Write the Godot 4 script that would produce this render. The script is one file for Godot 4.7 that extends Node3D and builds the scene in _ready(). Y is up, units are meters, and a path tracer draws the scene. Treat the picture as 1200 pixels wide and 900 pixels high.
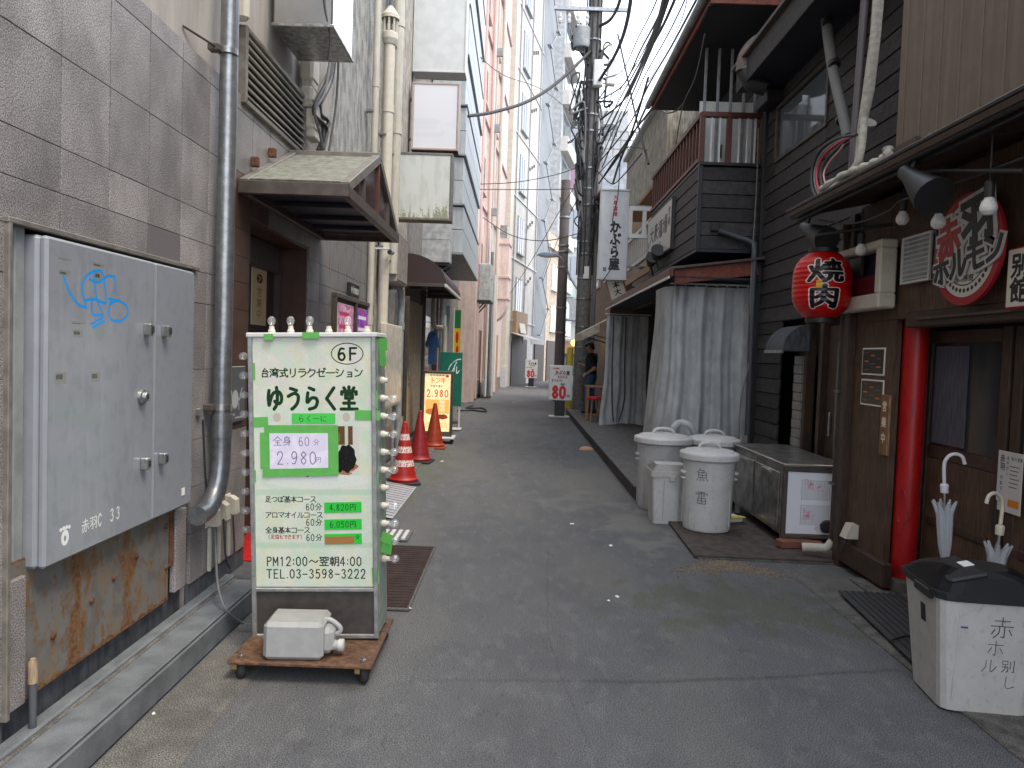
extends Node3D
# A narrow Japanese alley of bars and small shops under a white overcast sky.
const EYE := Vector3(0, 1.5, 0)
const XL := -1.64        # face of the granite wall
var view := Basis.from_euler(Vector3(deg_to_rad(-2.38), deg_to_rad(0.4), deg_to_rad(2.0)))
var rng := RandomNumberGenerator.new()
var taken := {}
var boxes := {}
var tx := {}
var m := {}

# ---------- pixel of the photograph -> point on a plane of the place
func ray(u, v) -> Vector3: return view * Vector3((u - 600.0) / 866.0, -(v - 450.0) / 866.0, -1.0)
func on_x(u, v, x) -> Vector3:
	var d := ray(u, v)
	return EYE + d * (x / d.x)
func on_z(u, v, z) -> Vector3:
	var d := ray(u, v)
	return EYE + d * (z / d.z)
func on_y(u, v, y) -> Vector3:
	var d := ray(u, v)
	return EYE + d * ((y - EYE.y) / d.y)

# ---------- nodes
func numbered(parent: Node, called: String) -> String:
	var k := str(parent.get_instance_id()) + called
	taken[k] = taken.get(k, -1) + 1
	return called if taken[k] == 0 else "%s_%03d" % [called, taken[k]]
func thing(called: String, label: String, category: String, at := Vector3.ZERO, turn := 0.0, group := "") -> Node3D:
	var o := Node3D.new()
	o.name = numbered(self, called)
	add_child(o)
	o.position = at
	o.rotation.y = turn
	o.set_meta("label", label)
	o.set_meta("category", category)
	if group: o.set_meta("group", group)
	return o
func structure(called: String, at := Vector3.ZERO) -> Node3D:
	var o := Node3D.new()
	o.name = numbered(self, called)
	add_child(o)
	o.position = at
	o.set_meta("kind", "structure")
	return o
# a mesh placed in world coordinates under its thing or part
func part(parent: Node3D, called: String, mesh: Mesh, mat: Material, at := Vector3.ZERO, basis := Basis.IDENTITY) -> MeshInstance3D:
	var o := MeshInstance3D.new()
	o.mesh = mesh
	o.material_override = mat
	o.name = numbered(parent, called)
	parent.add_child(o)
	o.global_transform = Transform3D(basis, at)
	return o
# the same in the parent's own coordinates
func lpart(parent: Node3D, called: String, mesh: Mesh, mat: Material, at := Vector3.ZERO, basis := Basis.IDENTITY) -> MeshInstance3D:
	var o := part(parent, called, mesh, mat)
	o.transform = Transform3D(basis, at)
	return o
func copy(o: Node3D, called: String, at: Vector3, turn: float, label: String) -> Node3D:
	var c: Node3D = o.duplicate()
	c.name = numbered(self, called)
	add_child(c)
	c.position = at
	c.rotation.y = turn
	c.set_meta("label", label)
	return c

# ---------- meshes
func tri(st: SurfaceTool, a: Vector3, b: Vector3, c: Vector3, out: Vector3) -> void:
	var n := (b - a).cross(c - a)
	if n.dot(out) > 0.0:
		var t := b
		b = c
		c = t
	for p in [a, b, c]:
		st.set_normal(out)
		st.set_uv(Vector2(p.x + p.z, -p.y))
		st.add_vertex(p)
func quad(st: SurfaceTool, a, b, c, d, out: Vector3) -> void:
	tri(st, a, b, c, out)
	tri(st, a, c, d, out)
func begin() -> SurfaceTool:
	var st := SurfaceTool.new()
	st.begin(Mesh.PRIMITIVE_TRIANGLES)
	return st
func box(sx: float, sy: float, sz: float, bevel := 0.0) -> Mesh:
	var key := "%.4f %.4f %.4f %.4f" % [sx, sy, sz, bevel]
	if boxes.has(key): return boxes[key]
	var st := begin()
	add_box(st, Transform3D.IDENTITY, Vector3(sx, sy, sz), bevel)
	boxes[key] = st.commit()
	return boxes[key]
func add_box(st: SurfaceTool, t: Transform3D, s: Vector3, bevel := 0.0) -> void:
	var h := s * 0.5
	var b := minf(bevel, minf(h.x, minf(h.y, h.z)) * 0.9)
	var i := h - Vector3(b, b, b)
	for ax in 3:
		var u := (ax + 1) % 3
		var w := (ax + 2) % 3
		for sg in [-1.0, 1.0]:
			var n := Vector3.ZERO
			n[ax] = sg
			var q := []
			for k in [[-1, -1], [1, -1], [1, 1], [-1, 1]]:
				var p := Vector3.ZERO
				p[ax] = h[ax] * sg
				p[u] = i[u] * k[0]
				p[w] = i[w] * k[1]
				q.append(t * p)
			quad(st, q[0], q[1], q[2], q[3], t.basis * n)
		if b > 0.0:
			for su in [-1.0, 1.0]:
				for sw in [-1.0, 1.0]:
					var q := []
					for k in [[-1, 0], [1, 0], [1, 1], [-1, 1]]:
						var p := Vector3.ZERO
						p[ax] = i[ax] * k[0]
						p[u] = (h[u] if k[1] == 0 else i[u]) * su
						p[w] = (i[w] if k[1] == 0 else h[w]) * sw
						q.append(t * p)
					var n := Vector3.ZERO
					n[u] = su
					n[w] = sw
					quad(st, q[0], q[1], q[2], q[3], t.basis * n.normalized())
	if b > 0.0:
		for sx in [-1.0, 1.0]:
			for sy in [-1.0, 1.0]:
				for sz in [-1.0, 1.0]:
					var sv := Vector3(sx, sy, sz)
					tri(st, t * (Vector3(h.x, i.y, i.z) * sv), t * (Vector3(i.x, h.y, i.z) * sv), t * (Vector3(i.x, i.y, h.z) * sv), t.basis * sv.normalized())
# a straight bar from a to b: w across, d along the other side
func bar(parent, called, a: Vector3, b: Vector3, w: float, d: float, mat, bevel := 0.0) -> MeshInstance3D:
	var z := (b - a).normalized()
	var up := Vector3.UP if absf(z.y) < 0.95 else Vector3.RIGHT
	var x := up.cross(z).normalized()
	return part(parent, called, box(w, d, snappedf((b - a).length(), 0.0001), bevel), mat, (a + b) * 0.5, Basis(x, z.cross(x), z))
func add_tube(st: SurfaceTool, pts: Array, r, sides := 8, caps := true) -> void:
	var n := pts.size()
	var rings := []
	var side := Vector3.ZERO
	for i in n:
		var d: Vector3 = (pts[mini(i + 1, n - 1)] - pts[maxi(i - 1, 0)]).normalized()
		if side == Vector3.ZERO:
			side = d.cross(Vector3.UP if absf(d.y) < 0.9 else Vector3.RIGHT).normalized()
		else:
			side = (side - d * side.dot(d)).normalized()
		var up := d.cross(side)
		var rr: float = r[i] if r is Array else r
		var ring := []
		for k in sides:
			var a := TAU * k / sides
			var nn := side * cos(a) + up * sin(a)
			ring.append([pts[i] + nn * rr, nn])
		rings.append(ring)
	for i in n - 1:
		for k in sides:
			var a = rings[i][k]
			var b = rings[i][(k + 1) % sides]
			var c = rings[i + 1][(k + 1) % sides]
			var d = rings[i + 1][k]
			for v in [a, c, b, a, d, c]:
				st.set_normal(v[1])
				st.set_uv(Vector2(float(k) / sides, float(i)))
				st.add_vertex(v[0])
	if caps:
		for e in [0, n - 1]:
			var o: Vector3 = (pts[0] - pts[1]).normalized() if e == 0 else (pts[n - 1] - pts[n - 2]).normalized()
			for k in sides:
				tri(st, pts[e], rings[e][k][0], rings[e][(k + 1) % sides][0], o)
func tube(parent, called, pts: Array, r, mat, sides := 8) -> MeshInstance3D:
	var st := begin()
	var o: Vector3 = pts[0]
	add_tube(st, pts.map(func(p): return p - o), r, sides)
	return part(parent, called, st.commit(), mat, o)
# smooth line through the points
func smooth(pts: Array, steps := 6) -> Array:
	var out := []
	var n := pts.size()
	for i in n - 1:
		var p0 = pts[maxi(i - 1, 0)]
		var p3 = pts[mini(i + 2, n - 1)]
		for s in steps:
			out.append(pts[i].cubic_interpolate(pts[i + 1], p0, p3, float(s) / steps))
	out.append(pts[n - 1])
	return out
func sag(a: Vector3, b: Vector3, drop: float, n := 14) -> Array:
	var out := []
	for i in n + 1:
		var t := float(i) / n
		out.append(a.lerp(b, t) - Vector3(0, drop * 4.0 * t * (1.0 - t), 0))
	return out
# profile [[radius, y], ...] turned about y
func lathe(prof: Array, seg := 24, squash := Vector3.ONE) -> Mesh:
	var st := begin()
	for i in prof.size() - 1:
		var a := Vector2(prof[i][0], prof[i][1])
		var b := Vector2(prof[i + 1][0], prof[i + 1][1])
		if a.is_equal_approx(b): continue
		var t := b - a
		var nn := Vector2(t.y, -t.x).normalized()
		for k in seg:
			var a0 := TAU * k / seg
			var a1 := TAU * (k + 1) / seg
			var q := []
			for w in [[a, a0], [b, a1], [b, a0], [a, a0], [a, a1], [b, a1]]:
				q.append([Vector3(cos(w[1]) * w[0].x, w[0].y, sin(w[1]) * w[0].x) * squash, Vector3(cos(w[1]) * nn.x, nn.y, sin(w[1]) * nn.x), Vector2(1.0 - w[1] / TAU, (w[0].y - prof[0][1]) / (prof[-1][1] - prof[0][1] + 0.00001))])
			for v in q:
				st.set_normal((v[1] / squash).normalized())
				st.set_uv(Vector2(v[2].x, 1.0 - v[2].y))
				st.add_vertex(v[0])
	return st.commit()
# flat outline (x, y) given thickness along z
func prism(poly: PackedVector2Array, depth: float) -> Mesh:
	var st := begin()
	var idx := Geometry2D.triangulate_polygon(poly)
	for i in range(0, idx.size(), 3):
		for s in [0.5, -0.5]:
			var q := []
			for k in 3: q.append(Vector3(poly[idx[i + k]].x, poly[idx[i + k]].y, depth * s))
			tri(st, q[0], q[1], q[2], Vector3(0, 0, signf(s)))
	var cw := Geometry2D.is_polygon_clockwise(poly)
	for i in poly.size():
		var a := poly[i]
		var b := poly[(i + 1) % poly.size()]
		var t := (b - a).normalized()
		var n := Vector3(-t.y, t.x, 0) if cw else Vector3(t.y, -t.x, 0)
		quad(st, Vector3(a.x, a.y, depth / 2), Vector3(b.x, b.y, depth / 2), Vector3(b.x, b.y, -depth / 2), Vector3(a.x, a.y, -depth / 2), n)
	return st.commit()
func sheet(w: float, h: float) -> Mesh:
	var q := QuadMesh.new()
	q.size = Vector2(w, h)
	return q
func face_x(sgn: float) -> Basis: return Basis(Vector3.UP, PI / 2 * sgn)     # a sheet that looks to +x (sgn 1) or -x

# ---------- textures that repeat (grey, near 1) and materials
func grain(key: String, seed_: int, freq: float, oct: int, lo: float, hi: float, contrast := 1.0, kind := FastNoiseLite.TYPE_SIMPLEX_SMOOTH, bias := 0.0, size := 512) -> void:
	var n := FastNoiseLite.new()
	n.seed = seed_
	n.noise_type = kind
	n.frequency = freq
	n.fractal_octaves = oct
	n.fractal_gain = 0.6
	var im := n.get_seamless_image(size, size)
	im.convert(Image.FORMAT_L8)
	var d := im.get_data()
	var lut := PackedByteArray()
	for i in 256:
		var v := clampf((i / 255.0 - 0.5) * contrast + 0.5 + bias, 0.0, 1.0)
		lut.append(int(255.0 * pow(lerpf(lo, hi, v), 1.0 / 2.2)))
	for i in d.size(): d[i] = lut[d[i]]
	tx[key] = ImageTexture.create_from_image(Image.create_from_data(size, size, false, Image.FORMAT_L8, d))
func mt(c: Color, rough := 0.8, metal := 0.0, a = "", sa = 1.0, b = "", sb = 1.0, bump := 0.0) -> StandardMaterial3D:
	var s := StandardMaterial3D.new()
	s.albedo_color = Color(c.r, c.g, c.b).linear_to_srgb()
	s.roughness = rough
	s.metallic = metal
	if a:
		s.albedo_texture = tx[a]
		s.uv1_triplanar = true
		s.uv1_world_triplanar = true
		s.uv1_scale = sa if sa is Vector3 else Vector3.ONE * sa
		if bump > 0.0:
			s.heightmap_enabled = true
			s.heightmap_texture = tx[a]
			s.heightmap_scale = bump
	if b:
		s.detail_enabled = true
		s.detail_albedo = tx[b]
		s.detail_blend_mode = BaseMaterial3D.BLEND_MODE_MUL
		s.detail_uv_layer = BaseMaterial3D.DETAIL_UV_2
		s.uv2_triplanar = true
		s.uv2_world_triplanar = true
		s.uv2_scale = sb if sb is Vector3 else Vector3.ONE * sb
	return s
func printed(im: Image, rough := 0.5) -> StandardMaterial3D:
	var s := StandardMaterial3D.new()
	s.albedo_texture = ImageTexture.create_from_image(im)
	s.roughness = rough
	s.texture_repeat = false
	return s
func glass(a := 0.15, c := Color(0.9, 0.95, 0.95)) -> StandardMaterial3D:
	var s := StandardMaterial3D.new()
	s.transparency = BaseMaterial3D.TRANSPARENCY_ALPHA
	s.albedo_color = Color(c.r, c.g, c.b, a)
	s.roughness = 0.05
	return s

func make_materials() -> void:
	grain("fine", 1, 0.22, 3, 0.62, 1.0, 2.2)
	grain("speck", 2, 0.16, 4, 0.35, 1.0, 3.4)
	grain("gravel", 12, 0.26, 3, 0.22, 1.0, 3.2)
	grain("blotch", 3, 0.012, 5, 0.68, 1.0, 2.0)
	grain("blotch2", 4, 0.02, 5, 0.5, 1.0, 2.2)
	grain("streak", 5, 0.03, 4, 0.55, 1.0, 2.4)
	grain("soft", 8, 0.012, 5, 0.9, 1.0, 2.0)
	grain("drip", 9, 0.02, 4, 0.8, 1.0, 2.0)
	grain("scuff", 14, 0.035, 6, 0.76, 1.0, 4.5, FastNoiseLite.TYPE_SIMPLEX_SMOOTH, 1.1)
	grain("wood", 6, 0.05, 4, 0.5, 1.0, 2.4)
	grain("cell", 7, 0.05, 2, 0.5, 1.0, 1.6, FastNoiseLite.TYPE_CELLULAR)
	var G := Color(0.5, 0.46, 0.45)
	m.granite = []
	for k in [1.0, 0.9, 1.1, 0.82]:
		m.granite.append(mt(Color(G.r * k, G.g * k, G.b * k), 0.45, 0, "gravel", 1.15, "blotch", Vector3(0.5, 0.35, 0.5)))
	m.granite_dark = mt(Color(0.22, 0.2, 0.2), 0.4, 0, "speck", 3.4)
	m.granite_brown = mt(Color(0.15, 0.085, 0.06), 0.35, 0, "speck", 3.4, "blotch", 0.8)
	m.granite_grey = mt(Color(0.33, 0.32, 0.31), 0.4, 0, "streak", Vector3(3, 0.3, 3), "speck", 4.0)
	m.grout = mt(Color(0.08, 0.075, 0.07), 0.9)
	m.stucco = mt(Color(0.55, 0.51, 0.47), 0.95, 0, "fine", 2.2, "drip", Vector3(0.6, 0.1, 0.6), 0.4)
	m.weathered = mt(Color(0.64, 0.63, 0.6), 0.95, 0, "blotch2", Vector3(0.7, 0.3, 0.7), "gravel", 0.8, 0.2)
	m.plaster = mt(Color(0.33, 0.29, 0.27), 0.9, 0, "blotch", 0.9, "fine", 2.0)
	m.band = mt(Color(0.1, 0.108, 0.125), 0.75, 0, "blotch", 0.9, "streak", Vector3(1.2, 0.3, 1.2))
	m.kerb = mt(Color(0.19, 0.205, 0.22), 0.6, 0, "blotch", 0.8, "fine", 1.4, 0.1)
	m.concrete = mt(Color(0.24, 0.228, 0.21), 0.95, 0, "gravel", 1.0, "blotch", 0.7, 0.3)
	m.concrete_dark = mt(Color(0.22, 0.205, 0.185), 0.95, 0, "speck", 1.6, "blotch2", 0.7, 0.3)
	m.steel = mt(Color(0.5, 0.5, 0.49), 0.32, 0.85, "streak", Vector3(1.0, 0.6, 1.0))
	m.galvanised = mt(Color(0.4, 0.415, 0.43), 0.36, 0.8, "blotch", 2.0, "fine", 1.5)
	m.stainless = mt(Color(0.55, 0.55, 0.54), 0.22, 0.95, "soft", 0.7)
	m.dull_steel = mt(Color(0.5, 0.48, 0.45), 0.3, 0.8, "blotch2", 0.5, "soft", 1.5)
	m.white_metal = mt(Color(0.62, 0.62, 0.61), 0.45, 0, "soft", 0.8)
	m.grey_metal = mt(Color(0.3, 0.32, 0.33), 0.5, 0, "blotch", 0.8)
	m.black = mt(Color(0.018, 0.018, 0.02), 0.5)
	m.rubber = mt(Color(0.02, 0.02, 0.022), 0.8)
	m.cable = mt(Color(0.03, 0.03, 0.033), 0.6)
	m.cable_grey = mt(Color(0.16, 0.16, 0.155), 0.7)
	m.cream_pvc = mt(Color(0.55, 0.52, 0.44), 0.5, 0, "soft", 1.2, "drip", Vector3(3, 0.2, 3))
	m.ivory = mt(Color(0.6, 0.55, 0.46), 0.5, 0, "soft", 1.4)
	m.bronze = mt(Color(0.095, 0.075, 0.062), 0.45, 0.2, "blotch", 1.2)
	m.bronze_light = mt(Color(0.21, 0.19, 0.165), 0.5, 0.2, "blotch", 1.6)
	m.moss_sheet = mt(Color(0.27, 0.275, 0.225), 0.6, 0, "blotch2", 1.2, "fine", 1.0)
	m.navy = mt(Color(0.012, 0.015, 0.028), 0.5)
	m.dark_wood = mt(Color(0.075, 0.043, 0.028), 0.6, 0, "wood", Vector3(4, 0.25, 4), "blotch", 0.6)
	m.brown_wall = mt(Color(0.13, 0.073, 0.042), 0.7, 0, "wood", Vector3(3.5, 0.16, 3.5), "blotch", 0.7)
	m.brown_upper = mt(Color(0.16, 0.118, 0.09), 0.7, 0, "drip", Vector3(1.6, 0.05, 1.6), "soft", 0.9)
	m.black_planks = []
	for k in [1.0, 1.35, 0.8]:
		m.black_planks.append(mt(Color(0.05 * k, 0.044 * k, 0.045 * k), 0.7, 0, "wood", Vector3(0.4, 5, 0.4), "blotch2", 0.9))
	m.red_brown = mt(Color(0.12, 0.035, 0.022), 0.5, 0, "wood", Vector3(4, 0.5, 4))
	m.orange_board = mt(Color(0.27, 0.06, 0.028), 0.6, 0, "wood", Vector3(0.5, 4, 0.5), "blotch", 1.0)
	m.red_paint = mt(Color(0.42, 0.008, 0.012), 0.4, 0, "blotch", 1.5)
	m.red_plastic = mt(Color(0.52, 0.014, 0.012), 0.45, 0, "blotch", 2.0)
	m.can = mt(Color(0.42, 0.415, 0.405), 0.45, 0, "soft", 0.9, "scuff", Vector3(1.0, 0.6, 1.0))
	m.can_white = mt(Color(0.54, 0.535, 0.52), 0.42, 0, "soft", 0.9, "scuff", Vector3(1.1, 0.7, 1.1))
	m.bin_white = mt(Color(0.52, 0.5, 0.475), 0.42, 0, "soft", 1.1, "scuff", Vector3(1.3, 0.8, 1.3))
	m.rust = mt(Color(0.2, 0.085, 0.04), 0.9, 0, "speck", 2.0, "blotch2", 1.0)
	m.board_wood = mt(Color(0.2, 0.1, 0.055), 0.8, 0, "wood", Vector3(0.7, 4, 4), "blotch2", 1.5)
	m.tan_wood = mt(Color(0.4, 0.24, 0.12), 0.6, 0, "wood", Vector3(4, 0.4, 4))
	m.pale_wood = mt(Color(0.45, 0.33, 0.21), 0.6, 0, "wood", Vector3(4, 0.4, 4))
	m.brick_red = mt(Color(0.26, 0.1, 0.06), 0.9, 0, "speck", 2.0)
	m.soot_pipe = mt(Color(0.5, 0.47, 0.4), 0.9, 0, "blotch", 3.0, "soft", 2.0, 0.4)
	m.green_tape = mt(Color(0.12, 0.43, 0.09), 0.4, 0, "soft", 3.0)
	m.green_tape.backlight_enabled = true
	m.green_tape.backlight = Color(0.05, 0.3, 0.06)
	m.pane = glass(0.12)
	m.pane_dark = mt(Color(0.03, 0.035, 0.04), 0.06)
	m.pane_sky = mt(Color(0.1, 0.12, 0.14), 0.05)
	m.paper = mt(Color(0.75, 0.74, 0.7), 0.9)
	m.glow_bulb = mt(Color(0.75, 0.74, 0.7), 0.3)

# ---------- lettering: strokes on a 100 x 100 square, y down; ~ marks a curved stroke
const GLYPH := {
	"台": "52 6 30 38 76 34|64 20 84 44|26 56 26 94|26 56 76 56 76 94|26 90 76 90",
	"湾": "12 12 22 22|8 36 18 46|8 92 24 62|62 2 62 14|34 16 94 16|52 16 48 38|72 16 72 38|40 24 34 38|84 22 92 36|38 48 84 48 84 60|84 60 38 60 36 74 88 74 84 94 72 92",
	"式": "8 26 92 26|20 50 54 50|37 50 37 82|12 88 58 80|~62 4 64 50 78 86 92 92 94 76|76 8 86 18",
	"リ": "26 10 26 60|~74 8 74 50 66 78 40 94", "ラ": "22 14 78 14|~12 40 84 40 76 70 34 94", "ク": "~36 8 28 30 10 52|~36 24 82 24 74 60 30 94",
	"ゼ": "8 46 84 32 66 56|~32 12 32 80 42 88 84 86|76 6 82 18|90 2 96 14", "ー": "8 50 92 50", "シ": "18 14 38 26|10 40 30 52|~14 90 60 74 88 26",
	"ョ": "34 44 76 44 76 94|36 68 76 68|30 92 76 92", "ン": "14 16 40 34|~14 88 60 72 88 26",
	"ゆ": "~18 18 14 50 18 78 24 60 40 30 70 24 84 44 80 66 62 72 48 62|~58 6 62 40 58 74 44 94",
	"う": "~34 10 66 18|~22 42 54 30 74 40 72 64 58 82 40 94", "ら": "~36 8 60 16|~28 28 24 66 46 50 70 50 78 66 66 86 36 94", "く": "~68 8 34 46 30 52 36 58 70 94",
	"堂": "50 4 50 20|24 8 32 20|76 8 68 20|12 34 12 24 88 24 88 34|32 36 68 36 68 50 32 50 32 36|50 54 50 92|22 70 78 70|8 94 92 94",
	"に": "~18 14 14 50 20 88 26 72|48 28 84 26|~44 66 48 84 64 88 88 84",
	"全": "~50 4 30 28 6 44|~50 4 70 28 94 44|24 48 76 48|28 68 72 68|50 48 50 92|10 92 90 92",
	"身": "52 2 44 12|28 14 28 62|28 14 72 14 72 92 60 88|28 30 72 30|28 46 72 46|12 64 84 60|~82 48 54 76 14 96",
	"分": "~40 6 30 28 8 44|~58 6 70 28 92 44|28 50 72 50 70 84 58 92|~46 50 42 74 14 94",
	"円": "14 12 14 94|14 12 86 12 86 92 74 90|50 12 50 50|14 50 86 50",
	"足": "28 8 74 8 74 34 28 34 28 8|50 34 50 88|50 58 78 58|~28 46 26 70 10 94|~26 72 44 88 94 92",
	"つ": "~8 38 44 24 78 28 88 50 74 72 40 82", "ぼ": "~18 14 12 50 18 90 24 74|42 20 78 20|42 42 80 42|~62 20 62 78 50 90 40 80 52 72 84 88|84 4 88 14|94 2 98 12",
	"基": "10 16 90 16|32 4 32 56|68 4 68 56|32 30 68 30|32 42 68 42|6 56 94 56|~30 56 22 68 6 78|~70 56 80 68 94 76|50 60 50 92|28 76 72 76|10 94 90 94",
	"本": "10 28 90 28|50 4 50 96|~50 28 36 56 8 80|~50 28 64 56 92 80|30 72 70 72", "コ": "14 20 84 20 84 86|12 84 84 84", "ス": "~18 16 76 16 60 54 12 92|~52 58 70 74 90 94",
	"ア": "~10 16 88 16 78 36 58 50|~48 32 46 66 20 94", "ロ": "18 18 18 88|18 18 82 18 82 88|18 82 82 82", "マ": "~8 20 90 20 74 44 50 66|30 48 62 84",
	"オ": "10 32 92 32|62 8 62 92 48 86|~60 34 40 64 10 82", "イ": "~80 8 50 40 10 58|54 38 54 96", "ル": "~32 16 30 60 8 92|~62 10 62 88 80 78 96 52",
	"も": "~46 6 40 50 42 84 60 92 78 82 80 64|24 30 66 30|22 52 64 52", "で": "~8 22 88 16 54 44 50 72 76 92|74 48 80 60|88 42 94 54",
	"き": "22 24 78 18|20 42 82 34|48 4 74 62|~26 62 22 84 46 94 72 90", "ま": "20 22 82 22|24 42 78 42|~52 4 52 74 40 90 24 82 36 70 60 76 84 92",
	"す": "8 22 92 22|~58 4 58 56 44 66 36 54 48 42 60 52 56 76 36 96",
	"踏": "10 10 40 10 40 34 10 34 10 10|26 34 26 88|8 92 46 84|26 60 44 60|56 8 92 8|74 2 74 48|54 30 66 22|94 20 82 34|54 56 92 56 92 94 54 94 54 56|54 75 92 75",
	"翌": "10 10 44 10 44 40|14 20 30 28|12 44 42 36|54 10 90 10 90 40|58 20 74 28|56 44 86 36|50 46 50 58|18 60 82 60|34 64 40 86|68 64 60 86|8 92 92 92",
	"朝": "8 18 50 18|29 4 29 32|14 32 44 32 44 62 14 62 14 32|14 47 44 47|6 76 52 76|29 62 29 96|~60 8 60 60 50 94|60 8 90 8 90 94 78 90|60 34 90 34|60 58 90 58",
	"〜": "~8 58 30 40 50 50 70 60 92 42", "赤": "20 20 80 20|50 4 50 44|6 44 94 44|~40 44 38 74 18 96|60 44 60 92 48 90|22 58 10 80|78 58 90 80",
	"羽": "10 14 44 14 44 92 34 90|14 32 32 44|10 70 40 54|56 14 90 14 90 92 80 90|60 32 78 44|56 70 86 54",
	"焼": "~26 6 26 50 6 94|8 34 16 52|46 30 36 48|30 62 46 90|52 18 94 18|73 4 73 44|60 20 56 44|86 20 92 44|48 46 96 46|48 62 98 62|~64 62 62 82 48 96|~82 62 82 90 98 90 98 78",
	"肉": "16 22 16 94|16 22 84 22 84 94 72 90|~50 4 48 34 28 56|~49 30 58 44 72 54|~48 54 42 74 26 86|~48 58 60 70 74 82",
	"ホ": "10 30 90 30|50 6 50 94 38 88|28 48 12 78|72 48 90 78", "モ": "18 18 84 18|8 46 92 46|~46 18 46 84 58 92 88 90",
	"別": "12 10 46 10 46 36 12 36 12 10|~30 36 28 70 8 94|10 54 50 54 48 88 38 92|64 14 64 70|88 4 88 92 76 88",
	"館": "~28 4 20 20 4 34|28 6 46 24|14 32 40 32 40 58 14 58 14 32|14 45 40 45|14 58 14 92 40 84|34 66 46 90|74 4 74 14|52 28 52 16 96 16 96 28|60 34 88 34 88 54 60 54|60 34 60 94|60 66 92 66 92 94 60 94",
	"営": "24 6 32 18|50 4 50 18|78 6 68 18|10 36 10 24 90 24 90 36|32 38 68 38 68 54 32 54 32 38|24 66 76 66 76 94 24 94 24 66",
	"業": "38 4 38 22|62 4 62 22|18 10 26 22|82 10 74 22|8 26 92 26|34 30 42 40|66 30 58 40|10 44 90 44|18 56 82 56|6 68 94 68|50 44 50 96|~46 70 30 84 8 94|~54 70 70 84 92 94",
	"中": "14 24 86 24 86 64 14 64 14 24|50 4 50 96", "か": "~10 34 64 28 62 76 48 90 40 80|~38 8 34 50 10 90|72 26 92 56",
	"ぶ": "~40 10 58 18 46 34 60 62 50 88 32 84|12 84 24 60|74 58 92 80|80 10 86 22|92 4 98 16",
	"屋": "18 10 86 10 86 30 18 30|~18 10 18 60 6 94|26 44 90 44|~52 44 34 62 76 60|70 52 86 70|32 76 88 76|58 62 58 94|22 94 96 94",
	"大": "8 34 92 34|~50 4 48 50 8 94|~50 36 62 70 92 94",
	"衆": "50 2 44 10|22 12 78 12 78 34 22 34 22 12|40 12 40 34|60 12 60 34|14 46 86 44|50 46 50 94|30 56 10 76|40 60 12 92|74 52 58 66|~54 62 90 92",
	"酒": "10 12 22 22|6 36 18 46|6 92 24 60|34 12 94 12|40 32 90 32 90 94 40 94 40 32|56 12 56 48 48 58|72 12 72 52 82 52|40 66 90 66|40 80 90 80",
	"場": "6 34 36 34|21 8 21 78|4 84 38 72|50 6 88 6 88 36 50 36 50 6|50 21 88 21|40 48 96 48|56 48 38 72|52 62 92 62 88 90 78 94|70 62 48 90|82 62 62 94",
	"魚": "~36 4 12 32|34 16 66 16 54 32|22 32 80 32 80 70 22 70 22 32|50 32 50 70|22 51 80 51|16 80 10 94|38 80 42 94|60 80 64 94|82 78 92 94",
	"雷": "24 8 76 8|8 30 8 18 92 18 92 30|50 8 50 48|24 28 38 28|24 40 38 40|62 28 76 28|62 40 76 40|22 54 80 54 80 94 22 94 22 54|50 54 50 94|22 74 80 74",
	"し": "~34 8 32 70 48 90 84 76", "ト": "36 6 36 96|~36 40 80 62", "キ": "16 32 80 22|10 62 90 52|42 4 60 96",
	"0": "~50 6 20 24 18 50 20 76 50 94 80 76 82 50 80 24 50 6", "1": "30 22 54 8 54 94", "2": "~18 30 30 10 62 6 80 26 66 54 18 94|18 94 84 94",
	"3": "~18 18 48 6 76 22 50 47|~50 47 82 66 54 95 16 82", "4": "64 94 64 6 12 68 90 68", "5": "78 8 28 8 24 46|~24 46 54 36 82 62 56 94 16 84",
	"6": "~74 14 40 14 20 56 30 88 62 94 82 70 60 44 24 58", "7": "16 8 84 8 42 94", "8": "~50 6 22 26 50 47 80 70 50 94 20 70 50 47 78 26 50 6",
	"9": "~78 40 42 56 18 32 40 6 70 12 80 44 60 86 26 90", "F": "22 94 22 8 84 8|22 48 74 48", "P": "20 94 20 8|~20 8 72 10 84 28 70 46 20 50",
	"M": "12 94 12 8 50 66 88 8 88 94", "T": "8 8 92 8|50 8 50 94", "E": "84 8 22 8 22 94 86 94|22 48 74 48", "L": "22 8 22 94 86 94", "C": "~86 26 56 6 20 34 20 66 56 94 86 74",
	":": "50 32 50 40|50 72 50 80", ".": "44 90 52 90", ",": "52 84 42 102", "-": "14 54 86 54", "(": "~70 0 40 30 40 70 70 100", ")": "~30 0 60 30 60 70 30 100",
	"v": "14 36 50 94 86 36", "i": "50 40 50 94|50 18 50 22", "n": "20 36 20 94|~20 60 50 36 80 50 80 94", "o": "~50 36 18 64 50 94 82 64 50 36", "x": "16 36 84 94|84 36 16 94",
}
var glyphs := {}
func strokes(ch: String) -> Array:
	if not glyphs.has(ch):
		var out := []
		for s in GLYPH.get(ch, "").split("|", false):
			var curved: bool = s.begins_with("~")
			var nums: PackedFloat64Array = s.trim_prefix("~").split_floats(" ", false)
			var pts := []
			for i in range(0, nums.size() - 1, 2): pts.append(Vector2(nums[i], nums[i + 1]) / 100.0)
			out.append(smooth(pts, 5) if curved and pts.size() > 2 else pts)
		glyphs[ch] = out
	return glyphs[ch]
func is_narrow(ch: String) -> bool: return ch.unicode_at(0) < 128
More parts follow.
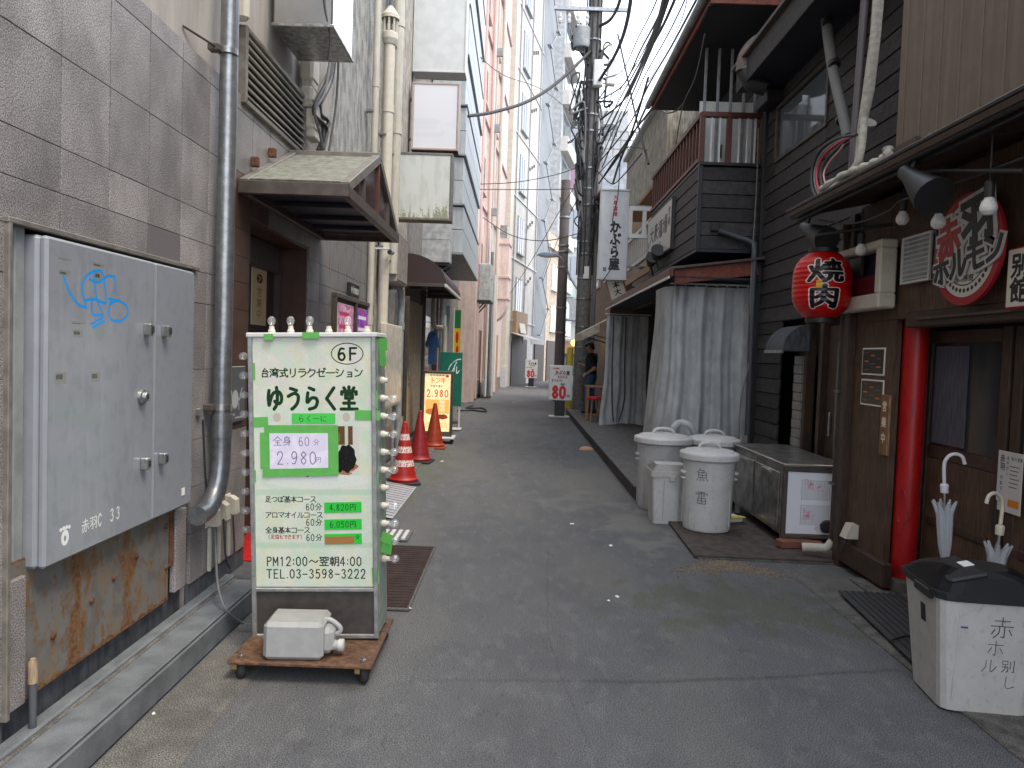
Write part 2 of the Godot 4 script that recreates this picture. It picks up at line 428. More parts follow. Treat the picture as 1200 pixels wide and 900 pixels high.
# one round-ended pen stroke on an image, in pixels
func pen(im: Image, pts: Array, w: float, c: Color) -> void:
	var W := im.get_width()
	var H := im.get_height()
	var r := w * 0.5
	for i in maxi(pts.size() - 1, 1):
		var a: Vector2 = pts[i]
		var b: Vector2 = pts[mini(i + 1, pts.size() - 1)]
		var d := b - a
		var l2 := maxf(d.length_squared(), 0.0001)
		for y in range(maxi(0, int(minf(a.y, b.y) - r - 1)), mini(H, int(maxf(a.y, b.y) + r + 2))):
			for x in range(maxi(0, int(minf(a.x, b.x) - r - 1)), mini(W, int(maxf(a.x, b.x) + r + 2))):
				var p := Vector2(x + 0.5, y + 0.5)
				var t := clampf((p - a).dot(d) / l2, 0.0, 1.0)
				var k := clampf(r - p.distance_to(a + d * t) + 0.5, 0.0, 1.0) * c.a
				if k > 0.0: im.set_pixel(x, y, im.get_pixel(x, y).lerp(Color(c.r, c.g, c.b), k))
# a line of writing: top left corner, letter height in pixels, pen width as a share of it
func write(im: Image, s: String, at: Vector2, size: float, c: Color, w := 0.1, step := 1.0, down := false, xs := 1.0) -> void:
	var p := at
	for ch in s:
		var k := 0.62 if is_narrow(ch) else 1.0
		if ch in ":.,": k = 0.34
		for st in strokes(ch):
			var q := []
			for v in st: q.append(p + Vector2(v.x * size * xs * (0.56 / 0.62 * k if k < 1.0 else 1.0), v.y * size))
			pen(im, q, size * w, c)
		p += Vector2(0, size * step) if down else Vector2(size * xs * k * step, 0)
# the same as raised solid letters facing +z, each stroke a little prouder than the one before
func letters(s: String, size: float, w: float, depth: float, step := 1.0, down := false) -> Mesh:
	var st := begin()
	var p := Vector2.ZERO
	var n := 0
	for ch in s:
		for sk in strokes(ch):
			for i in sk.size() - 1:
				var a: Vector2 = p + sk[i] * size
				var b: Vector2 = p + sk[i + 1] * size
				var d := (b - a).normalized()
				n += 1
				var z := depth + 0.00006 * (n % 40)
				add_box(st, Transform3D(Basis(Vector3(d.x, -d.y, 0), Vector3(d.y, d.x, 0), Vector3(0, 0, 1)), Vector3((a.x + b.x) / 2, -(a.y + b.y) / 2, z / 2)), Vector3((b - a).length() + size * w * 0.9, size * w, z))
		p += Vector2(0, size * step) if down else Vector2(size * step * (0.62 if is_narrow(ch) else 1.0), 0)
	return st.commit()
# pen strokes bent round an upright tub of radius r, facing the angle given
func letters_round(s: String, size: float, w: float, r0: float, grow: float, face: float, y_top: float) -> Mesh:
	var st := begin()
	var n := 0
	for i_ in s.length():
		for sk in strokes(s[i_]):
			for i in sk.size() - 1:
				var steps := maxi(1, int((sk[i + 1] - sk[i]).length() / 0.14))
				for j in steps:
					var a: Vector2 = sk[i].lerp(sk[i + 1], float(j) / steps) * size
					var b: Vector2 = sk[i].lerp(sk[i + 1], float(j + 1) / steps) * size
					n += 1
					var c := (a + b) / 2
					var y := y_top - c.y - i_ * size * 1.7
					var r := r0 + grow * y
					var ang := face - (c.x - size / 2) / r
					var out := Vector3(cos(ang), 0, sin(ang))
					var right := Vector3(sin(ang), 0, -cos(ang))
					var d := (b - a).normalized()
					var dx := right * d.x - Vector3.UP * d.y
					add_box(st, Transform3D(Basis(dx, out.cross(dx), out), out * (r + 0.0006 + 0.00002 * (n % 30)) + Vector3(0, y, 0)), Vector3((b - a).length() + size * w * 0.8, size * w, 0.0008))
	return st.commit()
func canvas(w: int, h: int, c: Color) -> Image:
	var im := Image.create(w, h, false, Image.FORMAT_RGB8)
	im.fill(c)
	return im
func block(im: Image, x, y, w, h, c: Color) -> void: im.fill_rect(Rect2i(int(x), int(y), int(w), int(h)), c)
func ellipse(im: Image, cx: float, cy: float, rx: float, ry: float, c: Color, wob := 0.0) -> void:
	for y in range(maxi(0, int(cy - ry * 1.4)), mini(im.get_height(), int(cy + ry * 1.4))):
		for x in range(maxi(0, int(cx - rx * 1.4)), mini(im.get_width(), int(cx + rx * 1.4))):
			var v := Vector2((x - cx) / rx, (y - cy) / ry)
			var a := v.angle()
			if v.length() < 1.0 + wob * (sin(a * 5.0) * 0.5 + sin(a * 9.0 + 1.0) * 0.5):
				im.set_pixel(x, y, im.get_pixel(x, y).lerp(c, c.a))
# dirt with a grain: specks and smears scattered by noise
func soil(im: Image, seed_: int, freq: float, c: Color, amount: float, cut := 0.55, stretch := 1.0) -> void:
	var n := FastNoiseLite.new()
	n.seed = seed_
	n.frequency = freq
	n.fractal_octaves = 4
	for y in im.get_height():
		for x in im.get_width():
			var v := n.get_noise_2d(x, y * stretch) * 0.5 + 0.5
			var k := clampf((v - cut) * 6.0, 0.0, 1.0) * amount
			if k > 0.0: im.set_pixel(x, y, im.get_pixel(x, y).lerp(c, k))

func _ready() -> void:
	rng.seed = 7
	var cam := Camera3D.new()
	cam.name = "camera"
	add_child(cam)
	cam.transform = Transform3D(view, EYE)
	cam.fov = rad_to_deg(2.0 * atan(450.0 / 866.0))
	cam.near = 0.05
	cam.far = 400.0
	cam.current = true
	var sm := ProceduralSkyMaterial.new()
	sm.sky_top_color = Color(0.9, 0.94, 1.0)
	sm.sky_horizon_color = Color(0.95, 0.965, 1.0)
	sm.sky_curve = 0.2
	sm.ground_bottom_color = Color(0.3, 0.3, 0.3)
	sm.ground_horizon_color = Color(0.6, 0.6, 0.6)
	sm.energy_multiplier = 1.0
	var sky := Sky.new()
	sky.sky_material = sm
	var env := Environment.new()
	env.background_mode = Environment.BG_SKY
	env.sky = sky
	env.background_energy_multiplier = 1.3
	env.tonemap_mode = Environment.TONE_MAPPER_LINEAR
	env.tonemap_exposure = 2.7
	env.sdfgi_enabled = true
	env.ssao_enabled = true
	env.ssil_enabled = true
	var we := WorldEnvironment.new()
	we.name = "world_environment"
	we.environment = env
	add_child(we)
	var sun := DirectionalLight3D.new()
	sun.name = "sun"
	sun.light_energy = 0.45
	sun.light_color = Color(1.0, 0.96, 0.9)
	sun.light_angular_distance = 25.0
	sun.shadow_enabled = true
	sun.rotation_degrees = Vector3(-62, 48, 0)
	add_child(sun)
	make_materials()
	build_ground()
	build_granite()
	build_left_shops()
	build_near_house()
	build_plank_house()
	build_balcony_house()
	build_far()
	build_street_things_left()
	build_street_things_right()
	build_person()
	build_wires()
	build_litter()

# ---------- ground
func road_uv(x: float, z: float) -> Vector2: return Vector2((x + 1.5) / 4.5, sqrt((2.0 - z) / 48.0))
func build_ground() -> void:
	var g := structure("ground", Vector3(0, -0.012, -60))
	var gm := PlaneMesh.new()
	gm.size = Vector2(240, 260)
	lpart(g, "earth", gm, mt(Color(0.17, 0.17, 0.17), 0.95, 0, "speck", 1.5, "blotch", 0.3))
	# road with its stains
	var W := 700
	var H := 2000
	var im := canvas(W, H, Color(0.8, 0.8, 0.81))
	soil(im, 31, 0.012, Color(0.72, 0.72, 0.74), 0.5, 0.5, 2.0)
	soil(im, 32, 0.05, Color(0.92, 0.92, 0.91), 0.5, 0.56, 1.2)
	soil(im, 33, 0.006, Color(0.88, 0.87, 0.84), 0.6, 0.52, 1.0)
	var px := func(x, z): return road_uv(x, z) * Vector2(W, H)
	# moss, sawdust and dried spill
	var n := FastNoiseLite.new()
	n.seed = 5
	n.frequency = 2.4
	n.fractal_octaves = 5
	for y in H:
		var z := 2.0 - pow((y + 0.5) / H, 2.0) * 48.0
		if z < -22.0 or z > -1.5: continue
		for x_ in W:
			var x := -1.5 + 4.5 * x_ / W
			var v := n.get_noise_2d(x, z)
			var k := 0.0
			var e := Vector2((x - 1.35) / 0.7, (z + 4.55) / 0.5).length()
			k = clampf((0.95 - e + v * 1.2) * 1.0, 0.0, 0.42)
			if k > 0.0: im.set_pixel(x_, y, im.get_pixel(x_, y).lerp(Color(0.66, 0.7, 0.5), k))
			e = Vector2((x - 1.15) / 0.45, (z + 6.5) / 0.9).length()
			k = clampf((0.85 - e + v * 1.3) * 1.4, 0.0, 0.7)
			if k > 0.0: im.set_pixel(x_, y, im.get_pixel(x_, y).lerp(Color(1.0, 0.98, 0.93), k))
			e = Vector2((x + 1.15) / 0.45, (z + 9.0) / 2.6).length()
			k = clampf((0.9 - e + v * 1.2) * 1.2, 0.0, 0.5)
			if k > 0.0: im.set_pixel(x_, y, im.get_pixel(x_, y).lerp(Color(0.74, 0.77, 0.62), k))
			e = Vector2((x - 0.75) / 0.5, (z + 7.6) / 0.7).length()
			k = clampf((0.8 - e + v * 1.4) * 1.2, 0.0, 0.45)
			if k > 0.0: im.set_pixel(x_, y, im.get_pixel(x_, y).lerp(Color(0.97, 0.96, 0.92), k))
	# joints between two layings of asphalt
	for ln in [[[0.35, -3.35], [1.0, -3.42], [1.95, -3.62]], [[0.28, -5.6], [0.22, -4.0], [0.3, -3.0], [0.42, -2.2], [0.5, -1.4]], [[0.3, -3.36], [0.05, -3.33], [-0.4, -3.3]]]:
		var q := []
		for p in ln: q.append(px.call(p[0], p[1]))
		q = smooth(q, 8)
		for i in q.size(): q[i] += Vector2(rng.randf_range(-1, 1), rng.randf_range(-0.7, 0.7))
		pen(im, q, 1.6, Color(0.5, 0.5, 0.5, 0.42 if ln[0][0] == 0.35 else 0.2))
	for k in 60:
		var p: Vector2 = px.call(rng.randf_range(-1.1, 1.9), -1.5 - 14.0 * pow(rng.randf(), 1.6))
		ellipse(im, p.x, p.y, rng.randf_range(1.5, 7), rng.randf_range(1, 4), Color(0.6, 0.6, 0.61, 0.35) if k % 3 else Color(0.95, 0.94, 0.93, 0.35), 0.3)
	for k in 500:
		var p: Vector2 = px.call(rng.randf_range(-1.4, 2.2), -1.5 - 18.0 * pow(rng.randf(), 1.4))
		ellipse(im, p.x, p.y, rng.randf_range(0.6, 1.3), rng.randf_range(0.5, 1.0), Color(1, 1, 1, 0.5) if k % 3 else Color(0.5, 0.5, 0.5, 0.6), 0.2)
	for k in 9000:
		var p: Vector2 = px.call(rng.randf_range(-1.45, 2.3), -1.2 - 16.0 * pow(rng.randf(), 1.5))
		var q := Vector2i(p)
		if q.x >= 0 and q.x < W and q.y < H: im.set_pixelv(q, im.get_pixelv(q).lerp(Color(1, 1, 0.98) if k % 5 < 2 else Color(0.42, 0.42, 0.43), rng.randf_range(0.15, 0.5)))
	pen(im, [px.call(0.83, -2.62), px.call(0.87, -2.55), px.call(0.93, -2.44)], 1.6, Color(1, 1, 1, 0.5))
	var road_mat := mt(Color(0.29, 0.291, 0.298), 0.92, 0, "gravel", 1.1, "", 1.0, 0.3)
	road_mat.detail_enabled = true
	road_mat.detail_albedo = ImageTexture.create_from_image(im)
	road_mat.detail_blend_mode = BaseMaterial3D.BLEND_MODE_MUL
	road_mat.detail_uv_layer = BaseMaterial3D.DETAIL_UV_2
	var st := begin()
	var N := 48
	for i in N:
		var z0 := 2.0 - pow(float(i) / N, 2.0) * 48.0
		var z1 := 2.0 - pow(float(i + 1) / N, 2.0) * 48.0
		for v in [[-1.5, z0], [3.0, z1], [3.0, z0], [-1.5, z0], [-1.5, z1], [3.0, z1]]:
			st.set_normal(Vector3.UP)
			st.set_uv2(road_uv(v[0], v[1]))
			st.add_vertex(Vector3(v[0], 0, v[1]))
	var road := part(self, "road", st.commit(), road_mat)
	road.set_meta("kind", "structure")
	# strip of concrete gutter covers beside the grey kerb
	var gut := structure("gutter_pavement", Vector3(-1.3, 0, 0))
	var z := 0.4
	var k := 0
	while z > -4.3:
		var l := 0.86 if k != 3 else 0.74
		part(gut, "slab", box(0.29, 0.05, l - 0.008, 0.006), m.concrete, Vector3(-1.29, -0.018 + 0.002 * (k % 2), z - l / 2))
		z -= l
		k += 1
	var kb := structure("kerb", Vector3(-1.54, 0, 0))
	part(kb, "kerb_body", box(0.15, 0.13, 8.15, 0.012), m.kerb, Vector3(-1.515, 0.065, -0.13))
	part(kb, "kerb_top", box(0.144, 0.012, 8.15, 0.004), m.kerb, Vector3(-1.515, 0.1365, -0.13))
	part(kb, "upper_ledge", box(0.06, 0.16, 8.2, 0.008), m.kerb, Vector3(-1.625, 0.085, -0.13))
	part(kb, "sealant_bead", box(0.02, 0.012, 8.15, 0.005), m.concrete_dark, Vector3(-1.592, 0.144, -0.13))
	# doorstep apron of the granite building and shop fronts beyond it
	var ap := structure("shop_pavement", Vector3(-1.45, 0, -12))
	for i in 12:
		part(ap, "slab", box(0.44, 0.03, 0.99, 0.006), m.concrete, Vector3(-1.42 - 0.02 * (i % 2), 0.0, -8.6 - i))
	# wooden platform in front of the curtained bar
	var pl := structure("platform_pavement", Vector3(1.9, 0, -13.7))
	part(pl, "platform_body", box(1.9, 0.13, 12.1, 0.01), mt(Color(0.035, 0.036, 0.042), 0.7, 0, "blotch", 0.8), Vector3(2.23, 0.065, -13.75))
	for i in 20:
		part(pl, "deck_board", box(1.92, 0.024, 0.6, 0.004), m.deck if m.has("deck") else deck_mat(), Vector3(2.225, 0.143, -8.0 - i * 0.605))
	# concrete strip along the brown house, with a long cover plate
	var sp := structure("threshold_pavement", Vector3(2.3, 0, -4))
	for i in 7:
		part(sp, "slab", box(0.36, 0.04, 0.78, 0.008), m.concrete_dark if i % 3 else m.concrete, Vector3(2.17, -0.006 + 0.003 * (i % 2), 0.0 - i * 0.79))
	for i in 5:
		part(sp, "sill_slab", box(0.5, 0.06, 1.08, 0.01), m.concrete_dark, Vector3(2.6, 0.0, -0.2 - i * 1.09))
func deck_mat() -> StandardMaterial3D:
	m.deck = mt(Color(0.17, 0.165, 0.16), 0.6, 0, "wood", Vector3(0.5, 4, 4), "blotch2", 0.7)
	return m.deck

# ---------- granite building: tiled wall, cabinet niche, door, stucco above
func cut(rects: Array, hole: Array) -> Array:
	var out := []
	for r in rects:            # [z_near, z_far, y0, y1], z falling
		if r[1] >= hole[0] or r[0] <= hole[1] or r[3] <= hole[2] or r[2] >= hole[3]:
			out.append(r)
			continue
		if r[0] > hole[0]: out.append([r[0], hole[0], r[2], r[3]])
		if r[1] < hole[1]: out.append([hole[1], r[1], r[2], r[3]])
		var za := minf(r[0], hole[0])
		var zb := maxf(r[1], hole[1])
		if r[3] > hole[3]: out.append([za, zb, hole[3], r[3]])
		if r[2] < hole[2]: out.append([za, zb, r[2], hole[2]])
	return out.filter(func(r): return r[0] - r[1] > 0.03 and r[3] - r[2] > 0.03)
func build_granite() -> void:
	var b := thing("granite_building", "building clad in pinkish grey granite tiles with stucco above", "building", Vector3(-3.2, 0, -3))
	var niche := [-2.36, -3.72, 0.0, 1.86]
	var door := [-4.48, -5.72, 0.0, 2.26]
	# core walls round the niche and the doorway
	for r in cut(cut([[5.0, -8.3, 0.0, 2.93]], niche), door):
		part(b, "wall", box(0.5, r[3] - r[2], r[0] - r[1]), m.grout, Vector3(XL - 0.022 - 0.25, (r[2] + r[3]) / 2, (r[0] + r[1]) / 2))
	part(b, "inner_wall", box(1.5, 3.0, 13.3), m.plaster, Vector3(XL - 0.522 - 0.75, 1.5, -1.65))
	part(b, "stucco_wall", box(2.0, 9.0, 11.4), m.stucco, Vector3(XL - 0.045 - 1.0, 7.43, -0.7))
	part(b, "weathered_wall", box(2.0, 9.0, 1.9), m.weathered, Vector3(XL - 0.06 - 1.0, 7.434, -7.35))
	# base band and tiles
	var ys := [0.26, 0.52, 0.76, 1.0, 1.36, 1.7, 1.86, 2.01, 2.17, 2.49, 2.84, 2.93]
	for r in cut(cut([[5.0, -8.3, 0.0, 0.26]], niche), door):
		part(b, "base_band", box(0.02, 0.26, r[0] - r[1]), m.band, Vector3(XL - 0.018, 0.13, (r[0] + r[1]) / 2))
	for j in ys.size() - 1:
		var k := 0
		while k < 24:
			var zn := -1.39 - 0.31 * k
			var w := 1
			if j == 6 and k in [4]: w = 2
			if j < 3 and k % 2 == 0: w = 2
			var zf := maxf(zn - 0.31 * w, -8.3)
			for r in cut(cut([[zn, zf, ys[j], ys[j + 1]]], niche), door):
				var mat = m.granite[rng.randi() % 4] if zn > -5.8 else m.granite_grey
				if zn < -4.05 and zn > -4.6 and j < 9: mat = m.granite_brown
				if j == 6 and k == 6: mat = m.granite_dark
				part(b, "tile", box(0.02, snappedf(r[3] - r[2] - 0.003, 0.001), snappedf(r[0] - r[1] - 0.007, 0.001), 0.001), mat, Vector3(XL - 0.01 + rng.randf_range(-0.0008, 0.0008), (r[2] + r[3]) / 2, (r[0] + r[1]) / 2))
			k += w
	# niche: plastered back and sides, rusty sheet below the cabinet
	part(b, "niche_back", box(0.02, 1.86, 1.36), m.plaster, Vector3(XL - 0.24, 0.93, -3.04))
	part(b, "niche_side", box(0.2, 1.86, 0.02), m.plaster, Vector3(XL - 0.125, 0.93, -2.352))
	part(b, "niche_side", box(0.2, 1.86, 0.02), m.plaster, Vector3(XL - 0.125, 0.93, -3.728))
	part(b, "niche_frame", box(0.03, 0.02, 1.4, 0.003), m.bronze_light, Vector3(XL + 0.003, 1.868, -3.04))
	part(b, "niche_frame", box(0.03, 1.62, 0.018, 0.003), m.bronze_light, Vector3(XL + 0.003, 1.05, -2.352))
	part(b, "niche_infill", box(0.05, 1.3, 0.07, 0.004), mt(Color(0.2, 0.175, 0.16), 0.85, 0, "blotch", 1.2, "streak", Vector3(2, 0.3, 2)), Vector3(XL - 0.08, 1.2, -2.4))
	part(b, "infill_block", box(0.055, 0.44, 0.09, 0.004), m.granite[1], Vector3(XL - 0.02, 0.475, -2.408))
	part(b, "dark_base", box(0.03, 0.3, 1.34), m.band, Vector3(XL - 0.06, 0.15, -3.04))
	var im := canvas(512, 256, Color(0.42, 0.41, 0.4))
	soil(im, 3, 0.012, Color(0.36, 0.35, 0.34), 0.7, 0.5)
	soil(im, 4, 0.02, Color(0.46, 0.38, 0.28), 0.6, 0.55, 0.3)
	var nz := FastNoiseLite.new()
	nz.seed = 12
	nz.frequency = 0.03
	nz.fractal_octaves = 5
	for y in 256:
		for x in 512:
			var v := nz.get_noise_2d(x, y * 0.35)
			var v2 := nz.get_noise_2d(x * 2.2 + 400, y * 2.2)
			var k := 0.0
			for c in [[175, 55], [345, 38]]:
				k = maxf(k, 1.0 - absf(x - c[0]) / c[1])
			k = clampf((k * 0.9 + v * 1.1 + v2 * 0.7 - 0.18) * 1.6, 0.0, 0.9)
			if y > 246 - v * 12.0: k = 0.9
			if x < 6 + v * 8.0 and y > 120: k = 0.8
			if k > 0.0: im.set_pixel(x, y, im.get_pixel(x, y).lerp(Color(0.44, 0.31, 0.17) if v2 > -0.1 else Color(0.36, 0.2, 0.11), k))
	var sheet_ := part(b, "rusty_sheet", box(0.02, 0.5, 1.13, 0.003), m.rust, Vector3(XL - 0.02, 0.5, -2.945))
	part(sheet_, "sheet_face", sheet(1.12, 0.49), printed(im, 0.75), Vector3(XL - 0.0085, 0.5, -2.945), face_x(1))
	for q in [[-2.62, 0.42], [-2.86, 0.47], [-3.02, 0.51], [-3.2, 0.55], [-2.42, 0.33], [-2.42, 0.56], [-3.48, 0.42], [-3.48, 0.62]]:
		part(sheet_, "bolt", lathe([[0.0, 0.012], [0.008, 0.011], [0.013, 0.004], [0.014, 0.0]], 10), m.rust, Vector3(XL - 0.009, q[1], q[0]), Basis(Vector3.BACK, -PI / 2))
	part(b, "rust_strip", box(0.02, 0.42, 0.03, 0.004), m.rust, Vector3(XL - 0.012, 0.62, -3.535))
	part(b, "lower_panel", box(0.03, 0.4, 0.12, 0.004), m.granite[0], Vector3(XL - 0.015, 0.47, -3.62))
	# wall louvre
	var lv := part(b, "louver", box(0.02, 0.42, 1.12), m.navy, Vector3(XL - 0.03, 3.1, -4.9))
	for s in [[0.05, 0.03, 1.2, 3.31, -4.9], [0.05, 0.03, 1.2, 2.9, -4.9], [0.05, 0.44, 0.035, 3.105, -4.31], [0.05, 0.44, 0.035, 3.105, -5.48]]:
		part(lv, "louver_frame", box(s[0], s[1], s[2], 0.004), m.bronze_light, Vector3(XL + 0.0, s[3], s[4]))
	for i in 8:
		part(lv, "slat", box(0.05, 0.008, 1.13, 0.002), mt(Color(0.45, 0.42, 0.38), 0.6) if i == 0 else lv.get_node("slat").material_override, Vector3(XL - 0.002, 2.95 + i * 0.047, -4.9), Basis(Vector3.BACK, -0.5))
	part(b, "hood_cap", box(0.1, 0.16, 0.06, 0.02), m.ivory, Vector3(XL + 0.005, 3.4, -4.24))
	# doorway: brown reveal, dark door set back
	for s in [[-4.49, 0.02], [-5.71, 0.02]]:
		part(b, "reveal", box(0.28, 2.26, s[1]), m.granite_brown, Vector3(XL - 0.152, 1.13, s[0]))
	part(b, "reveal_top", box(0.28, 0.02, 1.2), m.granite_brown, Vector3(XL - 0.152, 2.252, -5.1))
	part(b, "threshold", box(0.5, 0.14, 1.2, 0.01), m.granite_brown, Vector3(XL - 0.05, 0.07, -5.1))
	var dr := part(b, "door", box(0.05, 2.06, 1.16, 0.006), m.dark_wood, Vector3(XL - 0.26, 1.18, -5.1))
	part(dr, "door_frame", box(0.07, 2.06, 0.06, 0.006), m.bronze, Vector3(XL - 0.23, 1.18, -4.54))
	part(dr, "door_frame", box(0.07, 2.06, 0.06, 0.006), m.bronze, Vector3(XL - 0.23, 1.18, -5.66))
	part(dr, "transom", box(0.07, 0.2, 1.06, 0.006), m.bronze, Vector3(XL - 0.228, 2.14, -5.1))
	part(dr, "handle", box(0.03, 0.4, 0.025, 0.006), m.steel, Vector3(XL - 0.2, 1.1, -4.68))
	var pim := canvas(96, 200, Color(0.78, 0.7, 0.55))
	ellipse(pim, 48, 34, 20, 17, Color(0.35, 0.14, 0.08))
	pen(pim, [Vector2(40, 26), Vector2(56, 30), Vector2(44, 44)], 4, Color(0.85, 0.7, 0.5))
	write(pim, "営業中", Vector2(30, 64), 36, Color(0.6, 0.45, 0.25), 0.09, 1.1, true)
	var po := thing("door_poster", "cream paper poster with a brown round emblem on the dark door", "poster", Vector3(XL - 0.23, 1.7, -5.25))
	part(po, "paper_sheet", box(0.004, 0.4, 0.3), m.paper, Vector3(XL - 0.231, 1.84, -5.3))
	part(po, "print", sheet(0.295, 0.395), printed(pim, 0.7), Vector3(XL - 0.228, 1.84, -5.3), face_x(1))
	build_cabinet()
	build_granite_fittings()

func build_cabinet() -> void:
	var x0 := XL - 0.21
	var xf := -1.585
	var z0 := on_x(55, 300, xf).z
	var z1 := on_x(227, 420, xf).z
	var y0 := on_x(49, 670, xf).y
	var y1 := on_x(60, 276, xf).y
	var zc := (z0 + z1) / 2
	var c := thing("electrical_cabinet", "pale grey steel cabinet with blue graffiti mounted in the wall niche", "cabinet", Vector3(xf - 0.1, y0, zc))
	var paint := mt(Color(0.25, 0.264, 0.288), 0.2, 0, "soft", 1.1)
	part(c, "body", box(xf - x0 - 0.03, y1 - y0, z0 - z1, 0.012), paint, Vector3((xf + x0) / 2 - 0.015, (y0 + y1) / 2, zc))
	part(c, "back_frame", box(0.03, y1 - y0 + 0.05, 0.05, 0.004), m.grey_metal, Vector3(XL - 0.03, (y0 + y1) / 2, z0 + 0.03))
	# the two doors meet where the photograph shows the gap
	var zs := on_x(181, 420, xf).z
	var base := Color(0.53, 0.545, 0.57)
	var im := canvas(640, 960, base)
	soil(im, 21, 0.01, Color(0.49, 0.505, 0.53), 0.6, 0.52)
	soil(im, 22, 0.02, Color(0.57, 0.58, 0.595), 0.5, 0.56, 0.15)
	var L := z0 - zs
	var hh := y1 - y0
	var at := func(u, v):
		var p := on_x(u, v, xf)
		return Vector2((z0 - p.z) / L * 640.0, (y1 - p.y) / hh * 960.0)
	for s in [[66, 296, 82, 301], [67, 312, 80, 320], [108, 303, 122, 310], [110, 315, 119, 326], [84, 384, 96, 393], [62, 436, 76, 448], [106, 436, 117, 446], [82, 374, 99, 377]]:
		var a: Vector2 = at.call(s[0], s[1])
		var b2: Vector2 = at.call(s[2], s[3])
		block(im, a.x, minf(a.y, b2.y), b2.x - a.x, absf(b2.y - a.y) + 4, Color(0.5, 0.5, 0.48))
		block(im, a.x + 4, minf(a.y, b2.y) + 6, (b2.x - a.x) * 0.6, absf(b2.y - a.y) * 0.5, Color(0.27, 0.27, 0.26))
	soil(im, 23, 0.15, base, 0.8, 0.58)
	var blue := Color(0.1, 0.55, 0.86, 0.9)
	for s in [[[72, 320], [80, 340], [90, 354], [99, 358]], [[100, 358], [95, 338], [97, 325], [106, 316], [117, 314], [121, 322], [114, 328], [104, 324]], [[109, 318], [112, 345], [118, 362]], [[97, 350], [110, 348], [124, 352], [122, 324], [134, 322], [135, 340]], [[106, 346], [108, 366], [120, 366]], [[128, 355], [138, 350], [148, 356], [150, 366], [142, 374], [131, 373], [127, 364], [130, 350], [128, 348], [139, 350]], [[106, 378], [120, 370]], [[108, 382], [122, 374]]]:
		var q := []
		for p in s: q.append(at.call(p[0], p[1]))
		pen(im, smooth(q, 6), 9.0, blue)
	var wp: Vector2 = at.call(94, 615)
	var white := Color(0.88, 0.89, 0.88)
	write(im, "赤羽", wp + Vector2(0, -6), 46, white, 0.08, 1.0)
	write(im, "C 33", wp + Vector2(94, -6), 46, white, 0.1, 1.35)
	var ep: Vector2 = at.call(74, 634)
	ellipse(im, ep.x, ep.y, 20, 24, white)
	ellipse(im, ep.x, ep.y + 2, 6, 9, base)
	pen(im, [ep + Vector2(0, -10), ep + Vector2(0, -30)], 6, white)
	for dx in [-22.0, -8.0, 8.0, 22.0]: ellipse(im, ep.x + dx, ep.y - 32 + absf(dx) * 0.15, 7, 6, white)
	var dl := part(c, "door", box(0.03, hh - 0.004, L - 0.003, 0.01), paint, Vector3(xf - 0.015, (y0 + y1) / 2, (z0 + zs) / 2))
	part(dl, "painted_face", sheet(L - 0.024, hh - 0.024), printed(im, 0.18), Vector3(xf + 0.001, (y0 + y1) / 2, (z0 + zs) / 2), face_x(1))
	var im2 := canvas(320, 960, base)
	soil(im2, 24, 0.012, Color(0.5, 0.52, 0.555), 0.6, 0.52)
	soil(im2, 26, 0.03, Color(0.55, 0.55, 0.55), 0.5, 0.62, 0.2)
	var d2 := part(c, "door", box(0.03, hh - 0.004, zs - z1 - 0.003, 0.01), paint, Vector3(xf - 0.015, (y0 + y1) / 2, (z1 + zs) / 2))
	part(d2, "painted_face", sheet(zs - z1 - 0.024, hh - 0.024), printed(im2, 0.18), Vector3(xf + 0.001, (y0 + y1) / 2, (z1 + zs) / 2), face_x(1))
	for q in [[170, 386, dl], [191, 388, d2], [166, 543, dl], [187, 537, d2]]:
		var p := on_x(q[0], q[1], xf)
		var h := part(q[2], "handle", box(0.03, 0.05, 0.032, 0.004), m.steel, p + Vector3(0.016, 0, 0))
		part(h, "keyhole_cover", box(0.006, 0.03, 0.012, 0.002), m.black, p + Vector3(0.034, 0, -0.004))
	var lk := part(dl, "lock", lathe([[0.0, 0.03], [0.017, 0.03], [0.02, 0.026], [0.022, 0.016], [0.03, 0.014], [0.032, 0.0]], 18), m.steel, on_x(165, 465, xf), Basis(Vector3.BACK, -PI / 2))
	part(lk, "lock_core", box(0.004, 0.016, 0.006), m.black, on_x(165, 465, xf) + Vector3(0.031, 0, 0))
	part(d2, "sticker", box(0.002, 0.035, 0.03), m.paper, on_x(214, 576, xf) + Vector3(0.003, 0, 0))

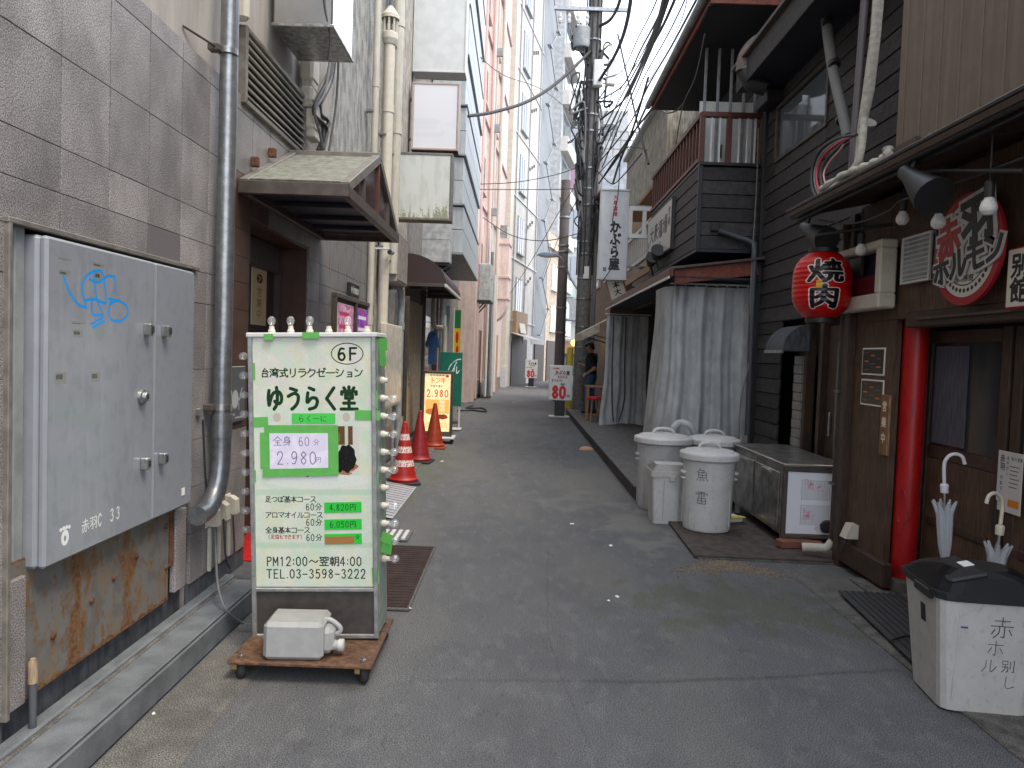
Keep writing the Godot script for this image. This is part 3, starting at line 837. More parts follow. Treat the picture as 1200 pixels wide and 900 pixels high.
func build_granite_fittings() -> void:
	# galvanised rain pipe
	var px := -1.57
	var zt := -3.92
	var rp := thing("rain_pipe", "tall galvanised rain pipe beside the grey cabinet, bending behind it", "pipe", Vector3(px, 0.6, zt))
	tube(rp, "pipe", [Vector3(px, 4.3, zt - 0.02), Vector3(px, 1.05, zt)], 0.046, m.galvanised, 20)
	tube(rp, "pipe", smooth([Vector3(px, 1.06, zt), Vector3(px, 0.86, zt), Vector3(px - 0.005, 0.72, zt + 0.04), Vector3(px - 0.01, 0.64, zt + 0.14), Vector3(px - 0.01, 0.63, zt + 0.26)], 5), 0.05, m.galvanised, 20)
	tube(rp, "collar", [Vector3(px, 1.12, zt), Vector3(px, 1.0, zt)], 0.054, m.galvanised, 20)
	for y in [1.16, 3.02]:
		var br := tube(rp, "bracket", [Vector3(px, y - 0.015, zt), Vector3(px, y + 0.015, zt)], 0.05, m.steel, 20)
		part(br, "bracket_arm", box(0.06, 0.035, 0.05, 0.004), m.bronze, Vector3(px - 0.05, y, zt + 0.05))
	tube(rp, "bracket_bolt", [Vector3(px - 0.03, 3.02, zt + 0.04), Vector3(XL - 0.04, 3.03, zt + 0.28)], 0.006, m.bronze, 6)
	# stub pipe rising out of the kerb
	var sp := thing("stub_pipe", "rusty stub pipe rising from the grey kerb below the rusty sheet", "pipe", Vector3(-1.62, 0.15, -2.44))
	var b0 := on_x(38, 860, -1.615)
	tube(sp, "pipe", [Vector3(-1.615, 0.1, b0.z), Vector3(-1.615, 0.32, b0.z)], 0.012, m.band, 12)
	tube(sp, "cap", [Vector3(-1.615, 0.32, b0.z), Vector3(-1.615, 0.395, b0.z), Vector3(-1.615, 0.405, b0.z)], [0.015, 0.015, 0.008], m.pale_wood, 12)
	# three outdoor socket boxes with hanging leads
	for i in 3:
		var p := on_x(250 + i * 11, 605 - i * 7, XL + 0.03)
		var o := thing("socket_box", ["ivory outdoor socket box on the granite wall, first below the rain pipe", "ivory outdoor socket box between two others on the granite wall", "ivory outdoor socket box closest to the doorway"][i], "socket", p, 0.0, "socket boxes on the granite wall")
		part(o, "housing", prism(PackedVector2Array([Vector2(-0.03, -0.05), Vector2(0.035, -0.05), Vector2(0.03, 0.03), Vector2(0.0, 0.05), Vector2(-0.03, 0.05)]), 0.055), m.ivory, p)
		part(o, "back_plate", box(0.012, 0.12, 0.07, 0.004), m.ivory, p + Vector3(-0.026, 0, 0))
		part(o, "conduit", box(0.02, 0.24, 0.022, 0.004), m.cream_pvc, p + Vector3(-0.018, -0.18, 0.0))
	var ca := thing("power_lead", "thin grey lead looping from the socket boxes to the lit sign", "cable", on_x(252, 610, XL + 0.04))
	var a := on_x(252, 612, XL + 0.04)
	var fl := on_y(285, 730, 0.012)
	tube(ca, "lead", smooth([a, on_x(253, 650, -1.585), on_x(256, 690, -1.5), on_x(266, 716, -1.43), fl, Vector3(-1.25, 0.02, -3.8), Vector3(-1.15, 0.03, -3.66)], 8), 0.007, m.cable_grey, 6)
	var c2 := thing("hanging_lead", "dark lead hanging in a loop under the last two socket boxes", "cable", on_x(262, 606, XL + 0.05))
	a = on_x(262, 608, XL + 0.05)
	var e := on_x(273, 604, XL + 0.05)
	tube(c2, "lead", smooth([a, a + Vector3(0.015, -0.2, 0), a + Vector3(0.02, -0.29, -0.06), e + Vector3(0.015, -0.2, 0.01), e], 8), 0.005, m.cable, 6)
	var c3 := thing("wall_lead", "thin lead running down the granite wall behind the rain pipe", "cable", on_x(243, 500, XL + 0.006))
	tube(c3, "lead", smooth([on_x(238, 492, XL + 0.006), on_x(241, 560, XL + 0.006), on_x(246, 600, XL + 0.006)], 6), 0.005, m.cable, 6)
	part(c3, "junction_cap", box(0.02, 0.04, 0.04, 0.004), m.steel, on_x(233, 483, XL + 0.01))
	# grey plaque with the outline of an animal
	var im := canvas(128, 150, Color(0.36, 0.37, 0.39))
	var lw := Color(0.72, 0.73, 0.74)
	pen(im, smooth([Vector2(8, 118), Vector2(14, 96), Vector2(10, 74), Vector2(18, 60), Vector2(34, 58), Vector2(42, 70), Vector2(46, 96), Vector2(44, 118)], 6), 4, lw)
	ellipse(im, 64, 88, 20, 26, lw)
	pen(im, smooth([Vector2(84, 84), Vector2(92, 92), Vector2(98, 80), Vector2(104, 64), Vector2(112, 60)], 6), 4, lw)
	pen(im, [Vector2(88, 100), Vector2(90, 118)], 4, lw)
	write(im, "vino", Vector2(40, 124), 10, lw, 0.14, 1.0)
	block(im, 66, 138, 50, 4, lw)
	var p0 := on_x(262, 430, XL + 0.008)
	var p1 := on_x(285, 492, XL + 0.008)
	var pq := thing("wall_plaque", "small dark grey plaque with a pale animal outline on granite", "plaque", (p0 + p1) / 2)
	part(pq, "plate", box(0.014, p0.y - p1.y, p0.z - p1.z, 0.003), m.grey_metal, (p0 + p1) / 2)
	part(pq, "print", sheet(p0.z - p1.z - 0.008, p0.y - p1.y - 0.008), printed(im, 0.4), (p0 + p1) / 2 + Vector3(0.0085, 0, 0), face_x(1))
	# gable canopy over the doorway
	var xo := -1.0
	var zn := -4.28
	var zf := -6.02
	var ye := 2.4
	var zr := -5.2
	var yr := 2.82
	var g := thing("gable_canopy", "bronze framed gable canopy with mossy sheet roof above the doorway", "canopy", Vector3(XL, 2.3, -5.15))
	var xm := (XL + xo) / 2
	for s in [[zn, 1], [zf, -1]]:
		var a2 := Vector3(xm, ye + 0.03, s[0])
		var r2 := Vector3(xm, yr, zr)
		var d: Vector3 = (r2 - a2)
		var bz := d.normalized() * (-1.0 if s[1] == 1 else -1.0)
		var bs := Basis(Vector3.RIGHT, bz.cross(Vector3.RIGHT).normalized(), bz)
		part(g, "roof_sheet", box(xo - XL - 0.1, 0.012, d.length() - 0.06), m.moss_sheet, (a2 + r2) / 2 + bs.y * 0.01, bs)
		for x in [XL + 0.03, xo - 0.03]:
			bar(g, "rafter", Vector3(x, ye + 0.02, s[0]), Vector3(x, yr, zr), 0.055, 0.06, m.bronze_light, 0.004)
		part(g, "eave_beam", box(xo - XL, 0.075, 0.04, 0.004), m.bronze, Vector3(xm, ye, s[0]))
	part(g, "ridge_cap", box(xo - XL, 0.05, 0.07, 0.006), m.bronze_light, Vector3(xm, yr + 0.01, zr))
	part(g, "gable_beam", box(0.045, 0.07, zn - zf - 0.04, 0.004), m.bronze, Vector3(xo - 0.024, ye - 0.004, (zn + zf) / 2))
	part(g, "wall_beam", box(0.045, 0.07, zn - zf - 0.04, 0.004), m.bronze, Vector3(XL + 0.024, ye - 0.004, (zn + zf) / 2))
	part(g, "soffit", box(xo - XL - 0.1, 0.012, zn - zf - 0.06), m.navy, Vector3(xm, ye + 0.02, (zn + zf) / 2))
	for z in [zr, (zn + zr) / 2, (zf + zr) / 2]:
		var top := yr - 0.03 - absf(z - zr) / 0.9 * 0.4
		part(g, "gable_post", box(0.03, top - ye - 0.02, 0.05, 0.004), m.red_brown if z == zr else m.bronze, Vector3(xo - 0.025, (top + ye) / 2, z))
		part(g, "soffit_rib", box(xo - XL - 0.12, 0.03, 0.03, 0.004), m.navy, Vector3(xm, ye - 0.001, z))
	for s in [[zn, zr], [zr, zf]]:
		var tri_ := PackedVector2Array([Vector2(s[0], ye + 0.03), Vector2(zr, ye + 0.03), Vector2(zr, yr - 0.05)]) if s[0] == zn else PackedVector2Array([Vector2(zr, ye + 0.03), Vector2(s[1], ye + 0.03), Vector2(zr, yr - 0.05)])
		var flip := PackedVector2Array()
		for v in tri_: flip.append(Vector2(-v.x + zr, v.y))
		part(g, "gable_pane", prism(flip, 0.006), mt(Color(0.055, 0.028, 0.03), 0.08), Vector3(xo - 0.03, 0, zr), Basis(Vector3.UP, PI / 2))
	for z in [-4.45, -4.75]:
		part(g, "wall_bracket", box(0.05, 0.06, 0.03, 0.006), m.rust, Vector3(XL + 0.03, ye + 0.11 + (-4.28 - z) * 0.45, z))
	# stainless duct box high on the wall
	var du := thing("duct_box", "stainless steel duct box fixed high on the stucco wall", "duct", Vector3(-1.45, 3.55, -5.1))
	part(du, "duct_body", box(0.38, 1.3, 0.56, 0.01), m.stainless, Vector3(-1.45, 4.2, -5.08))
	part(du, "duct_lip", box(0.4, 0.02, 0.58, 0.004), m.steel, Vector3(-1.45, 3.545, -5.08))
	tube(du, "duct_cable", smooth([Vector3(-1.3, 4.2, -4.79), Vector3(-1.32, 3.75, -4.78), Vector3(-1.28, 3.5, -4.82), Vector3(-1.3, 3.35, -4.85)], 6), 0.006, m.cable, 6)
	# meter boxes and conduit bundle
	for q in [[363, 82, 0.2, 0.12, "upper ivory meter box with a rounded hood on stucco wall"], [361, 112, 0.12, 0.08, "small ivory junction box between two meter boxes"], [365, 138, 0.22, 0.14, "lower ivory meter box above the canopy"]]:
		var p := on_x(q[0], q[1], XL + 0.03)
		var mb := thing("meter_box", q[4], "meter box", p, 0.0, "meter boxes on the stucco wall")
		part(mb, "housing", box(0.1, q[2], q[3] * 1.6, 0.02), m.ivory, p)
		part(mb, "lower_cover", box(0.08, q[2] * 0.3, q[3] * 1.3, 0.01), m.cream_pvc, p + Vector3(0.006, -q[2] * 0.6, 0))
	var bn := thing("conduit_bundle", "tangle of black conduits hanging below the duct box", "cable", on_x(380, 130, XL + 0.05))
	for i in 7:
		var q := []
		for s in [[392, 50], [386, 85], [377, 115], [372, 130], [388 - i * 2, 150], [375 + i, 178]]:
			q.append(on_x(s[0] + rng.randf_range(-5, 5), s[1] + rng.randf_range(-6, 6), XL + 0.04 + 0.012 * i))
		tube(bn, "conduit", smooth(q, 6), rng.randf_range(0.006, 0.016), m.cable if i % 3 else m.cable_grey, 7)
	tube(bn, "conduit", smooth([on_x(399, 0, XL + 0.03), on_x(397, 60, XL + 0.03), on_x(394, 120, XL + 0.03), on_x(385, 180, XL + 0.03)], 6), 0.01, m.cable, 7)
	# notice board with two posters, and a name plate above it
	p0 = on_x(392, 345, XL + 0.02)
	p1 = on_x(434, 405, XL + 0.02)
	var nb := thing("notice_board", "bronze framed notice board on the grey tiled wall", "notice board", Vector3(XL, 1.4, (p0.z + p1.z) / 2))
	var nh := p0.y - 1.3
	part(nb, "back_panel", box(0.02, nh, p0.z - p1.z), m.black, Vector3(XL + 0.01, 1.3 + nh / 2, (p0.z + p1.z) / 2))
	for y in [1.3, p0.y]: part(nb, "frame", box(0.05, 0.04, p0.z - p1.z + 0.04, 0.004), m.bronze, Vector3(XL + 0.022, y, (p0.z + p1.z) / 2))
	for z in [p0.z, (p0.z + p1.z) / 2, p1.z]: part(nb, "frame", box(0.046, nh - 0.04, 0.04, 0.004), m.bronze, Vector3(XL + 0.022, 1.3 + nh / 2, z))
	for i in 2:
		var pim := canvas(96, 90, Color(0.85, 0.55, 0.7) if i == 0 else Color(0.45, 0.2, 0.75))
		soil(pim, 40 + i, 0.05, Color(0.95, 0.75, 0.85) if i == 0 else Color(0.9, 0.25, 0.6), 0.9, 0.45)
		soil(pim, 44 + i, 0.09, Color(0.5, 0.3, 0.5) if i == 0 else Color(0.15, 0.5, 0.85), 0.8, 0.56)
		for k in 4: block(pim, 8, 12 + k * 20, 60 + 5 * k, 6, Color(0.75, 0.2, 0.4) if i == 0 else Color(0.95, 0.9, 0.98))
		var zc := lerpf(p0.z, p1.z, 0.26 + 0.48 * i)
		var po := thing("small_poster", ["pale pink poster in the notice board", "violet poster in the notice board"][i], "poster", Vector3(XL + 0.025, 1.4, zc))
		part(po, "paper_sheet", box(0.004, nh * 0.82, 0.62), m.paper, Vector3(XL + 0.0235, 1.3 + nh / 2, zc))
		part(po, "print", sheet(0.61, nh * 0.81), printed(pim, 0.4), Vector3(XL + 0.0265, 1.3 + nh / 2, zc), face_x(1))
	im = canvas(96, 44, Color(0.07, 0.06, 0.06))
	write(im, "vinox", Vector2(8, 4), 28, Color(0.9, 0.9, 0.88), 0.14, 0.95)
	p0 = on_x(414, 341, XL + 0.02)
	var np := thing("name_plate", "tiny black name plate above the notice board", "sign", p0)
	part(np, "plate", box(0.03, 0.14, 0.4, 0.004), m.black, p0)
	part(np, "print", sheet(0.39, 0.13), printed(im, 0.4), p0 + Vector3(0.0165, 0, 0), face_x(1))

# ---------- shops beyond the granite building
func box_sign(label: String, z: float, u0, v0, u1, v1, depth: float, face: Material, rim: Material) -> Node3D:
	var a := on_z(u0, v0, z)
	var b := on_z(u1, v1, z)
	var w := b.x - a.x
	var h := a.y - b.y
	var c := (a + b) / 2 - Vector3(0, 0, depth / 2)
	var s := thing("box_sign", label, "sign", c - Vector3(0, h / 2, 0), 0.0, "blank box signs jutting from the wall")
	part(s, "housing", box(w, h, depth, 0.006), rim, c)
	part(s, "sign_face", box(w - 0.05, h - 0.06, 0.008), face, c + Vector3(0, 0, depth / 2 + 0.002))
	for k in [[0, h / 2 - 0.015, w + 0.012, 0.03], [0, -h / 2 + 0.015, w + 0.012, 0.03]]:
		part(s, "rim", box(k[2], k[3], depth + 0.03, 0.004), rim, c + Vector3(k[0], k[1], 0))
	for k in [-1, 1]:
		part(s, "rim", box(0.024, h - 0.06, depth + 0.03, 0.004), rim, c + Vector3(k * (w / 2 - 0.006), 0, 0))
	for y in [0.3, -0.3]:
		part(s, "wall_arm", box(0.5, 0.04, 0.04, 0.004), m.galvanised, Vector3(a.x - 0.2, c.y + y * h, c.z - depth * 0.2))
	return s
func vent_pipe(label: String, x: float, z: float, r: float, y0: float, y1: float, mat) -> Node3D:
	var p := thing("wall_pipe", label, "pipe", Vector3(x, y0, z), 0.0, "vertical pipes at the end of the granite building")
	tube(p, "pipe", [Vector3(x, y0, z), Vector3(x, y1, z)], r, mat, 14)
	var y := y0 + 0.4
	while y < y1:
		tube(p, "socket_joint", [Vector3(x, y, z), Vector3(x, y + 0.09, z)], r * 1.12, mat, 14)
		part(p, "clip", box(0.09, 0.02, r * 2.3), m.galvanised, Vector3(x - 0.045, y - 0.25, z))
		y += 1.25
	return p
func window_unit(parent: Node3D, c: Vector3, w: float, h: float, frame, pane, bars := 1, local := false) -> void:
	# a window in a wall that looks to +x (in the parent's coordinates)
	var f := lpart(parent, "window", box(0.05, h, w), frame, c)
	lpart(f, "pane", box(0.02, h - 0.1, w - 0.1), pane, Vector3(0.02, 0, 0))
	for i in bars: lpart(f, "glazing_bar", box(0.03, h - 0.1, 0.03), frame, Vector3(0.024, 0, w * (float(i + 1) / (bars + 1) - 0.5)))
	lpart(f, "sill", box(0.12, 0.05, w + 0.1, 0.006), frame, Vector3(0.05, -h / 2 - 0.03, 0))

func build_left_shops() -> void:
	var cream := mt(Color(0.5, 0.46, 0.4), 0.9, 0, "blotch", 0.9, "streak", Vector3(1.5, 0.15, 1.5))
	var b := thing("cream_shop_building", "narrow cream rendered shop building next to the granite wall", "building", Vector3(-3.2, 0, -9.8))
	part(b, "wall", box(3.0, 13.0, 2.9), cream, Vector3(-1.74 - 1.5, 6.5, -9.76))
	part(b, "plinth", box(0.06, 0.5, 2.85, 0.006), m.granite_dark, Vector3(-1.72, 0.25, -9.78))
	part(b, "door_recess", box(0.05, 2.1, 0.7), m.black, Vector3(-1.73, 1.15, -10.75))
	part(b, "door_post", box(0.09, 2.3, 0.07, 0.006), m.grey_metal, Vector3(-1.7, 1.15, -10.36))
	part(b, "door_post", box(0.09, 2.3, 0.07, 0.006), m.bronze, Vector3(-1.7, 1.15, -11.12))
	for y in [2.0, 4.6, 7.2]:
		if y > 3: window_unit(b, Vector3(-1.75, y, -9.9) - b.position, 0.9, 1.1, m.grey_metal, m.pane_sky)
	vent_pipe("thin cream pipe against the weathered wall", -1.6, -7.9, 0.035, 0.1, 9.0, m.cream_pvc)
	var cap := vent_pipe("thick pale cream pipe with a slotted cap beside the weathered wall", -1.56, -8.42, 0.06, 0.0, 4.9, m.ivory)
	vent_pipe("tall yellowish cream pipe next to the stained box sign", -1.55, -8.9, 0.065, 2.4, 10.0, m.cream_pvc)
	vent_pipe("blue grey pipe rising behind the cream pipes", -1.66, -9.15, 0.06, 2.4, 10.0, mt(Color(0.35, 0.42, 0.46), 0.5))
	part(cap, "cap_base", lathe([[0.07, 0.0], [0.09, 0.06], [0.09, 0.12], [0.07, 0.14]], 14), m.ivory, Vector3(-1.56, 4.9, -8.42))
	for i in 8: part(cap, "cap_slat", box(0.02, 0.16, 0.02), m.ivory, Vector3(-1.56 + cos(i * TAU / 8) * 0.075, 5.1, -8.42 + sin(i * TAU / 8) * 0.075))
	part(cap, "cap_cone", lathe([[0.1, 0.0], [0.1, 0.04], [0.03, 0.14], [0.0, 0.16]], 14), m.ivory, Vector3(-1.56, 5.18, -8.42))
	# box signs, one above another
	var im := canvas(256, 320, Color(0.8, 0.81, 0.79))
	soil(im, 51, 0.02, Color(0.72, 0.73, 0.7), 0.5, 0.5, 0.3)
	var nz := FastNoiseLite.new()
	nz.seed = 3
	nz.frequency = 0.03
	nz.fractal_octaves = 5
	for y in 320:
		for x in 256:
			var v := nz.get_noise_2d(x * 1.5, y * 0.25) + 0.6 * nz.get_noise_2d(x * 3.0, y * 3.0)
			var k := clampf(((y - 300.0) / 60.0 + v * 1.6 + clampf((x - 150.0) / 60.0, 0, 1) * clampf((y - 90.0) / 140.0, 0, 1) * 0.75) * 1.2, 0.0, 0.75)
			if k > 0.0: im.set_pixel(x, y, im.get_pixel(x, y).lerp(Color(0.48, 0.49, 0.36), k))
	var s := box_sign("lowest box sign, off-white with green algae stains", -9.6, 465, 178, 528, 259, 0.22, mt(Color(0.6, 0.6, 0.58), 0.5), m.bronze_light)
	var c := s.position + Vector3(0, (on_z(463, 178, -9.6).y - on_z(463, 259, -9.6).y) / 2, 0)
	part(s, "stained_print", sheet(0.66, 0.82), printed(im, 0.45), Vector3(c.x, c.y, -9.6 + 0.008), Basis.IDENTITY)
	var bim := canvas(64, 96, Color(0.86, 0.86, 0.88))
	soil(bim, 52, 0.05, Color(0.82, 0.82, 0.85), 0.6, 0.5)
	box_sign("middle box sign, plain white with a pinkish frame", -11.0, 484, 96, 536, 177, 0.25, printed(bim, 0.4), mt(Color(0.45, 0.36, 0.32), 0.6, 0, "soft", 1.5))
	box_sign("tallest box sign at the top of the stack, plain white with grey foot", -11.5, 488, -70, 545, 86, 0.3, mt(Color(0.62, 0.64, 0.64), 0.4, 0, "soft", 0.6), m.white_metal)
	# grey utility box, camera and pipes over the first shop door
	var ub := thing("utility_box", "beige metal utility box over the shop door beside the canopy", "box", Vector3(-1.6, 2.3, -9.2))
	part(ub, "housing", box(0.22, 0.62, 0.8, 0.01), mt(Color(0.42, 0.38, 0.35), 0.5, 0, "streak", Vector3(2, 0.4, 2)), Vector3(-1.6, 2.62, -9.3))
	part(ub, "front_plate", box(0.01, 0.56, 0.74, 0.003), m.plaster, Vector3(-1.486, 2.62, -9.3))
	var cc := on_z(458, 296, -8.3)
	var cv := thing("security_camera", "small grey security camera under the canopy's far corner", "camera", cc)
	part(cv, "bracket", box(0.16, 0.02, 0.02, 0.004), m.white_metal, cc + Vector3(-0.1, 0.04, 0))
	tube(cv, "camera_body", [cc + Vector3(0, 0, 0.06), cc + Vector3(0, 0.01, -0.06)], 0.032, m.grey_metal, 12)
	tube(cv, "lens", [cc + Vector3(0, -0.002, 0.062), cc + Vector3(0, -0.003, 0.075)], 0.022, m.black, 12)
	var dp := thing("drain_pipe", "bent grey drain pipe below the beige utility box", "pipe", Vector3(-1.58, 0.1, -9.8))
	tube(dp, "pipe", smooth([Vector3(-1.68, 2.3, -9.5), Vector3(-1.58, 2.3, -9.6), Vector3(-1.56, 2.15, -9.75), Vector3(-1.57, 1.8, -9.8), Vector3(-1.57, 0.1, -9.8)], 6), 0.045, m.grey_metal, 12)
	tube(dp, "collar", [Vector3(-1.57, 1.86, -9.8), Vector3(-1.57, 1.76, -9.8)], 0.055, m.grey_metal, 12)
	var wb := thing("blank_signboard", "blank yellowed white signboard leaning by the shop door", "signboard", Vector3(-1.5, 0.7, -8.9))
	part(wb, "board", box(0.06, 0.98, 1.2, 0.008), m.ivory, Vector3(-1.52, 1.3, -8.85))
	part(wb, "board_face", box(0.008, 0.92, 1.13), mt(Color(0.6, 0.57, 0.5), 0.3, 0, "blotch", 0.9), Vector3(-1.488, 1.3, -8.85))
	for z in [-8.4, -9.3]: part(wb, "stand", box(0.03, 0.8, 0.03, 0.004), m.grey_metal, Vector3(-1.55, 0.41, z))
	# second shop building, grey blue panels above, cream door below
	var pale := mt(Color(0.46, 0.5, 0.53), 0.5, 0, "soft", 0.7, "drip", Vector3(1.2, 0.12, 1.2))
	var p := thing("panel_building", "tall building with a grey blue panelled oriel over shop fronts", "building", Vector3(-4, 0, -16.4))
	part(p, "wall", box(4.0, 20.0, 10.3), mt(Color(0.36, 0.33, 0.31), 0.85, 0, "blotch", 0.8, "streak", Vector3(1.5, 0.15, 1.5)), Vector3(-1.8 - 2.0, 10.0, -16.38))
	part(p, "shop_door", box(0.06, 2.2, 0.8, 0.006), m.pale_wood, Vector3(-1.78, 1.2, -12.05))
	part(p, "shop_door", box(0.06, 2.2, 0.8, 0.006), mt(Color(0.42, 0.34, 0.25), 0.6, 0, "wood", Vector3(3, 0.3, 3)), Vector3(-1.776, 1.2, -12.9))
	part(p, "door_handle", box(0.04, 0.5, 0.03, 0.006), m.steel, Vector3(-1.72, 1.15, -11.75))
	part(p, "shop_window", box(0.05, 1.3, 1.6), m.pane_dark, Vector3(-1.785, 1.5, -14.6))
	part(p, "shop_shutter", box(0.06, 2.3, 1.5), m.white_metal, Vector3(-1.778, 1.2, -17.0))
	part(p, "shop_post", box(0.1, 2.6, 0.1), m.red_brown, Vector3(-1.76, 1.3, -15.6))
	part(p, "shop_post", box(0.1, 2.6, 0.1), m.bronze, Vector3(-1.76, 1.3, -13.5))
	part(p, "shop_post", box(0.1, 2.6, 0.1), m.grey_metal, Vector3(-1.76, 1.3, -18.2))
	part(p, "lower_plinth", box(0.08, 0.35, 3.0, 0.006), m.granite_dark, Vector3(-1.79, 0.18, -19.6))
	# the oriel: each storey a stack of panels with a dark ledge
	for i in 11:
		var y := 3.35 + i * 0.92
		var o := 0.0 if i % 2 else 0.03
		part(p, "panel", box(0.62 + o, 0.42, 5.0, 0.006), pale, Vector3(-1.46 + o / 2, y + 0.22, -16.5))
		part(p, "panel", box(0.62 + o, 0.42, 5.0, 0.006), pale, Vector3(-1.46 + o / 2, y + 0.65, -16.5))
		part(p, "ledge", box(0.68, 0.035, 5.1, 0.006), m.grey_metal, Vector3(-1.44, y - 0.02, -16.5))
	# second, barrel shaped awning
	var aw := thing("barrel_awning", "dark brown barrel awning over the cream shop doors", "awning", Vector3(-1.7, 2.4, -12.4))
	var pts := []
	for i in 9:
		var a := PI / 2 * i / 8.0
		pts.append(Vector2(-1.74 + sin(a) * 0.62, 2.5 + cos(a) * 0.45))
	var st := begin()
	var zn := -11.15
	var zf := -13.9
	for i in 8:
		var q0: Vector2 = pts[i]
		var q1: Vector2 = pts[i + 1]
		var nn := Vector3(q1.x - q0.x, q1.y - q0.y, 0).cross(Vector3(0, 0, -1)).normalized()
		if nn.y + nn.x < 0: nn = -nn
		quad(st, Vector3(q0.x, q0.y, zn), Vector3(q1.x, q1.y, zn), Vector3(q1.x, q1.y, zf), Vector3(q0.x, q0.y, zf), nn)
		for z in [zn, zf]: tri(st, Vector3(-1.74, 2.5, z), Vector3(q0.x, q0.y, z), Vector3(q1.x, q1.y, z), Vector3(0, 0, 1 if z == zn else -1))
	part(aw, "canvas_cover", st.commit(), mt(Color(0.045, 0.024, 0.026), 0.6))
	part(aw, "lower_rail", box(0.04, 0.05, 2.75, 0.004), m.white_metal, Vector3(-1.13, 2.48, -12.52))
	part(aw, "lower_rail", box(0.6, 0.05, 0.04, 0.004), m.bronze, Vector3(-1.44, 2.48, -11.14))
	for z in [-11.6, -12.6, -13.6]: part(aw, "awning_rib", box(0.6, 0.03, 0.03), m.bronze, Vector3(-1.44, 2.47, z))
	# air conditioner on a bracket, with its pipes
	var ac := thing("wall_air_conditioner", "white air conditioner on a dark bracket above the barrel awning", "air conditioner", Vector3(-1.6, 3.05, -13.6))
	part(ac, "housing", box(0.6, 0.72, 0.42, 0.012), mt(Color(0.5, 0.52, 0.53), 0.5, 0, "blotch", 0.8), Vector3(-1.6, 3.45, -13.6))
	part(ac, "seam", box(0.604, 0.012, 0.424), m.grey_metal, Vector3(-1.6, 3.5, -13.6))
	for z in [-13.45, -13.75]:
		part(ac, "bracket", box(0.66, 0.04, 0.04), m.black, Vector3(-1.57, 3.06, z))
		bar(ac, "bracket_strut", Vector3(-1.78, 2.75, z), Vector3(-1.3, 3.04, z), 0.03, 0.03, m.black)
	var pb := thing("bent_pipe", "cream pipe with a double bend beyond the shop doors", "pipe", Vector3(-1.6, 0.1, -14))
	tube(pb, "pipe", smooth([Vector3(-1.62, 2.5, -13.95), Vector3(-1.62, 2.1, -13.95), Vector3(-1.6, 1.95, -14.1), Vector3(-1.45, 1.93, -14.15), Vector3(-1.42, 1.8, -14.15), Vector3(-1.42, 0.1, -14.15)], 6), 0.05, m.cream_pvc, 12)
	var gp := thing("grey_downpipe", "straight grey downpipe beyond the bent cream pipe", "pipe", Vector3(-1.66, 0.1, -15.9))
	tube(gp, "pipe", [Vector3(-1.66, 0.05, -15.9), Vector3(-1.66, 4.0, -15.9)], 0.055, m.grey_metal, 12)
	for y in [0.9, 2.4]: part(gp, "clip", box(0.14, 0.03, 0.13), m.galvanised, Vector3(-1.7, y, -15.9))

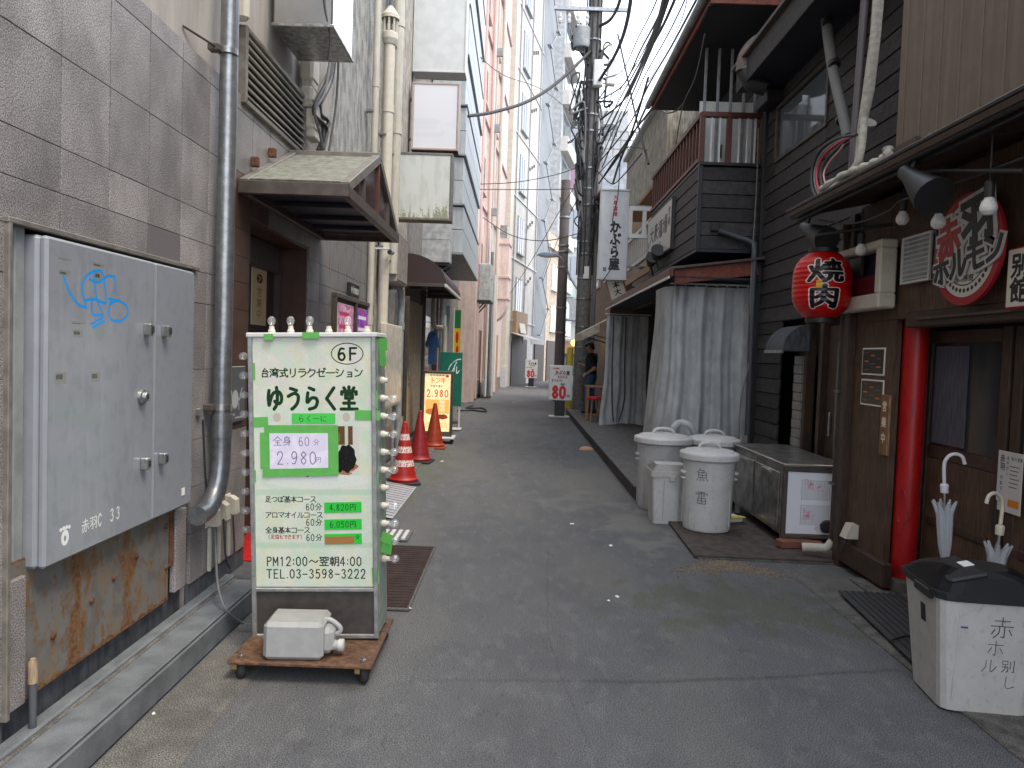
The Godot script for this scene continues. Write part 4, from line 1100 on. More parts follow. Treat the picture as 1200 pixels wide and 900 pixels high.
# ---------- things standing on the road at the left
func build_street_things_left() -> void:
	build_main_sign()
	var mat_im := mt(Color(0.085, 0.05, 0.045), 0.95, 0, "cell", 7.0, "blotch", 1.0, 1.5)
	var rm := thing("rubber_mat", "dark reddish brown ribbed mat on the asphalt behind the relaxation sign", "mat", Vector3(-0.95, 0, -4.86))
	part(rm, "mat_sheet", box(0.78, 0.012, 1.38, 0.004), mat_im, Vector3(-0.97, 0.011, -4.86))
	for i in 26:
		part(rm, "rib", box(0.75, 0.004, 0.02, 0.001), mat_im, Vector3(-0.97, 0.0185, -4.21 - i * 0.052))
	for e in [[0.39, 0, 0.014, 1.38], [-0.39, 0, 0.014, 1.38], [0, 0.684, 0.78, 0.014], [0, -0.684, 0.78, 0.014]]:
		part(rm, "mat_edge", box(e[2], 0.016, e[3], 0.004), m.concrete, Vector3(-0.97 + e[0], 0.012, -4.86 + e[1]))
	var rp := thing("ramp_plate", "aluminium ramp plate lying in front of the striped cone", "ramp", Vector3(-1.2, 0, -7.2))
	var tilt := Basis(Vector3.BACK, -0.16)
	part(rp, "plate", box(0.5, 0.008, 1.5, 0.002), mt(Color(0.5, 0.5, 0.52), 0.45, 0.5, "soft", 1.0), Vector3(-1.3, 0.05, -7.2), tilt)
	for i in 14: part(rp, "tread", box(0.48, 0.006, 0.012), m.galvanised, Vector3(-1.3, 0.056, -6.52 - i * 0.105), tilt)
	var gr := thing("drain_grate", "small steel grate beside the brown mat", "grate", Vector3(-1.1, 0, -5.85))
	part(gr, "grate_frame", box(0.42, 0.012, 0.32), m.galvanised, Vector3(-1.02, 0.012, -5.85))
	for i in 7: part(gr, "grate_bar", box(0.03, 0.01, 0.28), m.white_metal, Vector3(-1.18 + i * 0.055, 0.022, -5.85))
	var dp := thing("floor_plate", "grey chequered floor plate at the end of the kerb", "plate", Vector3(-1.5, 0, -4.6))
	part(dp, "plate", box(0.34, 0.014, 0.62, 0.004), mt(Color(0.2, 0.2, 0.2), 0.6, 0.2, "cell", 8.0, "blotch", 1.0, 2.0), Vector3(-1.5, 0.12, -4.52), Basis(Vector3.BACK, -0.12))
	part(dp, "plate_base", box(0.26, 0.1, 0.56, 0.01), m.concrete_dark, Vector3(-1.53, 0.05, -4.5))
	var rc := thing("red_carpet", "strip of red carpet on the doorstep of the granite building", "carpet", Vector3(-1.55, 0.14, -5.1))
	part(rc, "carpet_sheet", box(0.46, 0.012, 1.1, 0.003), m.red_plastic, Vector3(XL - 0.04, 0.149, -5.1))
	part(rc, "carpet_trim", box(0.03, 0.02, 1.12, 0.004), m.steel, Vector3(XL + 0.205, 0.15, -5.1))
	# cones
	var proto := make_cone("red traffic cone with three worn silver bands on the asphalt", true)
	proto.position = Vector3(-1.24, 0, -8.25)
	proto.rotation.y = 0.25
	var c2 := make_cone("faded crimson traffic cone without bands, in a black base", false)
	c2.position = Vector3(-1.28, 0, -9.85)
	c2.rotation.y = -0.1
	var c3 := make_cone("orange red traffic cone in front of the lit menu sign", false, true)
	c3.position = Vector3(-1.25, 0, -11.35)
	build_menu_sign()
	# green banner board
	var gb := thing("green_signboard", "green standing signboard with white writing behind the lit menu sign", "signboard", Vector3(-1.25, 0, -14))
	var im := canvas(160, 400, Color(0.0, 0.42, 0.33))
	write(im, "ル", Vector2(84, 100), 60, Color(0.92, 0.95, 0.93), 0.12)
	pen(im, smooth([Vector2(60, 130), Vector2(80, 90), Vector2(118, 56), Vector2(150, 48)], 6), 7, Color(0.92, 0.95, 0.93))
	pen(im, smooth([Vector2(66, 190), Vector2(84, 150), Vector2(120, 70)], 6), 6, Color(0.92, 0.95, 0.93))
	soil(im, 61, 0.02, Color(0.0, 0.36, 0.28), 0.5, 0.52)
	part(gb, "board", box(0.42, 1.02, 0.05, 0.006), mt(Color(0.01, 0.15, 0.1), 0.5), Vector3(-1.26, 0.97, -14))
	part(gb, "print", sheet(0.41, 1.01), printed(im, 0.4), Vector3(-1.26, 0.97, -13.973))
	for x in [-1.44, -1.08]: part(gb, "stand_leg", box(0.03, 0.46, 0.03), m.white_metal, Vector3(x, 0.24, -14))
	part(gb, "foot", box(0.44, 0.03, 0.3, 0.008), m.white_metal, Vector3(-1.26, 0.028, -14))
	var fl := thing("banner_flag", "narrow yellow and red banner on a pole behind the green signboard", "flag", Vector3(-1.26, 0, -15.2))
	var fz := -15.2
	tube(fl, "pole", [Vector3(-1.34, 0.0, fz), Vector3(-1.34, 2.4, fz)], 0.012, m.white_metal, 8)
	var fim := canvas(64, 256, Color(0.85, 0.7, 0.08))
	block(fim, 0, 0, 64, 80, Color(0.05, 0.45, 0.22))
	ellipse(fim, 30, 120, 16, 26, Color(0.8, 0.1, 0.08))
	ellipse(fim, 34, 180, 14, 24, Color(0.8, 0.12, 0.08))
	part(fl, "cloth", box(0.14, 1.2, 0.006), mt(Color(0.5, 0.35, 0.03), 0.8), Vector3(-1.265, 1.75, fz), Basis(Vector3.UP, -0.3))
	part(fl, "print", sheet(0.138, 1.19), printed(fim, 0.8), Vector3(-1.264, 1.75, fz + 0.0055), Basis(Vector3.UP, -0.3))
	part(fl, "pole_base", lathe([[0.15, 0.0], [0.15, 0.06], [0.1, 0.1], [0.03, 0.12], [0.0, 0.12]], 16), m.concrete_dark, Vector3(-1.34, 0.016, fz))
	# shirts hanging in the shop entrance
	var sh := thing("hanging_shirt", "blue work shirt hanging by the bent cream pipe", "shirt", Vector3(-1.55, 1.2, -13.7))
	part(sh, "shirt_cloth", prism(PackedVector2Array([Vector2(-0.07, 0), Vector2(0.07, 0), Vector2(0.07, 0.4), Vector2(0.1, 0.3), Vector2(0.13, 0.34), Vector2(0.08, 0.56), Vector2(0.03, 0.6), Vector2(-0.03, 0.6), Vector2(-0.08, 0.56), Vector2(-0.13, 0.34), Vector2(-0.1, 0.3), Vector2(-0.07, 0.4)]), 0.12), mt(Color(0.03, 0.09, 0.22), 0.9, 0, "blotch", 2.0), Vector3(-1.56, 1.25, -13.45))
	tube(sh, "hanger_hook", [Vector3(-1.56, 1.84, -13.45), Vector3(-1.56, 2.0, -13.45), Vector3(-1.72, 2.02, -13.45)], 0.006, m.steel, 6)
	# drain cover and hose on the far pavement
	var hs := thing("garden_hose", "black hose lying on the far pavement past the green signboard", "hose", Vector3(-1.1, 0.02, -19))
	tube(hs, "hose", smooth([Vector3(-1.45, 0.03, -18.2), Vector3(-1.1, 0.03, -18.6), Vector3(-0.75, 0.03, -18.3), Vector3(-0.9, 0.03, -19.4), Vector3(-1.3, 0.03, -19.2), Vector3(-1.2, 0.03, -20.2)], 8), 0.02, m.rubber, 8)

func make_cone(label: String, bands: bool, orange := false) -> Node3D:
	var c := thing("traffic_cone", label, "traffic cone", Vector3.ZERO, 0.0, "traffic cones in front of the shops")
	var red := mt(Color(0.5, 0.02, 0.014) if bands else (Color(0.46, 0.055, 0.016) if orange else Color(0.36, 0.018, 0.022)), 0.45, 0, "blotch", 2.0, "fine", 2.0)
	lpart(c, "base", box(0.36, 0.025, 0.36, 0.01), m.rubber if not orange else red, Vector3(0, 0.016, 0))
	lpart(c, "cone_body", lathe([[0.16, 0.03], [0.165, 0.055], [0.145, 0.075], [0.135, 0.1], [0.03, 0.66], [0.026, 0.685], [0.012, 0.695], [0.0, 0.696]], 28), red)
	if bands:
		var im := canvas(256, 32, Color(0.8, 0.79, 0.77))
		soil(im, 71, 0.08, Color(0.75, 0.2, 0.16), 1.0, 0.52)
		for y in [0.2, 0.35, 0.49]:
			var r0: float = 0.135 - (y - 0.1) / 0.56 * 0.105 + 0.0012
			var r1: float = 0.135 - (y + 0.07 - 0.1) / 0.56 * 0.105 + 0.0012
			lpart(c, "reflective_band", lathe([[r0, y], [r1, y + 0.07]], 28), printed(im, 0.35))
	return c

func build_menu_sign() -> void:
	var s := thing("menu_sign", "lit standing menu sign with orange writing in a dark frame", "sign", Vector3(-1.28, 0, -12))
	var im := canvas(240, 500, Color(0.93, 0.83, 0.62))
	soil(im, 81, 0.012, Color(0.97, 0.9, 0.72), 0.8, 0.48)
	var o := Color(0.85, 0.35, 0.1)
	write(im, "トンキ", Vector2(48, 36), 50, o, 0.12, 0.98)
	for k in 5: block(im, 46 + k * 28, 12, 22, 9, Color(0.45, 0.3, 0.2))
	ellipse(im, 206, 22, 16, 12, Color(0.75, 0.2, 0.1))
	write(im, "中本大酒分", Vector2(52, 100), 22, Color(0.4, 0.28, 0.2), 0.1, 1.05)
	write(im, "2.980", Vector2(18, 140), 66, Color(0.85, 0.28, 0.12), 0.13, 1.15)
	block(im, 10, 226, 220, 120, Color(0.87, 0.66, 0.36))
	for k in 3: write(im, "980", Vector2(140, 232 + k * 34), 28, Color(0.97, 0.92, 0.8), 0.12)
	ellipse(im, 66, 330, 52, 26, Color(0.72, 0.42, 0.2))
	ellipse(im, 170, 372, 50, 22, Color(0.5, 0.2, 0.1), 0.1)
	ellipse(im, 90, 390, 24, 14, Color(0.8, 0.5, 0.3))
	block(im, 20, 420, 200, 50, Color(0.9, 0.78, 0.55))
	part(s, "cabinet", box(0.5, 1.06, 0.14, 0.01), mt(Color(0.1, 0.085, 0.075), 0.5), Vector3(-1.29, 0.64, -12.07))
	var pm := printed(im, 0.3)
	pm.emission_enabled = true
	pm.emission = Color.BLACK
	pm.emission_texture = pm.albedo_texture
	pm.emission_energy_multiplier = 0.28
	part(s, "lit_panel", sheet(0.42, 0.95), pm, Vector3(-1.29, 0.66, -11.995))
	for k in [[0, 0.505, 0.5, 0.04], [0, -0.5, 0.5, 0.06]]: part(s, "frame", box(k[2], k[3], 0.03, 0.004), m.bronze, Vector3(-1.29, 0.64 + k[1], -11.985))
	for k in [-1, 1]: part(s, "frame", box(0.035, 0.95, 0.03, 0.004), m.bronze, Vector3(-1.29 + k * 0.2325, 0.645, -11.985))
	part(s, "base", box(0.56, 0.035, 0.4, 0.01), m.white_metal, Vector3(-1.27, 0.09, -12.05))
	for q in [[-1.5, -11.9], [-1.04, -11.9], [-1.5, -12.2], [-1.04, -12.2]]:
		part(s, "caster", lathe([[0.0, -0.016], [0.034, -0.014], [0.038, 0.0], [0.034, 0.014], [0.0, 0.016]], 12), m.rubber, Vector3(q[0], 0.04, q[1]), Basis(Vector3.BACK, PI / 2))
	var l := AreaLight3D.new()
	l.name = "menu_sign_light"
	l.area_size = Vector2(0.42, 0.95)
	l.light_color = Color(1.0, 0.82, 0.55)
	l.light_energy = 0.06
	l.area_range = 6.0
	l.shadow_enabled = true
	add_child(l)
	l.position = Vector3(-1.29, 0.66, -11.96)
	l.rotation.y = PI

func build_main_sign() -> void:
	var s := thing("relaxation_sign", "tall wheeled light box sign with green lettering and bare bulbs", "sign", Vector3(-0.925, 0, -3.5))
	var W := 0.607
	var Hh := 1.455
	var D := 0.21
	var lean := Basis(Vector3.BACK, 0.037)
	var put := func(called, mesh, mat, at: Vector3, bs := Basis.IDENTITY): return lpart(s, called, mesh, mat, Vector3(0, 0.1, 0) + lean * at, lean * bs)
	var alu := mt(Color(0.42, 0.43, 0.42), 0.4, 0.6, "blotch", 2.0)
	put.call("cabinet", box(W - 0.01, Hh - 0.01, D - 0.01, 0.004), mt(Color(0.25, 0.26, 0.25), 0.5, 0.3, "blotch", 1.4), Vector3(0, Hh / 2, -D / 2))
	for k in [-1, 1]:
		put.call("side_frame", box(0.022, Hh, 0.03, 0.003), alu, Vector3(k * (W / 2 - 0.011), Hh / 2, 0.002))
		put.call("side_frame", box(0.022, Hh, 0.03, 0.003), alu, Vector3(k * (W / 2 - 0.011), Hh / 2, -D))
		put.call("side_panel", box(0.006, Hh - 0.04, D - 0.04), mt(Color(0.27, 0.33, 0.29), 0.35, 0.2, "blotch", 1.5), Vector3(k * (W / 2 - 0.001), Hh / 2, -D / 2))
	put.call("top_frame", box(W + 0.012, 0.022, D + 0.04, 0.004), m.white_metal, Vector3(0, Hh, -D / 2))
	put.call("middle_rail", box(W - 0.04, 0.018, 0.03, 0.003), alu, Vector3(0, 0.236, 0.002))
	put.call("bottom_rail", box(W - 0.04, 0.02, 0.03, 0.003), alu, Vector3(0, 0.01, 0.002))
	put.call("kick_panel", box(W - 0.044, 0.206, 0.01), mt(Color(0.06, 0.05, 0.045), 0.6, 0, "blotch", 2.0), Vector3(0, 0.124, 0.0))
	# printed face, one pixel a millimetre
	var pw := 563
	var ph := 1200
	var im := canvas(pw, ph, Color(0.91, 0.9, 0.87))
	block(im, 0, 330, pw, 870, Color(0.88, 0.93, 0.87))
	soil(im, 91, 0.006, Color(0.93, 0.94, 0.88), 0.9, 0.42)
	soil(im, 92, 0.008, Color(0.93, 0.92, 0.76), 0.55, 0.52)
	soil(im, 93, 0.007, Color(0.84, 0.92, 0.83), 0.6, 0.5)
	for y in [742, 1000]:
		for k in 40: ellipse(im, 7 + k * 14, y, 8, 14, Color(0.74, 0.87, 0.76, 0.5))
		for k in 40: ellipse(im, k * 14, y + 12, 6, 8, Color(0.8, 0.9, 0.8, 0.5))
	var gd := Color(0.06, 0.23, 0.1)
	var bk := Color(0.1, 0.12, 0.1)
	var el := []
	for k in 49: el.append(Vector2(448 + cos(k * TAU / 48) * 75, 78 + sin(k * TAU / 48) * 50))
	pen(im, el, 4.0, bk)
	write(im, "6F", Vector2(398, 46), 66, bk, 0.15, 1.05, false, 1.25)
	write(im, "台湾式リラクゼーション", Vector2(32, 146), 46, gd, 0.12, 0.97)
	write(im, "ゆうらく堂", Vector2(58, 232), 118, gd, 0.135, 0.98, false, 0.76)
	ellipse(im, 110, 382, 18, 22, Color(0.82, 0.78, 0.74))
	ellipse(im, 440, 382, 18, 22, Color(0.82, 0.78, 0.74))
	# picture on the print: someone lying down, only dark hair and a bare shoulder show
	block(im, 100, 430, 400, 232, Color(0.9, 0.9, 0.86))
	block(im, 400, 425, 70, 90, Color(0.42, 0.3, 0.18))
	block(im, 432, 420, 16, 100, Color(0.86, 0.86, 0.8))
	ellipse(im, 396, 480, 14, 34, Color(0.5, 0.48, 0.2))
	ellipse(im, 400, 616, 92, 36, Color(0.72, 0.45, 0.3), 0.06)
	ellipse(im, 300, 650, 160, 26, Color(0.68, 0.5, 0.36), 0.05)
	ellipse(im, 440, 580, 44, 66, Color(0.05, 0.04, 0.05), 0.08)
	ellipse(im, 405, 600, 34, 44, Color(0.05, 0.04, 0.05), 0.1)
	ellipse(im, 300, 690, 240, 36, Color(0.93, 0.95, 0.92), 0.05)
	ellipse(im, 252, 662, 8, 9, Color(0.6, 0.25, 0.45))
	for r in [["足つぼ基本コース", 762], ["アロマオイルコース", 838], ["全身基本コース", 912]]:
		write(im, r[0], Vector2(46, r[1]), 32, bk, 0.1, 0.96)
	for y in [797, 872, 946]: write(im, "60分", Vector2(240, y), 36, bk, 0.09, 1.0)
	write(im, "(足踏もできます)", Vector2(58, 950), 21, Color(0.75, 0.12, 0.1), 0.1, 0.96)
	write(im, "PM12:00〜翌朝4:00", Vector2(48, 1056), 48, bk, 0.1, 1.0, false, 1.04)
	write(im, "TEL.03-3598-3222", Vector2(48, 1117), 48, bk, 0.1, 1.0, false, 1.04)
	soil(im, 94, 0.09, Color(0.7, 0.72, 0.66), 0.35, 0.64)
	var py := 0.248 + 0.6
	var face := printed(im, 0.25)
	face.albedo_color = Color(0.87, 0.87, 0.87)
	put.call("printed_face", sheet(0.563, 1.19), face, Vector3(0, py, 0.006))
	put.call("face_backing", box(0.566, 1.2, 0.006), m.white_metal, Vector3(0, py, 0.0015))
	# green tape and the paper held by it: x, y in millimetres of the print
	var tape := func(x0, y0, x1, y1, turn := 0.0, z := 0.0):
		return put.call("tape_strip", box(snappedf((x1 - x0) / 1000.0, 0.001), snappedf((y1 - y0) / 1000.0, 0.001), 0.0012), m.green_tape, Vector3((x0 + x1) / 2000.0 - 0.2815, 0.248 + 1.195 - (y0 + y1) / 2000.0, 0.0075 + z), Basis(Vector3.BACK, turn))
	tape.call(-18, 378, 68, 424, 0.03)
	tape.call(182, 360, 388, 408)
	tape.call(482, 346, 600, 394, -0.03)
	tape.call(28, 452, 76, 625)
	tape.call(50, 416, 400, 458, 0.0, 0.0015)
	tape.call(352, 452, 402, 625, 0.0, 0.003)
	tape.call(40, 622, 402, 660, 0.02, 0.0045)
	tape.call(-20, 120, 10, 200)
	tape.call(-20, 630, 6, 690)
	tape.call(570, 250, 590, 340)
	tape.call(556, 1100, 590, 1180, 0.05)
	tape.call(568, 640, 590, 700)
	var pim := canvas(280, 170, Color(0.83, 0.8, 0.88))
	soil(pim, 95, 0.01, Color(0.88, 0.86, 0.92), 0.8, 0.5)
	var ink := Color(0.36, 0.34, 0.48)
	write(pim, "全身", Vector2(14, 12), 48, ink, 0.06, 0.95)
	write(pim, "60", Vector2(136, 14), 48, ink, 0.06, 1.0)
	write(pim, "分", Vector2(208, 26), 32, ink, 0.06)
	write(pim, "2.980", Vector2(30, 84), 68, ink, 0.06, 1.05)
	write(pim, "円", Vector2(220, 112), 28, ink, 0.07)
	var paper: MeshInstance3D = put.call("price_paper", box(0.28, 0.17, 0.001), m.paper, Vector3(0.214 - 0.2815, 0.248 + 1.195 - 0.54, 0.0105))
	lpart(paper, "handwriting", sheet(0.278, 0.168), printed(pim, 0.8), Vector3(0, 0, 0.0009))
	var tim := canvas(200, 48, Color(0.26, 0.76, 0.3))
	write(tim, "らくーに", Vector2(24, 8), 34, Color(0.1, 0.3, 0.1), 0.08, 1.05)
	put.call("tape_note", sheet(0.2, 0.046), printed(tim, 0.5), Vector3(0.285 - 0.2815, 0.248 + 1.195 - 0.384, 0.0092))
	for r in [["4,820円", 810, 0], ["6,050円", 892, 0], ["", 962, 1]]:
		var lim := canvas(176, 50, Color(0.1, 0.74, 0.2))
		if r[2] == 0: write(lim, r[0], Vector2(22, 8), 34, Color(0.05, 0.16, 0.06), 0.09, 1.0)
		else:
			block(lim, 0, 12, 140, 38, Color(0.6, 0.42, 0.24))
			write(lim, "分", Vector2(146, 6), 22, Color(0.05, 0.16, 0.06), 0.1)
		var lb: MeshInstance3D = put.call("price_label", box(0.178, 0.05, 0.002), m.green_tape, Vector3(0.42 - 0.2815, 0.248 + 1.195 - r[1] / 1000.0, 0.0075), Basis(Vector3.BACK, 0.02))
		lpart(lb, "handwriting", sheet(0.176, 0.048), printed(lim, 0.5), Vector3(0, 0, 0.0012))
	# torn tape flags at the right edge
	for q in [[0.325, 1.41, 0.05, 0.06, 0.0], [0.325, 1.345, 0.035, 0.08, 0.05], [0.335, 0.47, 0.06, 0.05, -0.3], [0.335, 0.43, 0.06, 0.07, -0.15]]:
		put.call("tape_flag", box(q[2], q[3], 0.0015), m.green_tape, Vector3(q[0], q[1], -0.05), Basis(Vector3.BACK, q[4]) * Basis(Vector3.UP, -0.4))
	for q in [[-0.2, 1.445], [0.0, 1.452]]:
		put.call("tape_strip", box(0.08 if q[0] == 0.0 else 0.045, 0.03, 0.0015), m.green_tape, Vector3(q[0], q[1], 0.024))
	# sockets and clear bulbs
	var clear := glass(0.1, Color(1, 1, 1))
	var socket := lathe([[0.0, 0.0], [0.017, 0.0], [0.018, 0.012], [0.013, 0.02], [0.012, 0.034], [0.0, 0.034]], 12)
	var bulb := lathe([[0.0, 0.03], [0.009, 0.034], [0.012, 0.042], [0.018, 0.052], [0.02, 0.062], [0.016, 0.074], [0.008, 0.081], [0.0, 0.083]], 14)
	var lamp := func(at: Vector3, bs: Basis, has_bulb: bool):
		var o: MeshInstance3D = put.call("bulb_socket", socket, m.ivory, at, bs)
		if has_bulb: lpart(o, "bulb", bulb, clear)
	for k in 6: lamp.call(Vector3(-0.225 + k * 0.093, Hh + 0.011, -0.1), Basis.IDENTITY, k in [0, 1, 2, 4])
	for k in 11: lamp.call(Vector3(W / 2 + 0.002, Hh - 0.22 - k * 0.088, -0.1), Basis(Vector3.BACK, -PI / 2), k != 6 and k != 0)
	for k in 10: lamp.call(Vector3(-W / 2 - 0.002, Hh - 0.1 - k * 0.095, -0.1), Basis(Vector3.BACK, PI / 2), true)
	# rolling board with casters
	lpart(s, "rolling_board", box(0.64, 0.018, 0.6, 0.005), m.board_wood, Vector3(0.005, 0.09, 0.0))
	for q in [[-0.27, 0.25], [0.28, 0.25], [-0.27, -0.24], [0.28, -0.24]]:
		var cs := lpart(s, "caster", lathe([[0.0, -0.018], [0.034, -0.018], [0.041, -0.011], [0.043, 0.0], [0.041, 0.011], [0.034, 0.018], [0.0, 0.018]], 18), m.rubber, Vector3(q[0], 0.045, q[1]), Basis(Vector3.UP, 0.5) * Basis(Vector3.BACK, PI / 2))
		lpart(s, "caster_fork", box(0.05, 0.045, 0.03, 0.004), mt(Color(0.4, 0.28, 0.1), 0.5, 0.5), Vector3(q[0] - 0.012, 0.066, q[1]))
		lpart(s, "bolt", lathe([[0.012, 0.0], [0.012, 0.008], [0.006, 0.01], [0.006, 0.02], [0.0, 0.02]], 8), m.steel, Vector3(q[0], 0.1, q[1]))
	# plastic can lying on the board
	var j := thing("plastic_jerry_can", "cloudy white plastic jerry can lying on the rolling board", "jerry can", Vector3(-0.93, 0.1, -3.32))
	var pl := mt(Color(0.44, 0.445, 0.44), 0.32, 0, "soft", 2.0)
	pl.transparency = BaseMaterial3D.TRANSPARENCY_ALPHA
	pl.albedo_color.a = 0.8
	var st := begin()
	add_box(st, Transform3D(Basis.IDENTITY, Vector3(-0.03, 0.086, 0)), Vector3(0.265, 0.17, 0.2), 0.018)
	add_box(st, Transform3D(Basis.IDENTITY, Vector3(0.112, 0.078, 0)), Vector3(0.06, 0.12, 0.14), 0.022)
	lpart(j, "can_body", st.commit(), pl)
	var stt := begin()
	add_tube(stt, smooth([Vector3(0.085, 0.158, 0), Vector3(0.12, 0.152, 0), Vector3(0.158, 0.122, 0), Vector3(0.158, 0.1, 0), Vector3(0.13, 0.085, 0)], 5), 0.011, 10)
	lpart(j, "handle", stt.commit(), pl)
	lpart(j, "neck", lathe([[0.024, 0.0], [0.022, 0.03]], 14), pl, Vector3(0.135, 0.05, 0.03), Basis(Vector3.BACK, -PI / 2))
	lpart(j, "cap", lathe([[0.027, 0.0], [0.028, 0.022], [0.02, 0.026], [0.0, 0.026]], 14), m.can_white, Vector3(0.16, 0.05, 0.03), Basis(Vector3.BACK, -PI / 2))
	for x in [-0.1, -0.03, 0.04]: lpart(j, "moulded_band", box(0.008, 0.12, 0.194, 0.003), pl, Vector3(x, 0.086, 0))
	j.rotation.y = 0.05

# ---------- brown bar house: wall, eave, red pillar, doors
func build_near_house() -> void:
	var x := 2.45
	var h := thing("brown_bar_house", "brown timber bar house with a dark tiled eave and wooden doors", "house", Vector3(4, 0, -3))
	# lower wall in boards, from the corner to the doorway
	var ze := -5.5
	part(h, "corner_post", box(0.1, 2.6, 0.09, 0.006), m.dark_wood, Vector3(x + 0.02, 1.3, ze))
	for i in 4:
		part(h, "wall_board", box(0.05, 1.72, 0.138, 0.004), m.brown_wall, Vector3(x + 0.045, 0.95, ze + 0.115 + i * 0.142))
	part(h, "wall_core", box(0.5, 3.0, 0.6), m.dark_wood, Vector3(x + 0.33, 1.5, ze + 0.32))
	part(h, "wall_foot", box(0.06, 0.16, 0.7, 0.006), m.dark_wood, Vector3(x + 0.01, 0.13, ze + 0.36))
	for i in 12:
		part(h, "upper_board", box(0.05, 0.84, 0.44, 0.004), m.brown_wall, Vector3(x + 0.045, 2.23, ze + 0.27 + i * 0.443))
	part(h, "upper_core", box(0.4, 0.9, 5.4), m.dark_wood, Vector3(x + 0.28, 2.26, ze + 2.8))
	part(h, "lintel", box(0.12, 0.1, 4.6, 0.008), m.dark_wood, Vector3(x + 0.07, 1.8, -2.45))
	part(h, "lintel_rail", box(0.02, 0.015, 4.4), m.bronze, Vector3(x - 0.002, 1.8, -2.4))
	# doors set back behind the pillar
	var xd := 2.72
	part(h, "door_jamb", box(0.3, 1.76, 0.08, 0.006), m.dark_wood, Vector3(2.64, 0.9, -4.97))
	part(h, "doorway_core", box(0.1, 1.8, 5.0), m.black, Vector3(xd + 0.14, 0.9, -2.4))
	for i in 4:
		var zc := -4.5 + i * 0.86
		var d := part(h, "sliding_door", box(0.03, 0.86, 0.78), m.brown_wall, Vector3(xd + 0.01 * (i % 2), 0.5, zc))
		var dx := xd + 0.01 * (i % 2)
		for s in [-0.385, 0.385]: part(d, "door_stile", box(0.045, 1.7, 0.075, 0.005), m.dark_wood, Vector3(dx, 0.9, zc + s))
		for y in [0.1, 0.96, 1.7]: part(d, "door_rail", box(0.043, 0.08, 0.69, 0.005), m.dark_wood, Vector3(dx, y, zc))
		part(d, "door_rail", box(0.02, 0.05, 0.6, 0.005), m.dark_wood, Vector3(dx - 0.02, 0.52, zc))
		part(d, "pane", box(0.008, 0.66, 0.69), m.pane_dark, Vector3(dx, 1.33, zc))
		part(d, "curtain", box(0.01, 0.62, 0.34), mt(Color(0.1, 0.1, 0.13), 0.9, 0, "streak", Vector3(6, 0.3, 6)), Vector3(dx - 0.012, 1.33, zc - 0.14))
		part(d, "handle", box(0.014, 0.16, 0.03, 0.004), m.black, Vector3(dx - 0.026, 0.7, zc + 0.385))
	var pz := -4.87
	var rim_ := canvas(160, 640, Color(0.69, 0.075, 0.09))
	soil(rim_, 151, 0.02, Color(0.62, 0.06, 0.08), 0.8, 0.5, 0.4)
	soil(rim_, 152, 0.05, Color(0.42, 0.05, 0.06), 0.8, 0.66, 0.25)
	soil(rim_, 153, 0.12, Color(0.6, 0.4, 0.36), 0.8, 0.74, 0.6)
	for k in 30:
		var p := Vector2(rng.randf() * 160, 300 + 340 * sqrt(rng.randf()))
		pen(rim_, [p, p + Vector2(rng.randf_range(-5, 5), rng.randf_range(2, 16))], rng.randf_range(0.8, 2.2), Color(0.35, 0.12, 0.1, 0.7) if k % 3 else Color(0.75, 0.5, 0.46, 0.7))
	var pil := part(h, "red_pillar", lathe([[0.075, 0.0], [0.075, 1.74]], 24), printed(rim_, 0.4), Vector3(2.6, 0.08, pz))
	part(pil, "stone_foot", lathe([[0.11, 0.0], [0.11, 0.09], [0.09, 0.11], [0.0, 0.11]], 20), m.concrete_dark, Vector3(2.6, 0.0, pz))
	# eave over the wall: deck, tiles edge, gutter
	var xe := 2.02
	part(h, "eave_deck", box(0.6, 0.03, 5.6), m.dark_wood, Vector3(2.26, 2.66, -2.75), Basis(Vector3.BACK, 0.22))
	part(h, "eave_fascia", box(0.03, 0.1, 5.6, 0.006), m.black, Vector3(xe + 0.02, 2.6, -2.75))
	part(h, "eave_sheet", box(0.64, 0.02, 5.66, 0.004), mt(Color(0.05, 0.045, 0.045), 0.5, 0.3, "blotch", 0.9), Vector3(2.27, 2.692, -2.75), Basis(Vector3.BACK, 0.22))
	tube(h, "eave_gutter", [Vector3(xe - 0.02, 2.585, -5.56), Vector3(xe - 0.02, 2.585, 0.1)], 0.022, m.black, 10)
	for i in 6: part(h, "rafter", box(0.5, 0.05, 0.04, 0.004), m.dark_wood, Vector3(2.27, 2.63, -5.3 + i * 0.9), Basis(Vector3.BACK, 0.22))
	# upper storey: ribbed brown sheet metal
	part(h, "upper_wall", box(1.0, 3.6, 6.0), m.brown_upper, Vector3(3.06, 4.6, -2.2))
	for i in 26:
		part(h, "sheet_rib", box(0.012, 3.6, 0.02, 0.004), m.brown_upper, Vector3(2.558, 4.6, -5.12 + i * 0.21))
	part(h, "roof_edge", box(1.3, 0.12, 6.2, 0.01), m.black, Vector3(2.95, 6.45, -2.2))
	build_near_fittings(x)

